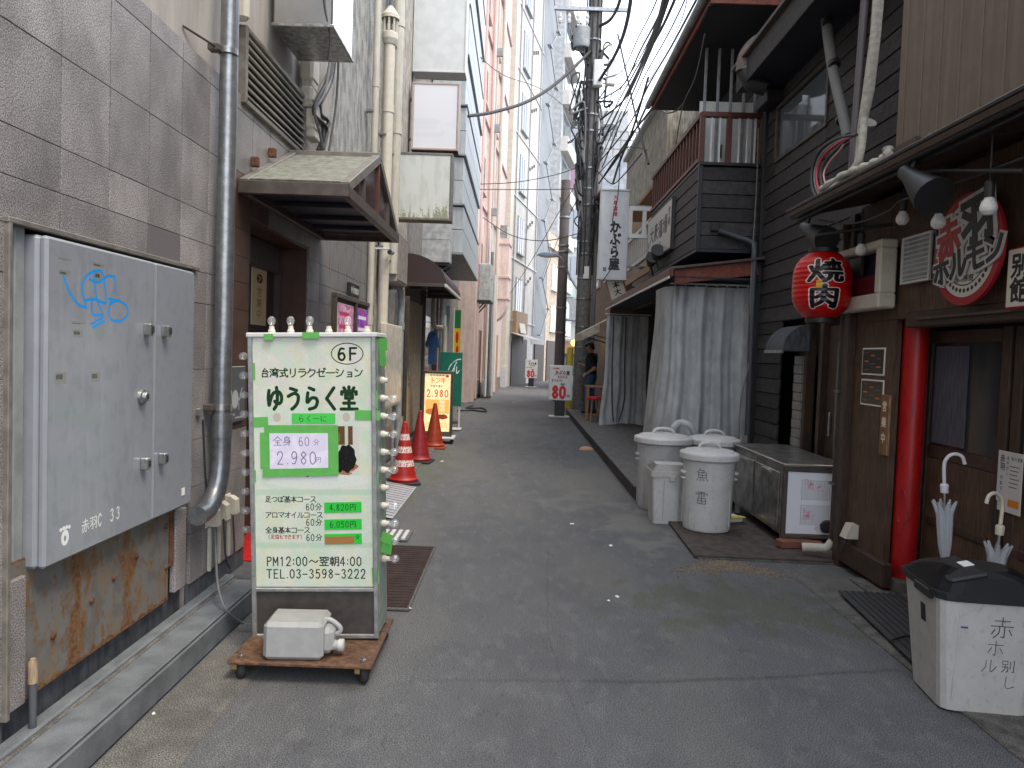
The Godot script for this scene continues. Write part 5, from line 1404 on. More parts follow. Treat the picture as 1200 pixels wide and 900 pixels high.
func build_near_fittings(x: float) -> void:
	# wall unit air conditioner in an ivory surround
	var a := on_x(992, 297, x)
	var b := on_x(1050, 357, x)
	var zc := (a.z + b.z) / 2
	var w := b.z - a.z
	var yc := 2.1
	var ac := thing("window_unit", "ivory framed wall unit with a dark red recess behind the lantern", "air conditioner", Vector3(x, 1.9, zc))
	part(ac, "surround", box(0.12, 0.06, w, 0.012), m.ivory, Vector3(x - 0.06, yc + 0.2, zc))
	part(ac, "surround", box(0.12, 0.1, w, 0.012), m.ivory, Vector3(x - 0.06, yc - 0.17, zc))
	for k in [-1, 1]: part(ac, "surround", box(0.116, 0.3, 0.07, 0.012), m.ivory, Vector3(x - 0.06, yc + 0.025, zc + k * (w / 2 - 0.035)))
	part(ac, "recess", box(0.02, 0.3, w - 0.14), m.navy, Vector3(x - 0.03, yc + 0.025, zc))
	part(ac, "red_panel", box(0.02, 0.12, w * 0.5), mt(Color(0.09, 0.006, 0.012), 0.5), Vector3(x - 0.075, yc - 0.05, zc + 0.06))
	part(ac, "grille", box(0.02, 0.14, w * 0.4), m.black, Vector3(x - 0.078, yc + 0.09, zc - 0.1))
	# louvre vent
	var f0 := on_x(1060, 280, x)
	var f1 := on_x(1095, 328, x)
	var lz := (f0.z + f1.z) / 2
	var lv := thing("louvre_vent", "pale metal louvre vent beside the round red sign", "vent", Vector3(x - 0.02, 2.05, lz))
	part(lv, "frame", box(0.03, 0.29, 0.33, 0.004), m.grey_metal, Vector3(x - 0.0, 2.17, lz))
	for k in [[0, 0.14, 0.33, 0.014], [0, -0.14, 0.33, 0.014], [0.158, 0, 0.014, 0.266], [-0.158, 0, 0.014, 0.266]]: part(lv, "frame_edge", box(0.03, k[3], k[2], 0.002), m.white_metal, Vector3(x - 0.012, 2.17 + k[1], lz + k[0]))
	for i in 9: part(lv, "slat", box(0.016, 0.006, 0.29), m.white_metal, Vector3(x - 0.012, 2.055 + i * 0.029, lz), Basis(Vector3.BACK, 0.6))
	# round sign with raised letters
	var c := on_x(1137, 292, x - 0.05)
	var rs := thing("round_sign", "round red and white sign with big raised black and red characters", "sign", c)
	var R := 0.3
	var rim := lathe([[0.0, 0.0], [R, 0.0], [R, 0.022], [R - 0.038, 0.024], [R - 0.04, 0.018], [0.0, 0.018]], 48)
	var out := Basis(Vector3.BACK, PI / 2)
	part(rs, "disc", rim, mt(Color(0.32, 0.012, 0.02), 0.4), c, out)
	var im := canvas(400, 400, Color(0.78, 0.76, 0.72))
	ellipse(im, 200, 200, 196, 196, Color(0.78, 0.76, 0.72))
	for k in 40: ellipse(im, 200 + cos(k * TAU / 40) * 172, 200 + sin(k * TAU / 40) * 172, 9, 9, Color(0.08, 0.06, 0.06))
	var ring := []
	for k in 49: ring.append(Vector2(200 + cos(k * TAU / 48) * 150, 200 + sin(k * TAU / 48) * 150))
	pen(im, ring, 5, Color(0.08, 0.06, 0.06))
	write(im, "赤羽別館", Vector2(140, 306), 30, Color(0.15, 0.1, 0.1), 0.12, 1.0)
	var st := begin()
	for k in 48:
		var p0 := Vector2(cos(k * TAU / 48), sin(k * TAU / 48))
		var p1 := Vector2(cos((k + 1) * TAU / 48), sin((k + 1) * TAU / 48))
		for p in [Vector2.ZERO, p1, p0]:
			st.set_normal(Vector3(0, 0, 1))
			st.set_uv(Vector2(0.5 + p.x * 0.5, 0.5 - p.y * 0.5))
			st.add_vertex(Vector3(p.x * (R - 0.043), p.y * (R - 0.043), 0))
	part(rs, "white_disc", st.commit(), printed(im, 0.5), c + Vector3(-0.021, 0, 0), face_x(-1))
	# each word: white backing strokes, then the coloured letters on top
	for q in [["赤", -0.27, 0.17, 0.22, Color(0.3, 0.015, 0.02)], ["羽", -0.06, 0.26, 0.27, Color(0.012, 0.012, 0.014)], ["ホルモン", -0.29, -0.03, 0.155, Color(0.012, 0.012, 0.014)]]:
		var at := c + face_x(-1) * Vector3(q[1], q[2], 0.026)
		var bs := face_x(-1) * Basis(Vector3.BACK, 0.16)
		part(rs, "letter_backing", letters(q[0], q[3], 0.32, 0.008, 1.0), m.can_white, at, bs)
		part(rs, "letters", letters(q[0], q[3], 0.155, 0.012, 1.0), mt(q[4], 0.45), at, bs)
	# small annexe sign
	var p := on_x(1200, 325, x - 0.02)
	var ax := thing("annexe_sign", "small white sign with black characters in a red rim", "sign", p)
	im = canvas(120, 200, Color(0.82, 0.8, 0.76))
	write(im, "別館", Vector2(16, 14), 86, Color(0.06, 0.05, 0.05), 0.13, 1.0, true)
	part(ax, "board", box(0.04, 0.3, 0.2, 0.006), m.red_paint, p)
	part(ax, "print", sheet(0.18, 0.28), printed(im, 0.5), p + Vector3(-0.0215, 0, 0), face_x(-1))
	# lantern
	var lc := on_z(963, 335, -5.35)
	lc.z = -5.35
	var ln := thing("paper_lantern", "glossy red barbecue lantern with bold black characters", "lantern", lc)
	im = canvas(512, 320, Color(0.74, 0.035, 0.03))
	for y in range(6, 320, 9): block(im, 0, y, 512, 2, Color(0.6, 0.02, 0.02))
	# its front turned to the alley lies at u = 0.75
	for q in [["焼", 340, 44], ["肉", 340, 164]]:
		write(im, q[0], Vector2(q[1], q[2]), 110, Color(0.86, 0.8, 0.78), 0.2, 1.0, false, 0.9)
	for q in [["焼", 340, 44], ["肉", 340, 164]]:
		write(im, q[0], Vector2(q[1], q[2]), 110, Color(0.03, 0.03, 0.035), 0.125, 1.0, false, 0.9)
	block(im, 366, 146, 16, 34, Color(0.85, 0.65, 0.08))
	var lm := printed(im, 0.35)
	lm.backlight_enabled = true
	lm.backlight = Color(0.25, 0.01, 0.01)
	var prof := []
	for i in 29:
		var t := i / 28.0
		var y := -0.24 + 0.48 * t
		var e := absf(t * 2.0 - 1.0)
		prof.append([0.2 * pow(1.0 - pow(e, 3.6) * 0.62, 0.9) + (0.0022 if i % 2 else -0.0012), y])
	part(ln, "lantern_body", lathe(prof, 40), lm, lc, Basis(Vector3.UP, deg_to_rad(-20.0)))
	part(ln, "top_ring", lathe([[0.1, 0.0], [0.1, 0.03], [0.0, 0.032]], 24), m.black, lc + Vector3(0, 0.235, 0))
	part(ln, "bottom_ring", lathe([[0.0, 0.0], [0.1, 0.0], [0.1, 0.03]], 24), m.black, lc + Vector3(0, -0.262, 0))
	part(ln, "hanger", box(0.012, 0.18, 0.05), m.black, lc + Vector3(0.0, 0.34, 0))
	# two clip spot lamps and the rail they sit on
	var rl := thing("lamp_rail", "thin black rail with a twisted lead under the eave", "rail", Vector3(2.2, 2.4, -4))
	tube(rl, "rail", [on_z(955, 276, -5.2), on_z(1050, 262, -5.0)], 0.012, m.black, 8)
	tube(rl, "rail", [on_x(1082, 200, 2.08), on_x(1200, 200, 2.08)], 0.01, m.black, 8)
	var wires := []
	for q in [[960, 258], [1000, 262], [1040, 248], [1056, 235], [1100, 222], [1160, 200], [1200, 185]]: wires.append(on_x(q[0], q[1], 2.12))
	tube(rl, "lead", smooth(wires, 6), 0.007, m.cable, 6)
	for q in [[945, 268, 968, 280, "black clip spot lamp aimed down above the red lantern", 2.13, 0.065], [1066, 206, 1092, 228, "larger black clip spot lamp near the round sign", 2.0, 0.07]]:
		var p0 := on_x(q[0], q[1], q[5])
		var p1 := on_x(q[2], q[3], q[5] + 0.02)
		var d := (p1 - p0).normalized()
		var sl := thing("clip_spot_lamp", q[4], "lamp", p0, 0.0, "spot lamps under the eave")
		tube(sl, "lamp_head", [p0 - d * 0.05, p0, p0 + d * 0.03, p1, p1 + d * 0.02], [q[6] * 0.6, q[6] * 0.62, q[6] * 0.7, q[6] * 1.35, q[6] * 1.4], m.black, 16)
		tube(sl, "arm", [p0, p0 + Vector3(0.02, 0.1, 0.02), p0 + Vector3(0.1, 0.22, 0.0)], 0.012, m.black, 8)
		tube(sl, "clip", [p0 - d * 0.06, p0 - d * 0.05], q[6] * 0.5, m.steel, 12)
	# hanging bulbs
	var lab := ["white bulb hanging in front of the ivory wall unit", "white bulb hanging beside the louvre vent", "white bulb hanging over the red character of the round sign", "larger white bulb hanging at the top of the round sign"]
	var at := [[1009, 295, 2.3], [1058, 257, 2.25], [1100, 260, 2.2], [1159, 241, 2.1]]
	var bm := lathe([[0.0, -0.075], [0.02, -0.071], [0.034, -0.055], [0.037, -0.04], [0.032, -0.02], [0.02, 0.0], [0.018, 0.01], [0.0, 0.012]], 18)
	for i in 4:
		var q := on_x(at[i][0], at[i][1] - 8, at[i][2])
		var o := thing("hanging_bulb", lab[i], "light bulb", q, 0.0, "bulbs strung under the eave")
		part(o, "glass", bm, m.glow_bulb, q)
		part(o, "holder", lathe([[0.022, 0.0], [0.022, 0.07], [0.012, 0.08], [0.0, 0.08]], 14), m.black, q + Vector3(0, 0.005, 0))
		tube(o, "flex", [q + Vector3(0, 0.08, 0), q + Vector3(0, 2.56 - q.y, 0)], 0.005, m.cable, 6)
	# notices on the wall
	for i in 2:
		var p0 := on_x(1009 - i * 1.5, 407 + i * 36, x)
		var p1 := on_x(1033 - i * 1.5, 441 + i * 37, x)
		im = canvas(96, 128, Color(0.08, 0.085, 0.1))
		soil(im, 101 + i, 0.06, Color(0.16, 0.16, 0.18), 0.8, 0.5)
		for k in 7: block(im, 10 + (k % 3) * 28, 14 + k * 15, 18, 8, Color(0.8, 0.4, 0.15) if k % 2 else Color(0.35, 0.3, 0.3))
		var cc := (p0 + p1) / 2
		var nt := thing("menu_card", ["upper dark photo menu card with a white edge on the brown wall", "lower dark photo menu card, just beside the wooden tag"][i], "menu", cc, 0.0, "menu cards on the brown wall")
		part(nt, "card", box(0.006, p0.y - p1.y - 0.008, p1.z - p0.z), m.paper, Vector3(x + 0.017, cc.y, cc.z))
		part(nt, "print", sheet(p1.z - p0.z - 0.02, p0.y - p1.y - 0.03), printed(im, 0.3), Vector3(x + 0.0125, cc.y, cc.z), face_x(-1))
	var t0 := on_x(1038, 463, x)
	var t1 := on_x(1032, 532, x)
	im = canvas(64, 256, Color(0.5, 0.36, 0.22))
	soil(im, 104, 0.02, Color(0.42, 0.29, 0.17), 0.8, 0.5, 0.1)
	write(im, "営業中", Vector2(12, 26), 44, Color(0.85, 0.82, 0.75), 0.14, 1.55, true, 0.9)
	var tg := thing("open_tag", "narrow wooden tag with three white characters on the brown wall", "sign", (t0 + t1) / 2)
	part(tg, "board", box(0.02, 0.4, 0.1, 0.004), m.tan_wood, Vector3(x + 0.008, (t0.y + t1.y) / 2, t0.z))
	part(tg, "print", sheet(0.098, 0.395), printed(im, 0.7), Vector3(x - 0.0035, (t0.y + t1.y) / 2, t0.z), face_x(-1))
	var oq := on_x(999, 622, x)
	var sb := thing("weatherproof_socket", "ivory weatherproof socket low on the brown wall", "socket", oq)
	part(sb, "housing", prism(PackedVector2Array([Vector2(-0.07, -0.05), Vector2(0.02, -0.05), Vector2(0.02, 0.05), Vector2(-0.03, 0.05)]), 0.1), m.ivory, oq + Vector3(0.0, 0, 0))
	tube(sb, "lead", smooth([oq + Vector3(-0.03, -0.05, 0), oq + Vector3(-0.04, -0.15, -0.05), oq + Vector3(-0.02, -0.18, -0.14), Vector3(2.44, 0.3, -5.42)], 6), 0.006, m.cable, 6)
	# notice on the sliding door
	var n0 := on_x(1171, 528, 2.7)
	im = canvas(200, 320, Color(0.78, 0.78, 0.77))
	write(im, "赤羽", Vector2(16, 16), 44, Color(0.2, 0.2, 0.25), 0.12, 1.0, true)
	write(im, "本中分し", Vector2(70, 20), 24, Color(0.25, 0.25, 0.3), 0.1, 1.1, true)
	write(im, "別大営業", Vector2(110, 20), 22, Color(0.25, 0.25, 0.3), 0.1, 1.1)
	for k in 6: block(im, 100, 70 + k * 22, 80 - 7 * (k % 3), 6, Color(0.4, 0.4, 0.45))
	write(im, "中本でしも", Vector2(20, 130), 26, Color(0.25, 0.25, 0.3), 0.1, 1.15, true)
	block(im, 100, 250, 90, 40, Color(0.82, 0.5, 0.15))
	var nn := thing("door_notice", "white handwritten notice on the wooden sliding door", "notice", n0)
	part(nn, "paper_sheet", box(0.003, 0.33, 0.2), m.paper, Vector3(2.693, n0.y - 0.16, n0.z + 0.11))
	part(nn, "print", sheet(0.195, 0.325), printed(im, 0.6), Vector3(2.6905, n0.y - 0.16, n0.z + 0.11), face_x(-1))
	# standpipes at the corner of the house
	var dr := thing("corner_downpipe", "brown downpipe with thin conduits at the corner of the brown house", "pipe", Vector3(2.36, 0.1, -5.58))
	tube(dr, "pipe", [Vector3(2.44, 0.15, -5.58), Vector3(2.44, 2.2, -5.58), Vector3(2.4, 2.55, -5.55)], 0.03, m.dark_wood, 12)
	for k in 3: tube(dr, "conduit", [Vector3(2.425 + 0.004 * k, 0.3, -5.56 + k * 0.025), Vector3(2.43, 2.5, -5.56 + k * 0.025)], 0.009, m.cable, 8)
	for y in [0.6, 1.3, 1.95]: part(dr, "clip", box(0.1, 0.02, 0.09), m.bronze, Vector3(2.45, y, -5.575))
	tube(dr, "waste_pipe", [Vector3(2.44, 0.16, -5.58), Vector3(2.4, 0.1, -5.6), Vector3(2.24, 0.085, -5.66)], 0.035, m.cream_pvc, 12)

# ---------- black plank house and the balcony house
func plank_wall(parent, x: float, z0: float, z1: float, y0: float, y1: float, holes := [], step := 0.165) -> void:
	var y := y0
	var k := 0
	while y < y1 - 0.02:
		var rects := [[z0, z1, y, minf(y + step, y1)]]
		for hl in holes: rects = cut(rects, hl)
		for r in rects:
			part(parent, "plank", box(0.022, snappedf(r[3] - r[2] - 0.006, 0.001), snappedf(r[0] - r[1] - 0.004, 0.001), 0.003), m.black_planks[(k * 7 + int(-r[0] * 3)) % 3], Vector3(x - 0.012, (r[2] + r[3]) / 2, (r[0] + r[1]) / 2), Basis(Vector3.BACK, -0.06))
		y += step
		k += 1
func build_plank_house() -> void:
	var x := 2.85
	var h := thing("plank_house", "black plank clad house with an upper window and low dark eave", "house", Vector3(4, 0, -7.2))
	var win := [-7.08, -8.46, 3.76, 4.36]
	var dor := [-5.6, -8.0, 0.0, 1.95]
	part(h, "wall_core", box(1.5, 2.2, 3.3), m.black, Vector3(x + 0.76, 3.05, -7.22))
	part(h, "wall_core", box(1.4, 2.0, 3.3), m.black, Vector3(x + 0.95, 0.96, -7.22))
	part(h, "wall_core", box(1.5, 0.9, 3.3), m.black, Vector3(x + 0.76, 4.83, -7.22))
	plank_wall(h, x, -5.6, -8.85, 1.95, 5.2, [win])
	plank_wall(h, x, -8.0, -8.85, 0.0, 1.95)
	part(h, "upper_cream_wall", box(1.0, 2.4, 1.9), m.stucco, Vector3(x + 0.55, 6.2, -8.0))
	# window
	var wz: float = (win[0] + win[1]) / 2
	var wy: float = (win[2] + win[3]) / 2
	var wl: float = win[0] - win[1]
	var w := part(h, "window", box(0.05, 0.6, wl), m.black, Vector3(x + 0.03, wy, wz))
	part(w, "pane", box(0.01, 0.54, wl - 0.08), m.pane_sky, Vector3(x + 0.0, wy, wz))
	for y in [win[2], win[3]]: part(w, "frame", box(0.06, 0.04, wl + 0.04, 0.004), m.bronze, Vector3(x - 0.012, y, wz))
	for z in [win[0], win[1]]: part(w, "frame", box(0.058, 0.56, 0.04, 0.004), m.bronze, Vector3(x - 0.012, wy, z))
	part(w, "hood", box(0.2, 0.14, 0.4, 0.01), m.black, Vector3(x - 0.1, win[3] + 0.1, win[1] - 0.05))
	# eave
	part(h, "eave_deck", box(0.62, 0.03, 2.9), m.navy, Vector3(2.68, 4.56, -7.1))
	part(h, "eave_fascia", box(0.03, 0.26, 2.9, 0.006), m.black_planks[0], Vector3(2.38, 4.66, -7.1))
	part(h, "eave_sheet", box(0.7, 0.04, 3.0, 0.006), m.bronze, Vector3(2.66, 4.81, -7.1))
	part(h, "corner_board", box(0.07, 5.2, 0.1, 0.006), m.black, Vector3(x - 0.03, 2.6, -8.82))
	# ground floor entrance behind the steel counter
	part(h, "entrance_core", box(0.05, 1.95, 2.4), m.dark_wood, Vector3(x + 0.2, 0.98, -6.8))
	var d := part(h, "entrance_door", box(0.05, 1.85, 0.8, 0.004), m.dark_wood, Vector3(x + 0.06, 0.93, -6.5))
	part(d, "pane", box(0.02, 1.3, 0.34), mt(Color(0.12, 0.14, 0.13), 0.1), Vector3(x + 0.03, 1.05, -6.5))
	part(d, "handle", box(0.02, 0.22, 0.03, 0.004), m.steel, Vector3(x + 0.025, 0.95, -6.78))
	for z in [-6.0, -6.94, -7.3]: part(h, "entrance_post", box(0.09, 1.94, 0.07, 0.004), m.dark_wood, Vector3(x + 0.02, 0.97, z))
	var tl := mt(Color(0.33, 0.33, 0.32), 0.35, 0, "blotch", 2.0)
	for i in 16:
		for j in 2:
			part(h, "wall_tile", box(0.03, 0.088, 0.235 if (i + j) % 2 else 0.21, 0.004), tl, Vector3(x + 0.07, 0.12 + i * 0.094, -7.45 - j * 0.24))
	var hd := thing("vent_hood", "curved dark vent hood above the white tile strip", "vent", Vector3(x - 0.1, 1.6, -7.5))
	var prof := PackedVector2Array([Vector2(0, 0)])
	for i in 9: prof.append(Vector2(-sin(PI / 2 * i / 8.0) * 0.26, cos(PI / 2 * i / 8.0) * 0.26 - 0.0))
	part(hd, "hood_shell", prism(prof, 0.5), m.band, Vector3(x - 0.01, 1.62, -7.5))
	part(hd, "hood_lip", box(0.02, 0.03, 0.52), m.steel, Vector3(x - 0.27, 1.61, -7.5))
	# pipes at the corner between the two houses
	var xp := 2.62
	var q := thing("sheathed_cable", "thick grey sheathed cable curving down past the upper window", "cable", on_x(990, 140, xp))
	tube(q, "cable_sheath", smooth([on_x(962, -60, xp), on_x(968, 20, xp), on_x(976, 80, xp), on_x(986, 125, xp), on_x(994, 160, xp)], 8), 0.045, m.cable_grey, 12)
	for t in [[970, 27], [977, 75], [986, 140]]: tube(q, "cable_tie", [on_x(t[0], t[1] - 2, xp), on_x(t[0] + 1, t[1] + 2, xp)], 0.05, m.black, 12)
	q = thing("brown_pipe", "slim brown pipe rising from the eave at the house corner", "pipe", on_x(1002, 205, xp - 0.08))
	tube(q, "pipe", [on_x(1018, -60, xp - 0.08), on_x(998, 205, xp - 0.08)], 0.03, mt(Color(0.1, 0.085, 0.09), 0.5), 12)
	q = thing("lagged_pipe", "pale lagged pipe with peeling wrap at the house corner", "pipe", on_x(1012, 200, xp - 0.05))
	tube(q, "lagging", [on_x(1034, -60, xp - 0.05), on_x(1026, 40, xp - 0.05), on_x(1018, 105, xp - 0.05), on_x(1010, 150, xp - 0.05)], [0.042, 0.038, 0.042, 0.034], m.soot_pipe, 12)
	tube(q, "lagging", smooth([on_x(1010, 150, xp - 0.05), on_x(1007, 180, xp - 0.05), on_x(1006, 205, xp - 0.05)], 5), 0.034, m.soot_pipe, 12)
	tube(q, "pipe_collar", [on_x(1018, 143, xp - 0.06), on_x(1015, 150, xp - 0.06)], 0.06, m.galvanised, 12)
	var up := Vector3(0, 0.06, 0)
	q = thing("lagged_elbow", "pale crumbling lagged pipe lying along the eave", "pipe", on_x(1000, 218, 2.1))
	tube(q, "lagging", smooth([on_x(1040, 186, 2.1) + up, on_x(1037, 197, 2.09) + up, on_x(1015, 207, 2.08) + up, on_x(990, 216, 2.07) + up, on_x(963, 232, 2.06) + up], 6), range(25).map(func(e): return 0.026 + 0.008 * sin(e * 2.1)), m.soot_pipe, 10)
	tube(q, "lagging", smooth([on_x(1012, 150, 2.14) + up, on_x(1008, 190, 2.12) + up, on_x(998, 212, 2.1) + up, on_x(968, 238, 2.04) + up], 6), 0.024, m.soot_pipe, 10)
	for i in 5:
		q = thing("cable_loop", ["outermost black cable loop at the end of the eave", "red cable loop at the end of the eave", "short pinkish cable loop at the end of the eave", "inner black cable loop at the end of the eave", "grey cable loop sagging behind the red one"][i], "cable", on_x(955, 200, 2.3), 0.0, "cable loops at the end of the eave")
		var s: float = [0.0, 5.0, 12.0, 9.0, 3.0][i]
		tube(q, "loop", smooth([on_x(1004 - s, 158 + s * 0.4, 2.34), on_x(980 + s * 0.4, 163 + s, 2.32), on_x(960 + s, 178 + s, 2.3), on_x(951 + s * 1.2, 203, 2.28), on_x(955 + s, 228 - s, 2.26), on_x(972 - s * 0.5, 240 - s, 2.24), on_x(985, 224 + s, 2.26)], 8), [0.012, 0.01, 0.007, 0.011, 0.008][i], [m.cable, mt(Color(0.4, 0.02, 0.05), 0.5), mt(Color(0.5, 0.25, 0.24), 0.6), m.cable, m.cable_grey][i], 8)

func curtain(parent, called, path: Array, y0: float, y1: float, pleats: float, amp: float, flare: float, mat) -> MeshInstance3D:
	# path: points (x, z) of the rail; the cloth hangs in folds that open towards the hem
	var st := begin()
	var total := 0.0
	var seg := []
	for i in path.size() - 1:
		seg.append(total)
		total += path[i].distance_to(path[i + 1])
	seg.append(total)
	var N := 160
	var R := 14
	var grid := []
	for i in N + 1:
		var s := total * i / N
		var k := 0
		while k < path.size() - 2 and s > seg[k + 1]: k += 1
		var f: float = (s - seg[k]) / (seg[k + 1] - seg[k])
		var p: Vector2 = path[k].lerp(path[k + 1], f)
		var d: Vector2 = (path[k + 1] - path[k]).normalized()
		var n := Vector2(d.y, -d.x)
		var col := []
		for j in R + 1:
			var t := float(j) / R
			var ph := s * pleats
			var a := amp * (1.0 + 0.5 * sin(s * 2.7 + 1.0)) * (0.35 + 0.65 * t) * (sin(ph) + 0.45 * sin(ph * 2.3 + 1.3 + t * 0.8) + 0.7 * sin(ph * 0.37 + 2.0) + 0.35 * sin(ph * 0.9 + t * 2.6))
			var off := p + n * (a + flare * t * t * 0.35) + d * (flare * t * t * (s / total - 0.15)) + Vector2(0.01 * sin(t * 9 + s * 4), 0)
			col.append(Vector3(off.x, lerpf(y1, y0 + 0.03 * sin(s * 5.0), t), off.y))
		grid.append(col)
	st.set_smooth_group(0)
	for i in N:
		for j in R:
			var a: Vector3 = grid[i][j]
			var b: Vector3 = grid[i + 1][j]
			var c: Vector3 = grid[i + 1][j + 1]
			var d: Vector3 = grid[i][j + 1]
			for v in [a, b, c, a, c, d]: st.add_vertex(v)
	st.generate_normals()
	return part(parent, called, st.commit(), mat)

func build_balcony_house() -> void:
	var h := thing("balcony_house", "dark timber house with a red railed balcony over a curtained bar", "house", Vector3(3.5, 0, -10.5))
	# main wall and bar interior
	part(h, "wall_core", box(1.4, 4.0, 3.3), m.black, Vector3(3.62, 4.3, -10.55))
	plank_wall(h, 2.9, -9.2, -12.15, 2.6, 6.2)
	part(h, "bar_back_wall", box(0.1, 2.5, 6.6), m.dark_wood, Vector3(3.2, 1.3, -12.1))
	part(h, "bar_side_wall", box(0.4, 2.5, 0.06), m.black, Vector3(3.0, 1.3, -8.88))
	part(h, "bar_end_wall", box(1.3, 2.5, 0.06), m.dark_wood, Vector3(2.5, 1.3, -15.2))
	part(h, "bar_counter", box(0.4, 0.9, 3.6, 0.01), m.dark_wood, Vector3(2.9, 0.6, -11.4))
	# balcony box
	var x0 := 2.1
	var z0 := -8.95
	var zf := -12.1
	for i in 6:
		var y := 2.83 + i * 0.163
		part(h, "balcony_plank", box(0.74, 0.157, 0.022, 0.003), m.black_planks[i % 3], Vector3(x0 + 0.37, y + 0.08, z0 + 0.012), Basis(Vector3.RIGHT, -0.05))
		for k in 2:
			part(h, "balcony_plank", box(0.022, 0.157, 1.57, 0.003), m.black_planks[(i + k) % 3], Vector3(x0 - 0.012, y + 0.08, z0 - 0.8 - k * 1.575), Basis(Vector3.BACK, -0.05))
	part(h, "balcony_core", box(0.72, 0.92, 3.1), m.black, Vector3(x0 + 0.375, 3.3, -10.52))
	part(h, "balcony_floor", box(0.78, 0.04, 3.2, 0.004), m.navy, Vector3(x0 + 0.37, 2.81, -10.52))
	part(h, "balcony_cap", box(0.78, 0.04, 3.24, 0.006), m.black, Vector3(x0 + 0.37, 3.835, -10.52))
	for q in [[x0, z0 + 0.01], [x0 + 0.74, z0 + 0.01]]: part(h, "balcony_corner", box(0.05, 1.0, 0.05, 0.004), m.black, Vector3(q[0], 3.32, q[1]))
	# railing
	var yr := 4.42
	part(h, "handrail", box(0.8, 0.06, 0.07, 0.006), m.red_brown, Vector3(x0 + 0.38, yr, z0))
	part(h, "handrail", box(0.07, 0.06, 3.2, 0.006), m.red_brown, Vector3(x0, yr + 0.001, -10.56))
	part(h, "bottom_rail", box(0.07, 0.05, 3.2, 0.006), m.red_brown, Vector3(x0, 3.89, -10.56))
	for i in 18: part(h, "baluster", box(0.035, 0.55, 0.035, 0.003), m.red_brown, Vector3(x0, 4.14, z0 - 0.05 - i * 0.182))
	for q in [x0, x0 + 0.32, x0 + 0.72]: part(h, "rail_post", box(0.06, 0.56, 0.06, 0.004), m.red_brown, Vector3(q, 4.13, z0))
	for q in [0.11, 0.21, 0.44, 0.54, 0.63]: part(h, "baluster", box(0.022, 0.55, 0.022, 0.003), m.white_metal, Vector3(x0 + q, 4.13, z0))
	# glazed screen behind the railing
	var sc := part(h, "glazed_screen", box(0.7, 0.86, 0.02), mt(Color(0.66, 0.66, 0.64), 0.2, 0, "soft", 0.7), Vector3(2.5, 4.28, -9.35))
	for q in [2.2, 2.36, 2.52, 2.68, 2.82]: part(sc, "screen_post", box(0.03, 1.5, 0.03, 0.003), m.grey_metal, Vector3(q, 4.6, -9.32))
	part(sc, "screen_handle", box(0.02, 0.16, 0.02, 0.004), m.black, Vector3(2.43, 4.1, -9.32))
	# roof with red edge
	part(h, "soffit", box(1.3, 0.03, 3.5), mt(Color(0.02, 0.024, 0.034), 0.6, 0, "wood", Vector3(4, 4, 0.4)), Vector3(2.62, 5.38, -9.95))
	part(h, "roof_fascia", box(1.3, 0.13, 0.03, 0.004), m.orange_board, Vector3(2.62, 5.42, -8.18))
	part(h, "roof_fascia", box(0.03, 0.13, 3.56, 0.004), m.orange_board, Vector3(1.96, 5.42, -9.95))
	part(h, "roof_sheet", box(1.5, 0.05, 3.7, 0.006), m.grey_metal, Vector3(2.62, 5.52, -9.95), Basis(Vector3.BACK, 0.05))
	tube(h, "roof_gutter", [Vector3(1.9, 5.47, -8.1), Vector3(1.9, 5.45, -11.8)], 0.05, m.grey_metal, 10)
	# lower eave over the bar front
	part(h, "bar_fascia", box(0.98, 0.2, 0.03, 0.004), m.orange_board, Vector3(2.28, 2.545, -8.72), Basis(Vector3.BACK, 0.14))
	part(h, "bar_eave_sheet", box(1.1, 0.03, 6.2, 0.004), m.bronze, Vector3(2.28, 2.63, -11.75), Basis(Vector3.BACK, 0.14))
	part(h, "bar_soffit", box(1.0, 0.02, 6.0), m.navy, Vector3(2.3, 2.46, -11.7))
	part(h, "bar_eave_edge", box(0.05, 0.09, 6.2, 0.006), m.red_brown, Vector3(1.75, 2.5, -11.75))
	part(h, "bar_eave_trim", box(0.02, 0.03, 6.2, 0.004), m.white_metal, Vector3(1.722, 2.445, -11.75))
	for z in [-8.9, -12.0, -14.4]: part(h, "bar_post", box(0.08, 2.3, 0.08, 0.006), m.dark_wood, Vector3(2.86, 1.3, z))
	# curtains
	var film := StandardMaterial3D.new()
	film.albedo_color = Color(0.8, 0.82, 0.825, 0.68)
	film.albedo_texture = tx.blotch
	film.uv1_triplanar = true
	film.uv1_world_triplanar = true
	film.uv1_scale = Vector3(0.9, 0.35, 0.9)
	film.transparency = BaseMaterial3D.TRANSPARENCY_ALPHA
	film.roughness = 0.32
	film.cull_mode = BaseMaterial3D.CULL_DISABLED
	film.backlight_enabled = true
	film.backlight = Color(0.25, 0.26, 0.26)
	var c1 := thing("plastic_curtain", "wide cloudy plastic curtain at the end of the bar, behind the dustbins", "curtain", Vector3(2.3, 0.2, -8.95), 0.0, "plastic curtains of the bar")
	curtain(c1, "film", [Vector2(2.78, -8.98), Vector2(1.86, -8.98), Vector2(1.78, -9.1), Vector2(1.76, -9.7)], 0.2, 2.38, 24.0, 0.028, 0.24, film)
	tube(c1, "rail", [Vector3(2.82, 2.41, -8.95), Vector3(1.8, 2.41, -8.95)], 0.012, m.white_metal, 8)
	for i in 8: part(c1, "ring", lathe([[0.018, -0.006], [0.022, 0.0], [0.018, 0.006]], 10), m.white_metal, Vector3(1.86 + i * 0.125, 2.4, -8.95), Basis(Vector3.BACK, PI / 2))
	var c2 := thing("plastic_curtain", "narrower cloudy plastic curtain with dark seams beside the small table", "curtain", Vector3(2.0, 0.2, -14.4), 0.0, "plastic curtains of the bar")
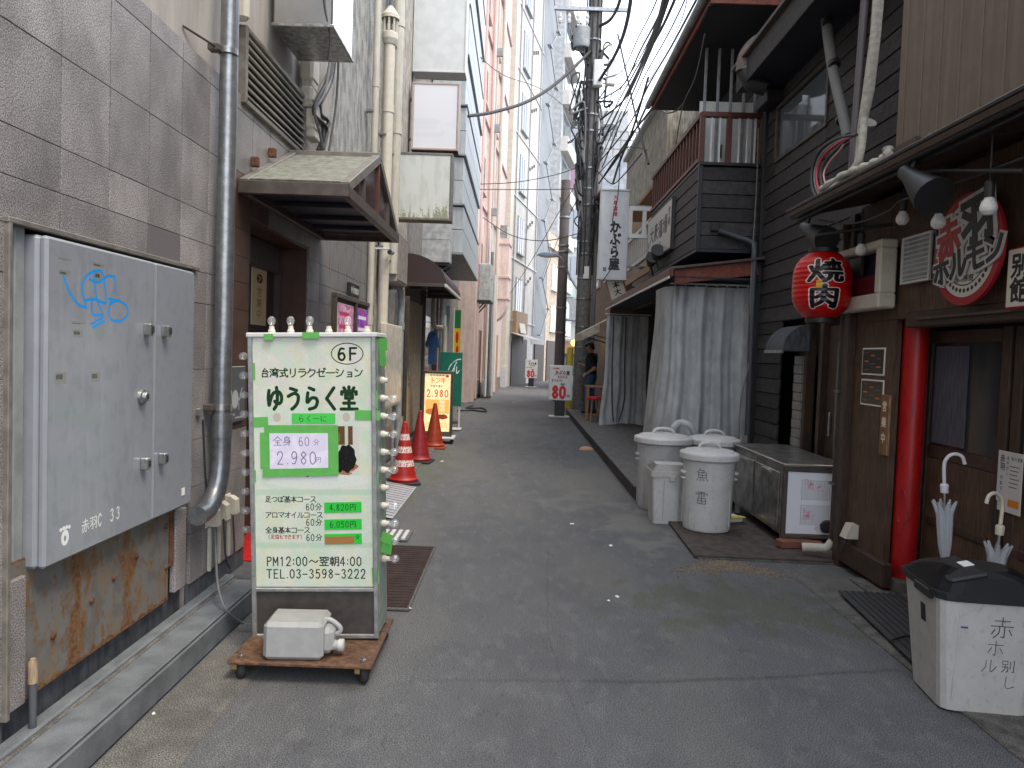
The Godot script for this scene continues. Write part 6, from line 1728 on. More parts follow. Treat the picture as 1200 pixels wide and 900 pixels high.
	curtain(c2, "film", [Vector2(2.5, -14.4), Vector2(1.7, -14.4)], 0.18, 2.3, 26.0, 0.025, 0.1, film)
	tube(c2, "rail", [Vector3(2.55, 2.33, -14.4), Vector3(1.66, 2.33, -14.4)], 0.012, m.white_metal, 8)
	for q in [1.86, 2.1]: tube(c2, "seam", smooth([Vector3(q - 0.04, 2.28, -14.34), Vector3(q - 0.04, 1.4, -14.3), Vector3(q - 0.02, 0.7, -14.26), Vector3(q + (0.02 if q < 2 else -0.12), 0.25, -14.24)], 5), 0.014, m.cable, 6)
	var wr := thing("bunched_wrap", "crumpled sheet of clear plastic stuffed behind the dustbins", "plastic sheet", Vector3(1.75, 0.6, -8.0))
	var st := begin()
	add_tube(st, smooth([Vector3(0, 0, 0), Vector3(0.02, 0.12, 0.02), Vector3(0.1, 0.17, 0.0), Vector3(0.2, 0.12, 0.03), Vector3(0.26, 0.0, 0)], 5), 0.035, 7)
	part(wr, "wrap", st.commit(), film, Vector3(1.66, 0.66, -7.85))
	part(wr, "bundle", box(0.3, 0.52, 0.2, 0.06), film, Vector3(1.8, 0.42, -7.9))
	# sign on the balcony side
	var im := canvas(400, 180, Color(0.72, 0.71, 0.68))
	var ink := Color(0.08, 0.08, 0.09)
	write(im, "大衆酒場", Vector2(46, 40), 72, ink, 0.13, 1.05)
	write(im, "赤羽本中", Vector2(110, 126), 30, ink, 0.12, 1.2)
	write(im, "営業", Vector2(352, 20), 34, ink, 0.12, 1.1, true)
	write(im, "別館", Vector2(10, 96), 30, ink, 0.12, 1.1, true)
	var bs := thing("balcony_signboard", "long white signboard with black characters on the balcony side", "sign", Vector3(2.05, 3.05, -11.1))
	part(bs, "board", box(0.05, 0.72, 1.9, 0.006), m.black, Vector3(2.055, 3.36, -11.15))
	part(bs, "print", sheet(1.84, 0.66), printed(im, 0.5), Vector3(2.0285, 3.36, -11.15), face_x(-1))
	for i in 2:
		var p := on_x(762 + i * 6, 310 - i * 8, 1.95)
		var sl := thing("eave_floodlight", ["dark floodlight on the bar eave below the white signboard", "second dark floodlight tucked against the balcony"][i], "lamp", p, 0.0, "floodlights on the bar eave")
		tube(sl, "lamp_head", [p, p + Vector3(0.0, 0.06, 0.12), p + Vector3(0, 0.09, 0.18)], [0.05, 0.09, 0.1], m.black, 12)
		tube(sl, "arm", [p, p + Vector3(0.06, -0.16, -0.05)], 0.015, m.black, 8)
	# exhaust elbow and drain pipes
	var ex := thing("exhaust_elbow", "rusty grey exhaust elbow sticking out under the roof", "pipe", Vector3(2.5, 4.7, -8.3))
	tube(ex, "elbow", smooth([on_z(905, 45, -8.25), on_z(888, 52, -8.25), on_z(876, 66, -8.25), on_z(873, 84, -8.25)], 6), 0.1, mt(Color(0.2, 0.17, 0.15), 0.6, 0.3, "blotch2", 2.0), 14)
	tube(ex, "mouth", smooth([on_z(873, 84, -8.25), on_z(882, 96, -8.22), on_z(898, 102, -8.2)], 5), 0.1, m.black, 14)
	var dp := thing("balcony_drain", "grey drain pipe bending from the balcony face down the wall", "pipe", Vector3(2.7, 2.0, -8.85))
	tube(dp, "pipe", smooth([on_z(842, 270, -8.88), on_z(862, 277, -8.86), on_z(882, 285, -8.8), on_z(884, 300, -8.7), on_z(880, 400, -8.62), on_z(876, 510, -8.6)], 6), 0.035, mt(Color(0.05, 0.055, 0.065), 0.5), 10)
	part(dp, "socket_joint", box(0.1, 0.1, 0.05, 0.01), m.black, on_z(838, 266, -8.9))
	var tw := thing("twine", "loose pale cord hanging down the balcony corner", "cord", on_z(888, 200, -8.8))
	tube(tw, "cord", smooth([on_z(889, 150, -8.8), on_z(886, 230, -8.8), on_z(880, 330, -8.65), on_z(878, 420, -8.6), on_z(868, 470, -8.55), on_z(866, 520, -8.55)], 6), 0.008, m.cable_grey, 6)

# ---------- things at the right edge of the road
func dustbin(label: String, c: Vector3, r: float, h: float, mat, writing := false) -> Node3D:
	var o := thing("dustbin", label, "dustbin", c, 0.0, "round plastic dustbins")
	part(o, "tub", lathe([[0.0, 0.0], [r * 0.82, 0.0], [r * 0.84, 0.015], [r * 0.93, h - 0.05], [r * 0.97, h - 0.045], [r * 0.97, h - 0.0]], 40), mat, c)
	var lid := part(o, "lid", lathe([[r * 1.04, -0.045], [r * 1.06, -0.04], [r * 1.06, 0.0], [r * 1.03, 0.012], [r * 0.9, 0.018], [r * 0.86, 0.03], [r * 0.5, 0.045], [0.0, 0.05]], 40), m.can_white, c + Vector3(0, h + 0.005, 0))
	tube(lid, "lid_handle", smooth([c + Vector3(-r * 0.4, h + 0.04, 0), c + Vector3(-r * 0.3, h + 0.085, 0), c + Vector3(0, h + 0.1, 0), c + Vector3(r * 0.3, h + 0.085, 0), c + Vector3(r * 0.4, h + 0.04, 0)], 5), 0.014, m.can_white, 8)
	for s in [-1, 1]:
		part(o, "side_handle", box(0.04, 0.03, r * 0.36, 0.01), mat, c + Vector3(s * (r * 0.93 + 0.002), h - 0.16, 0.02))
		part(o, "side_handle", box(0.036, 0.02, r * 0.3, 0.008), mat, c + Vector3(s * (r * 0.92 + 0.002), h - 0.21, 0.02))
	for k in 7: part(o, "moulded_rib", box(0.008, h - 0.12, 0.012), mat, c + Vector3(cos(k * TAU / 7 + 0.75) * r * 0.883, h / 2 - 0.02, sin(k * TAU / 7 + 0.75) * r * 0.883), Basis(Vector3.UP, -(k * TAU / 7 + 0.75)))
	if writing:
		var ink := mt(Color(0.1, 0.1, 0.11), 0.6)
		part(o, "handwriting", letters_round("魚雷", 0.115, 0.05, r * 0.84, r * 0.09 / (h - 0.065), deg_to_rad(118.0), h - 0.1), ink, c)
	return o
# an open or solid tapered box: bottom and top sizes, rounded corners
func tapered(bw: float, bd: float, tw: float, td: float, h: float, corner := 0.05) -> Mesh:
	var st := begin()
	var ring := func(w: float, d: float, y: float) -> Array:
		var out := []
		for q in [[1, 1, 0.0], [-1, 1, PI / 2], [-1, -1, PI], [1, -1, PI * 1.5]]:
			for k in 4:
				var a: float = q[2] + PI / 2 * k / 3.0
				out.append(Vector3(q[0] * (w / 2 - corner) + cos(a) * corner, y, q[1] * (d / 2 - corner) + sin(a) * corner))
		return out
	var a: Array = ring.call(bw, bd, 0.0)
	var b: Array = ring.call(tw, td, h)
	var n := a.size()
	for i in n:
		var j := (i + 1) % n
		var o: Vector3 = (a[i] + a[j]) / 2
		var e: Vector3 = a[j] - a[i]
		var out := Vector3(e.z, 0, -e.x).normalized()
		if out.dot(o) < 0: out = -out
		quad(st, a[i], a[j], b[j], b[i], (out + Vector3(0, -0.08, 0)).normalized())
		tri(st, Vector3.ZERO, a[i], a[j], Vector3.DOWN)
		tri(st, Vector3(0, h, 0), b[i], b[j], Vector3.UP)
	return st.commit()
func umbrella(label: String, base: Vector3, lean: Basis, handle_mat) -> void:
	var u := thing("umbrella", label, "umbrella", base, 0.0, "clear umbrellas by the sliding door")
	u.basis = lean
	var film := glass(0.3, Color(0.85, 0.88, 0.9))
	film.roughness = 0.24
	var st := begin()
	add_tube(st, [Vector3(0, 0, 0), Vector3(0, 0.6, 0)], 0.006, 8)
	lpart(u, "shaft", st.commit(), m.steel)
	for k in 8:
		var a := TAU * k / 8
		var s2 := begin()
		add_tube(s2, [Vector3(0, 0.08, 0), Vector3(cos(a) * 0.02, 0.25, sin(a) * 0.02), Vector3(cos(a) * 0.026, 0.42, sin(a) * 0.026), Vector3(cos(a) * 0.06, 0.485, sin(a) * 0.06)], [0.006, 0.016, 0.02, 0.006], 7)
		lpart(u, "canopy_fold", s2.commit(), film)
	lpart(u, "collar", lathe([[0.02, 0.0], [0.022, 0.04], [0.016, 0.05]], 12), handle_mat, Vector3(0, 0.53, 0))
	st = begin()
	add_tube(st, smooth([Vector3(0, 0.57, 0), Vector3(0, 0.68, 0), Vector3(0.02, 0.725, 0), Vector3(0.055, 0.74, 0), Vector3(0.088, 0.725, 0), Vector3(0.1, 0.685, 0)], 6), 0.0095, 10)
	lpart(u, "handle", st.commit(), handle_mat)

func build_street_things_right() -> void:
	dustbin("grey plastic dustbin with a flat lid at the platform corner", Vector3(1.49, 0.0, -7.42), 0.275, 0.7, m.can)
	dustbin("grey plastic dustbin half hidden behind the one with handwriting", Vector3(2.02, 0.03, -7.5), 0.25, 0.66, m.can)
	dustbin("off-white dustbin with two handwritten characters on a brown board", Vector3(1.695, 0.035, -6.42), 0.24, 0.65, m.can_white, true)
	var sb := thing("square_bin", "small square white bin with a stepped lid beside the round dustbins", "bin", Vector3(1.43, 0, -6.82))
	part(sb, "tub", tapered(0.3, 0.3, 0.35, 0.34, 0.43, 0.03), m.can_white, Vector3(1.43, 0.0, -6.82))
	part(sb, "lid", tapered(0.385, 0.37, 0.37, 0.355, 0.05, 0.03), m.bin_white, Vector3(1.43, 0.43, -6.82))
	part(sb, "lid_top", tapered(0.36, 0.34, 0.26, 0.2, 0.055, 0.03), m.bin_white, Vector3(1.43, 0.48, -6.82))
	for k in [-0.07, 0.07]: part(sb, "panel_line", box(0.006, 0.36, 0.006), m.can, Vector3(1.43 + k, 0.22, -6.645), Basis(Vector3.RIGHT, 0.05))
	part(sb, "clasp", box(0.05, 0.05, 0.02, 0.004), m.can, Vector3(1.43, 0.42, -6.632))
	# brown sheet and bricks, steel counter
	var pb := thing("ground_board", "worn brown board lying under the dustbins", "board", Vector3(1.95, 0, -6.3))
	part(pb, "board", box(1.15, 0.02, 1.45, 0.003), mt(Color(0.1, 0.075, 0.06), 0.85, 0, "blotch2", 0.9, "fine", 1.6), Vector3(1.98, 0.018, -6.24), Basis(Vector3.UP, -0.03))
	part(pb, "board_edge", box(1.14, 0.012, 0.02), m.concrete_dark, Vector3(1.98, 0.006, -5.51), Basis(Vector3.UP, -0.03))
	var f := thing("steel_counter", "stained stainless steel cold counter with a punched white end panel", "counter", Vector3(2.4, 0.03, -6.6))
	var fx := 2.42
	part(f, "body", box(0.5, 0.56, 1.34, 0.006), m.dull_steel, Vector3(fx, 0.39, -6.59))
	part(f, "counter_top", box(0.54, 0.025, 1.4, 0.006), m.dull_steel, Vector3(fx, 0.683, -6.59))
	part(f, "end_frame", box(0.52, 0.04, 0.03, 0.003), m.bronze, Vector3(fx, 0.652, -5.912))
	part(f, "end_frame", box(0.52, 0.03, 0.03, 0.003), m.bronze, Vector3(fx, 0.11, -5.912))
	for k in [-1, 1]: part(f, "end_frame", box(0.035, 0.51, 0.03, 0.003), m.bronze, Vector3(fx + k * 0.2425, 0.378, -5.912))
	for q in [[-0.22, -5.97], [0.22, -5.97], [-0.22, -7.2], [0.22, -7.2]]: part(f, "leg", box(0.04, 0.1, 0.04), m.grey_metal, Vector3(fx + q[0], 0.07, q[1]))
	for z in [-6.3, -6.95]:
		part(f, "front_door", box(0.012, 0.46, 0.6, 0.004), m.dull_steel, Vector3(fx - 0.257, 0.38, z))
		part(f, "door_pull", box(0.02, 0.03, 0.2, 0.004), m.steel, Vector3(fx - 0.267, 0.585, z))
	var im := canvas(280, 320, Color(0.84, 0.85, 0.88))
	for b in [40, 170]:
		for j in 9:
			for i in 12: block(im, 70 + i * 14, b + j * 12, 5, 5, Color(0.12, 0.12, 0.14))
	var red := Color(0.72, 0.08, 0.2, 0.75)
	for b in [[90, 40, 190, 130], [90, 200, 180, 290]]:
		for k in 26:
			var t := rng.randf()
			var p := Vector2(lerpf(b[0], b[2], t), lerpf(b[1], b[3], t)) + Vector2(rng.randf_range(-26, 22), rng.randf_range(-20, 20))
			pen(im, [p, p + Vector2(rng.randf_range(-14, 14), rng.randf_range(-10, 10))], rng.randf_range(1.5, 5), red)
	part(f, "end_panel", box(0.45, 0.5, 0.02, 0.003), m.white_metal, Vector3(fx, 0.38, -5.918))
	part(f, "print", sheet(0.445, 0.495), printed(im, 0.35), Vector3(fx, 0.38, -5.9055))
	part(f, "drain_knob", lathe([[0.05, 0.0], [0.055, 0.012], [0.04, 0.02], [0.0, 0.022]], 18), m.black, Vector3(fx + 0.1, 0.2, -5.903), Basis(Vector3.RIGHT, PI / 2))
	for q in [[2.22, 0.055, -5.86, 0.2], [2.36, 0.06, -5.84, -0.35], [2.37, 0.055, -6.4, 0.1]]:
		var bk := thing("brick", ["loose red brick under the front edge of the steel counter", "loose red brick tilted beside another under the counter", "loose red brick deep under the steel counter"][[2.22, 2.36, 2.37].find(q[0])], "brick", Vector3(q[0], 0.03, q[2]), q[3], "bricks under the counter")
		lpart(bk, "brick_body", box(0.2, 0.06, 0.1, 0.006), m.brick_red, Vector3(0, 0.032, 0))
	# flat papers tucked under the counter
	var bx := thing("folded_carton", "crushed white and yellow carton under the steel counter", "carton", Vector3(2.0, 0.03, -6.75))
	part(bx, "carton_sheet", box(0.18, 0.05, 0.14, 0.01), m.paper, Vector3(2.0, 0.055, -6.75), Basis(Vector3.UP, 0.4))
	part(bx, "carton_flap", box(0.16, 0.006, 0.08), mt(Color(0.6, 0.45, 0.05), 0.7), Vector3(2.03, 0.085, -6.68), Basis(Vector3.UP, 0.4))
	# big white bin with black lid
	var wb := thing("white_bin", "grubby white bin with a black hinged lid and handwriting", "bin", Vector3(2.1, 0, -3.33))
	var turn := Basis(Vector3.UP, -0.12)
	part(wb, "tub", tapered(0.36, 0.34, 0.45, 0.42, 0.5, 0.05), m.bin_white, Vector3(2.1, 0.012, -3.33), turn)
	part(wb, "lid_rim", tapered(0.47, 0.44, 0.49, 0.46, 0.035, 0.07), m.black, Vector3(2.1, 0.505, -3.33), turn)
	for q in [[0.475, 0.445, 0.465, 0.435, 0.012, 0.54], [0.465, 0.435, 0.435, 0.4, 0.022, 0.552], [0.435, 0.4, 0.375, 0.33, 0.024, 0.574], [0.375, 0.33, 0.26, 0.2, 0.016, 0.598]]:
		part(wb, "lid", tapered(q[0], q[1], q[2], q[3], q[4], 0.09), m.black, Vector3(2.1, q[5], -3.33), turn)
	part(wb, "lid_flap", box(0.16, 0.02, 0.3, 0.008), m.black, Vector3(1.99, 0.602, -3.3), turn * Basis(Vector3.BACK, 0.25))
	part(wb, "lid_label", box(0.045, 0.003, 0.07), m.paper, Vector3(2.04, 0.628, -3.3), turn * Basis(Vector3.BACK, 0.25))
	part(wb, "lid_clip", box(0.05, 0.05, 0.16, 0.01), m.black, Vector3(1.872, 0.51, -3.3), turn)
	var ink := mt(Color(0.05, 0.05, 0.06), 0.6)
	for q in [["赤", -0.02, 0.44, 0.1], ["ホ", -0.025, 0.335, 0.075], ["ル", -0.04, 0.25, 0.065], ["別", 0.04, 0.25, 0.06], ["し", 0.045, 0.18, 0.065]]:
		var fz: float = 0.17 + 0.04 * (q[2] - q[3] * 0.5) / 0.5
		part(wb, "handwriting", letters(q[0], q[3], 0.035, 0.0008), ink, Vector3(2.1, 0.012, -3.33) + turn * Vector3(q[1], q[2], fz + 0.04 * q[3] * 0.5 / 0.5 + 0.0008), turn * Basis(Vector3.RIGHT, 0.08))
	part(wb, "moulded_edge", box(0.012, 0.4, 0.006, 0.002), m.bin_white, Vector3(2.1, 0.012, -3.33) + turn * Vector3(-0.14, 0.25, 0.19), turn * Basis(Vector3.RIGHT, 0.08))
	part(wb, "blue_mark", box(0.03, 0.008, 0.002), mt(Color(0.05, 0.05, 0.3), 0.6), Vector3(2.1, 0.012, -3.33) + turn * Vector3(-0.12, 0.38, 0.2015), turn)
	part(wb, "side_sticker", box(0.002, 0.08, 0.05), m.navy, Vector3(2.1, 0.012, -3.33) + turn * Vector3(-0.2145, 0.38, 0.02), turn * Basis(Vector3.BACK, 0.08))
	# red tray and umbrellas
	var rt := thing("red_tray", "red plastic umbrella tray behind the white bin", "tray", Vector3(2.4, 0, -3.9))
	part(rt, "tray_tub", tapered(0.24, 0.42, 0.3, 0.5, 0.36, 0.03), m.red_plastic, Vector3(2.46, 0.03, -3.9))
	part(rt, "tray_rim", tapered(0.32, 0.52, 0.32, 0.52, 0.03, 0.03), m.red_plastic, Vector3(2.46, 0.385, -3.9))
	umbrella("clear umbrella with a lilac white hooked handle standing in the red tray", Vector3(2.36, 0.3, -3.98), Basis(Vector3.UP, -0.2) * Basis(Vector3.BACK, 0.06), mt(Color(0.62, 0.6, 0.68), 0.3))
	umbrella("second clear umbrella with a yellowed handle, lower in the tray", Vector3(2.44, 0.14, -3.72), Basis(Vector3.UP, -2.9) * Basis(Vector3.BACK, 0.05), mt(Color(0.6, 0.56, 0.46), 0.3))
	# ribbed door mat
	var rm := thing("door_mat", "dark ribbed rubber mat before the wooden sliding doors", "mat", Vector3(2.25, 0, -4.15))
	part(rm, "mat_sheet", box(0.4, 0.012, 1.2, 0.003), mt(Color(0.05, 0.05, 0.055), 0.8, 0, "blotch", 1.0), Vector3(2.26, 0.04, -4.12), Basis(Vector3.UP, -0.1))
	for i in 9: part(rm, "rib", box(0.014, 0.008, 1.18, 0.002), m.rubber, Vector3(2.1 + i * 0.04, 0.048, -4.12), Basis(Vector3.UP, -0.1))
	var ld := thing("loose_lead", "thin black lead lying across the dark rubber mat", "cable", Vector3(2.1, 0.05, -3.9))
	tube(ld, "lead", smooth([Vector3(2.02, 0.058, -3.86), Vector3(2.12, 0.06, -3.92), Vector3(2.26, 0.06, -3.95), Vector3(2.4, 0.06, -3.92)], 6), 0.006, m.cable, 6)
	# broken sawdust heap: separate crumbs read as one mass
	var sd := begin()
	for i in 1500:
		var q := Vector2(1.6 + rng.randfn(0, 0.2), -5.3 + rng.randfn(0, 0.07))
		q.y += -0.08 * sin(q.x * 9.0) + (0.12 if rng.randf() < 0.12 else 0.0)
		var s := rng.randf_range(0.002, 0.008)
		add_box(sd, Transform3D(Basis(Vector3(rng.randf(), rng.randf(), rng.randf()).normalized(), rng.randf() * 3.0), Vector3(q.x, 0.004, q.y)), Vector3(s * 1.8, s * 0.5, s))
	var saw := part(self, "sawdust", sd.commit(), mt(Color(0.36, 0.27, 0.19), 0.95, 0, "speck", 3.0))
	saw.set_meta("kind", "stuff")
	saw.set_meta("label", "scattered pale sawdust in front of the brown board")
	saw.set_meta("category", "sawdust")

func build_litter() -> void:
	var lab := "small scrap of white paper lying on the asphalt"
	for q in [[180, 838], [282, 765], [490, 540], [498, 536], [518, 541], [688, 527], [713, 705], [723, 700], [480, 714], [716, 640], [670, 615], [602, 472]]:
		var p := on_y(q[0], q[1], 0.006)
		var s: float = clampf(0.0035 * -p.z, 0.008, 0.035)
		var o := thing("paper_scrap", lab, "litter", p, rng.randf() * 6.0, "paper scraps on the road")
		var st := begin()
		var pts := []
		for k in 6: pts.append(Vector3(cos(k * TAU / 6) * s * rng.randf_range(0.6, 1.3), rng.randf_range(0.0, 0.012), sin(k * TAU / 6) * s * rng.randf_range(0.5, 1.0)))
		for k in 6: tri(st, Vector3(0, 0.014, 0), pts[k], pts[(k + 1) % 6], Vector3.UP)
		lpart(o, "paper_piece", st.commit(), m.paper)
	var rb := thing("orange_rag", "crumpled orange and white rag beside the platform", "rag", on_y(687, 527, 0.01))
	part(rb, "rag_cloth", lathe([[0.12, 0.0], [0.1, 0.03], [0.05, 0.05], [0.0, 0.045]], 7), mt(Color(0.55, 0.3, 0.14), 0.9), on_y(687, 527, 0.002), Basis.from_scale(Vector3(1, 1, 0.6)))

# ---------- far end of the alley
func build_far() -> void:
	build_far_left()
	build_far_right()
	build_end_building()
func build_far_left() -> void:
	# pink building, turned a little because the alley bends
	var pink := mt(Color(0.72, 0.57, 0.52), 0.85, 0, "soft", 0.6, "drip", Vector3(0.8, 0.06, 0.8))
	var pink_dark := mt(Color(0.6, 0.44, 0.4), 0.85, 0, "soft", 0.6)
	var p := thing("pink_building", "tall pale pink rendered building with pipes down its face", "building", Vector3(-1.44, 0, -21.7), -0.0718)
	lpart(p, "wall", box(6, 24, 9.6), pink, Vector3(-3.0, 12, -4.8))
	lpart(p, "plinth", box(0.1, 0.5, 9.5), m.granite_dark, Vector3(-0.02, 0.25, -4.8))
	for z in [-0.15, -3.2, -6.2]: lpart(p, "pilaster", box(0.16, 24, 0.3, 0.01), pink, Vector3(0.06, 12.01, z))
	for i in 7:
		for z in [-1.7, -4.7]:
			window_unit(p, Vector3(0.0, 4.4 + i * 2.7, z), 1.0, 1.2, pink_dark, m.pane_sky, 1)
		lpart(p, "string_course", box(0.08, 0.07, 9.4), pink_dark, Vector3(0.03, 3.4 + i * 2.7, -4.8))
	for q in [[0.12, -0.6, 0.06], [0.13, -2.7, 0.05], [0.13, -3.7, 0.05], [0.13, -5.6, 0.06]]:
		var st := begin()
		add_tube(st, [Vector3(0, 0.1, 0), Vector3(0, 22, 0)], q[2], 10)
		lpart(p, "downpipe", st.commit(), m.cream_pvc if q[1] < -3 else pink_dark, Vector3(q[0], 0, q[1]))
	for q in [[0.2, 9.0, -3.4], [0.2, 6.2, -3.3], [0.22, 11.5, -3.4]]: lpart(p, "wall_bracket", box(0.25, 0.25, 0.12), m.grey_metal, Vector3(q[0], q[1], q[2]))
	lpart(p, "entrance", box(0.06, 2.2, 1.2), m.pane_dark, Vector3(0.02, 1.1, -1.9))
	lpart(p, "entrance", box(0.06, 2.2, 0.9), m.tan_wood, Vector3(0.03, 1.1, -7.4))
	# big pink duct that bulges from the far end of the pink wall
	var d := thing("pink_duct", "large pink square duct with a rounded foot on the pink wall", "duct", Vector3(-0.95, 2.6, -28.4), -0.0718)
	var prof := PackedVector2Array([Vector2(-0.3, 3.2), Vector2(0.5, 3.2), Vector2(0.5, 0.9)])
	for i in 8: prof.append(Vector2(-0.3 + 0.8 * cos(PI / 2 * i / 7.0), 0.9 - 0.9 * sin(PI / 2 * i / 7.0)))
	lpart(d, "duct_body", prism(prof, 0.9), pink, Vector3.ZERO)
	for y in [0.95, 1.75, 3.0]: lpart(d, "duct_flange", box(0.88, 0.06, 0.98), pink_dark, Vector3(0.1, y, 0))
	lpart(d, "duct_top", box(0.7, 0.5, 0.7), m.dull_steel, Vector3(0.05, 3.45, 0))
	# white plant box on bracket
	var bx := thing("plant_box", "pale grey metal plant box on a black bracket on the pink wall", "air conditioner", Vector3(-1.1, 3.0, -22.6), -0.0718)
	lpart(bx, "housing", box(0.36, 1.1, 0.8, 0.02), mt(Color(0.5, 0.52, 0.5), 0.5, 0, "blotch", 0.8), Vector3(0.05, 0.6, 0))
	lpart(bx, "bracket", box(0.5, 0.06, 0.8), m.black, Vector3(0.0, 0.02, 0))
	for z in [-0.3, 0.3]: lpart(bx, "bracket_strut", box(0.04, 0.4, 0.04), m.black, Vector3(-0.1, -0.18, z), Basis(Vector3.BACK, -0.7))
	lpart(bx, "label_mark", box(0.01, 0.04, 0.1), m.black, Vector3(0.235, 0.7, 0.1))
	var pp := thing("pipe_cluster", "three thin grey pipes rising beside the pale plant box", "pipe", Vector3(-1.0, 0.1, -23.6))
	for i in 3: tube(pp, "pipe", [Vector3(-1.02 + i * 0.09, 0.1, -23.5 - i * 0.2), Vector3(-1.02 + i * 0.09, 5.4 - i * 0.7, -23.5 - i * 0.2)], 0.045, m.galvanised if i % 2 else m.white_metal, 8)
	var wh := thing("wall_heater", "small white gas heater low beside the pink wall", "heater", Vector3(-0.95, 0, -24.4))
	part(wh, "housing", box(0.3, 0.5, 0.4, 0.02), m.white_metal, Vector3(-1.0, 0.36, -24.4))
	part(wh, "block_base", box(0.3, 0.14, 0.5, 0.01), m.concrete, Vector3(-1.0, 0.05, -24.4))
	# white building past the bend
	var cream := mt(Color(0.7, 0.64, 0.54), 0.8, 0, "soft", 0.5)
	var white := mt(Color(0.66, 0.635, 0.6), 0.8, 0, "soft", 0.5, "drip", Vector3(0.8, 0.06, 0.8))
	var w := thing("white_building", "tall white building with a cream tiled corner and shop at its foot", "building", Vector3(-0.62, 0, -32.6), -0.215)
	lpart(w, "wall", box(6, 26, 6.4), white, Vector3(-3.0, 13, -3.3))
	lpart(w, "tiled_corner", box(0.62, 26, 0.5, 0.01), cream, Vector3(-0.2, 13, -0.1))
	for i in 36: lpart(w, "corner_tile", box(0.6, 0.3, 0.02, 0.004), cream, Vector3(-0.2, 0.25 + i * 0.315, 0.155))
	lpart(w, "white_base", box(0.7, 0.9, 0.06), m.white_metal, Vector3(-0.2, 0.45, 0.2))
	for i in 8:
		window_unit(w, Vector3(0.02, 4.2 + i * 2.8, -2.4), 1.3, 1.7, m.grey_metal, m.pane_dark, 2)
		for z in [-4.0, -4.5, -5.0]: lpart(w, "bolt_cap", box(0.06, 0.14, 0.14), m.bronze, Vector3(0.03, 4.9 + i * 2.8 - (z + 4.0) * 0.4, z))
		lpart(w, "string_course", box(0.06, 0.05, 6.3), m.white_metal, Vector3(0.02, 3.0 + i * 2.8, -3.3))
	for q in [-1.0, -3.6, -5.9]: lpart(w, "conduit", box(0.05, 22, 0.05), m.grey_metal, Vector3(0.05, 13, q))
	lpart(w, "shop_front", box(0.1, 2.2, 3.4), m.dark_wood, Vector3(0.0, 1.1, -3.0))
	lpart(w, "shop_fascia", box(0.25, 1.1, 2.6, 0.01), m.tan_wood, Vector3(0.08, 2.9, -2.6))
	lpart(w, "shop_sign", box(0.04, 0.5, 1.2), m.ivory, Vector3(0.23, 2.7, -2.6), Basis(Vector3.BACK, 0.2))
	var ws := thing("shop_awning", "white sloping shop awning on the white building past the bend", "awning", Vector3(0.2, 2.1, -35), -0.215)
	lpart(ws, "canvas_cover", box(1.0, 0.03, 3.2), m.can_white, Vector3(0.25, 0.2, 0), Basis(Vector3.BACK, -0.3))
	lpart(ws, "valance", box(0.02, 0.2, 3.2), m.can_white, Vector3(0.72, -0.04, 0))
	# blue grey slim building with an outside stair
	var bg := thing("blue_grey_building", "slim blue grey building with a zigzag outside stair", "building", Vector3(0.78, 0, -38.9), -0.25)
	var blue := mt(Color(0.27, 0.285, 0.305), 0.7, 0, "soft", 0.5)
	lpart(bg, "wall", box(5, 26, 2.6), blue, Vector3(-2.5, 13, -1.3))
	lpart(bg, "shop_front", box(0.08, 2.2, 2.3), m.dark_wood, Vector3(0.02, 1.1, -1.3))
	for i in 16:
		var y := 2.5 + i * 1.5
		bar(bg, "stair_flight", bg.to_global(Vector3(0.25, y, -0.4 - 1.8 * (i % 2))), bg.to_global(Vector3(0.25, y + 1.5, -2.2 + 1.8 * (i % 2))), 0.05, 0.04, m.galvanised)
		lpart(bg, "landing", box(0.2, 0.05, 0.5), m.galvanised, Vector3(0.25, y, -0.3 - 2.0 * (i % 2)))
	var ob := thing("ochre_building", "pale ochre low building beside the slim blue grey one", "building", Vector3(1.45, 0, -41.6), -0.25)
	var ochre := mt(Color(0.6, 0.5, 0.39), 0.8, 0, "blotch", 0.5)
	lpart(ob, "wall", box(5, 8.4, 4.6), ochre, Vector3(-2.5, 4.2, -2.3))
	lpart(ob, "cornice", box(0.3, 0.2, 4.7), cream, Vector3(0.05, 7.6, -2.3))
	for i in 2: window_unit(ob, Vector3(0.02, 3.6 + i * 2.4, -2.0), 1.6, 1.5, cream, m.pane_sky, 1)
	lpart(ob, "shop_front", box(0.08, 2.3, 3.4), m.dark_wood, Vector3(0.02, 1.15, -2.2))
	var wt := thing("white_tower", "very tall narrow white building behind the slim blue grey one", "building", Vector3(2.2, 0, -47), -0.2)
	lpart(wt, "wall", box(4, 34, 5), mt(Color(0.46, 0.47, 0.48), 0.7, 0, "blotch", 0.4), Vector3(-2.0, 17, -2.5))
	for i in 11:
		lpart(wt, "balcony", box(0.5, 0.9, 4.6, 0.02), white, Vector3(0.2, 3.2 + i * 2.9, -2.5))
		window_unit(wt, Vector3(0.01, 4.6 + i * 2.9, -2.5), 3.6, 1.5, m.grey_metal, m.pane_sky, 3)
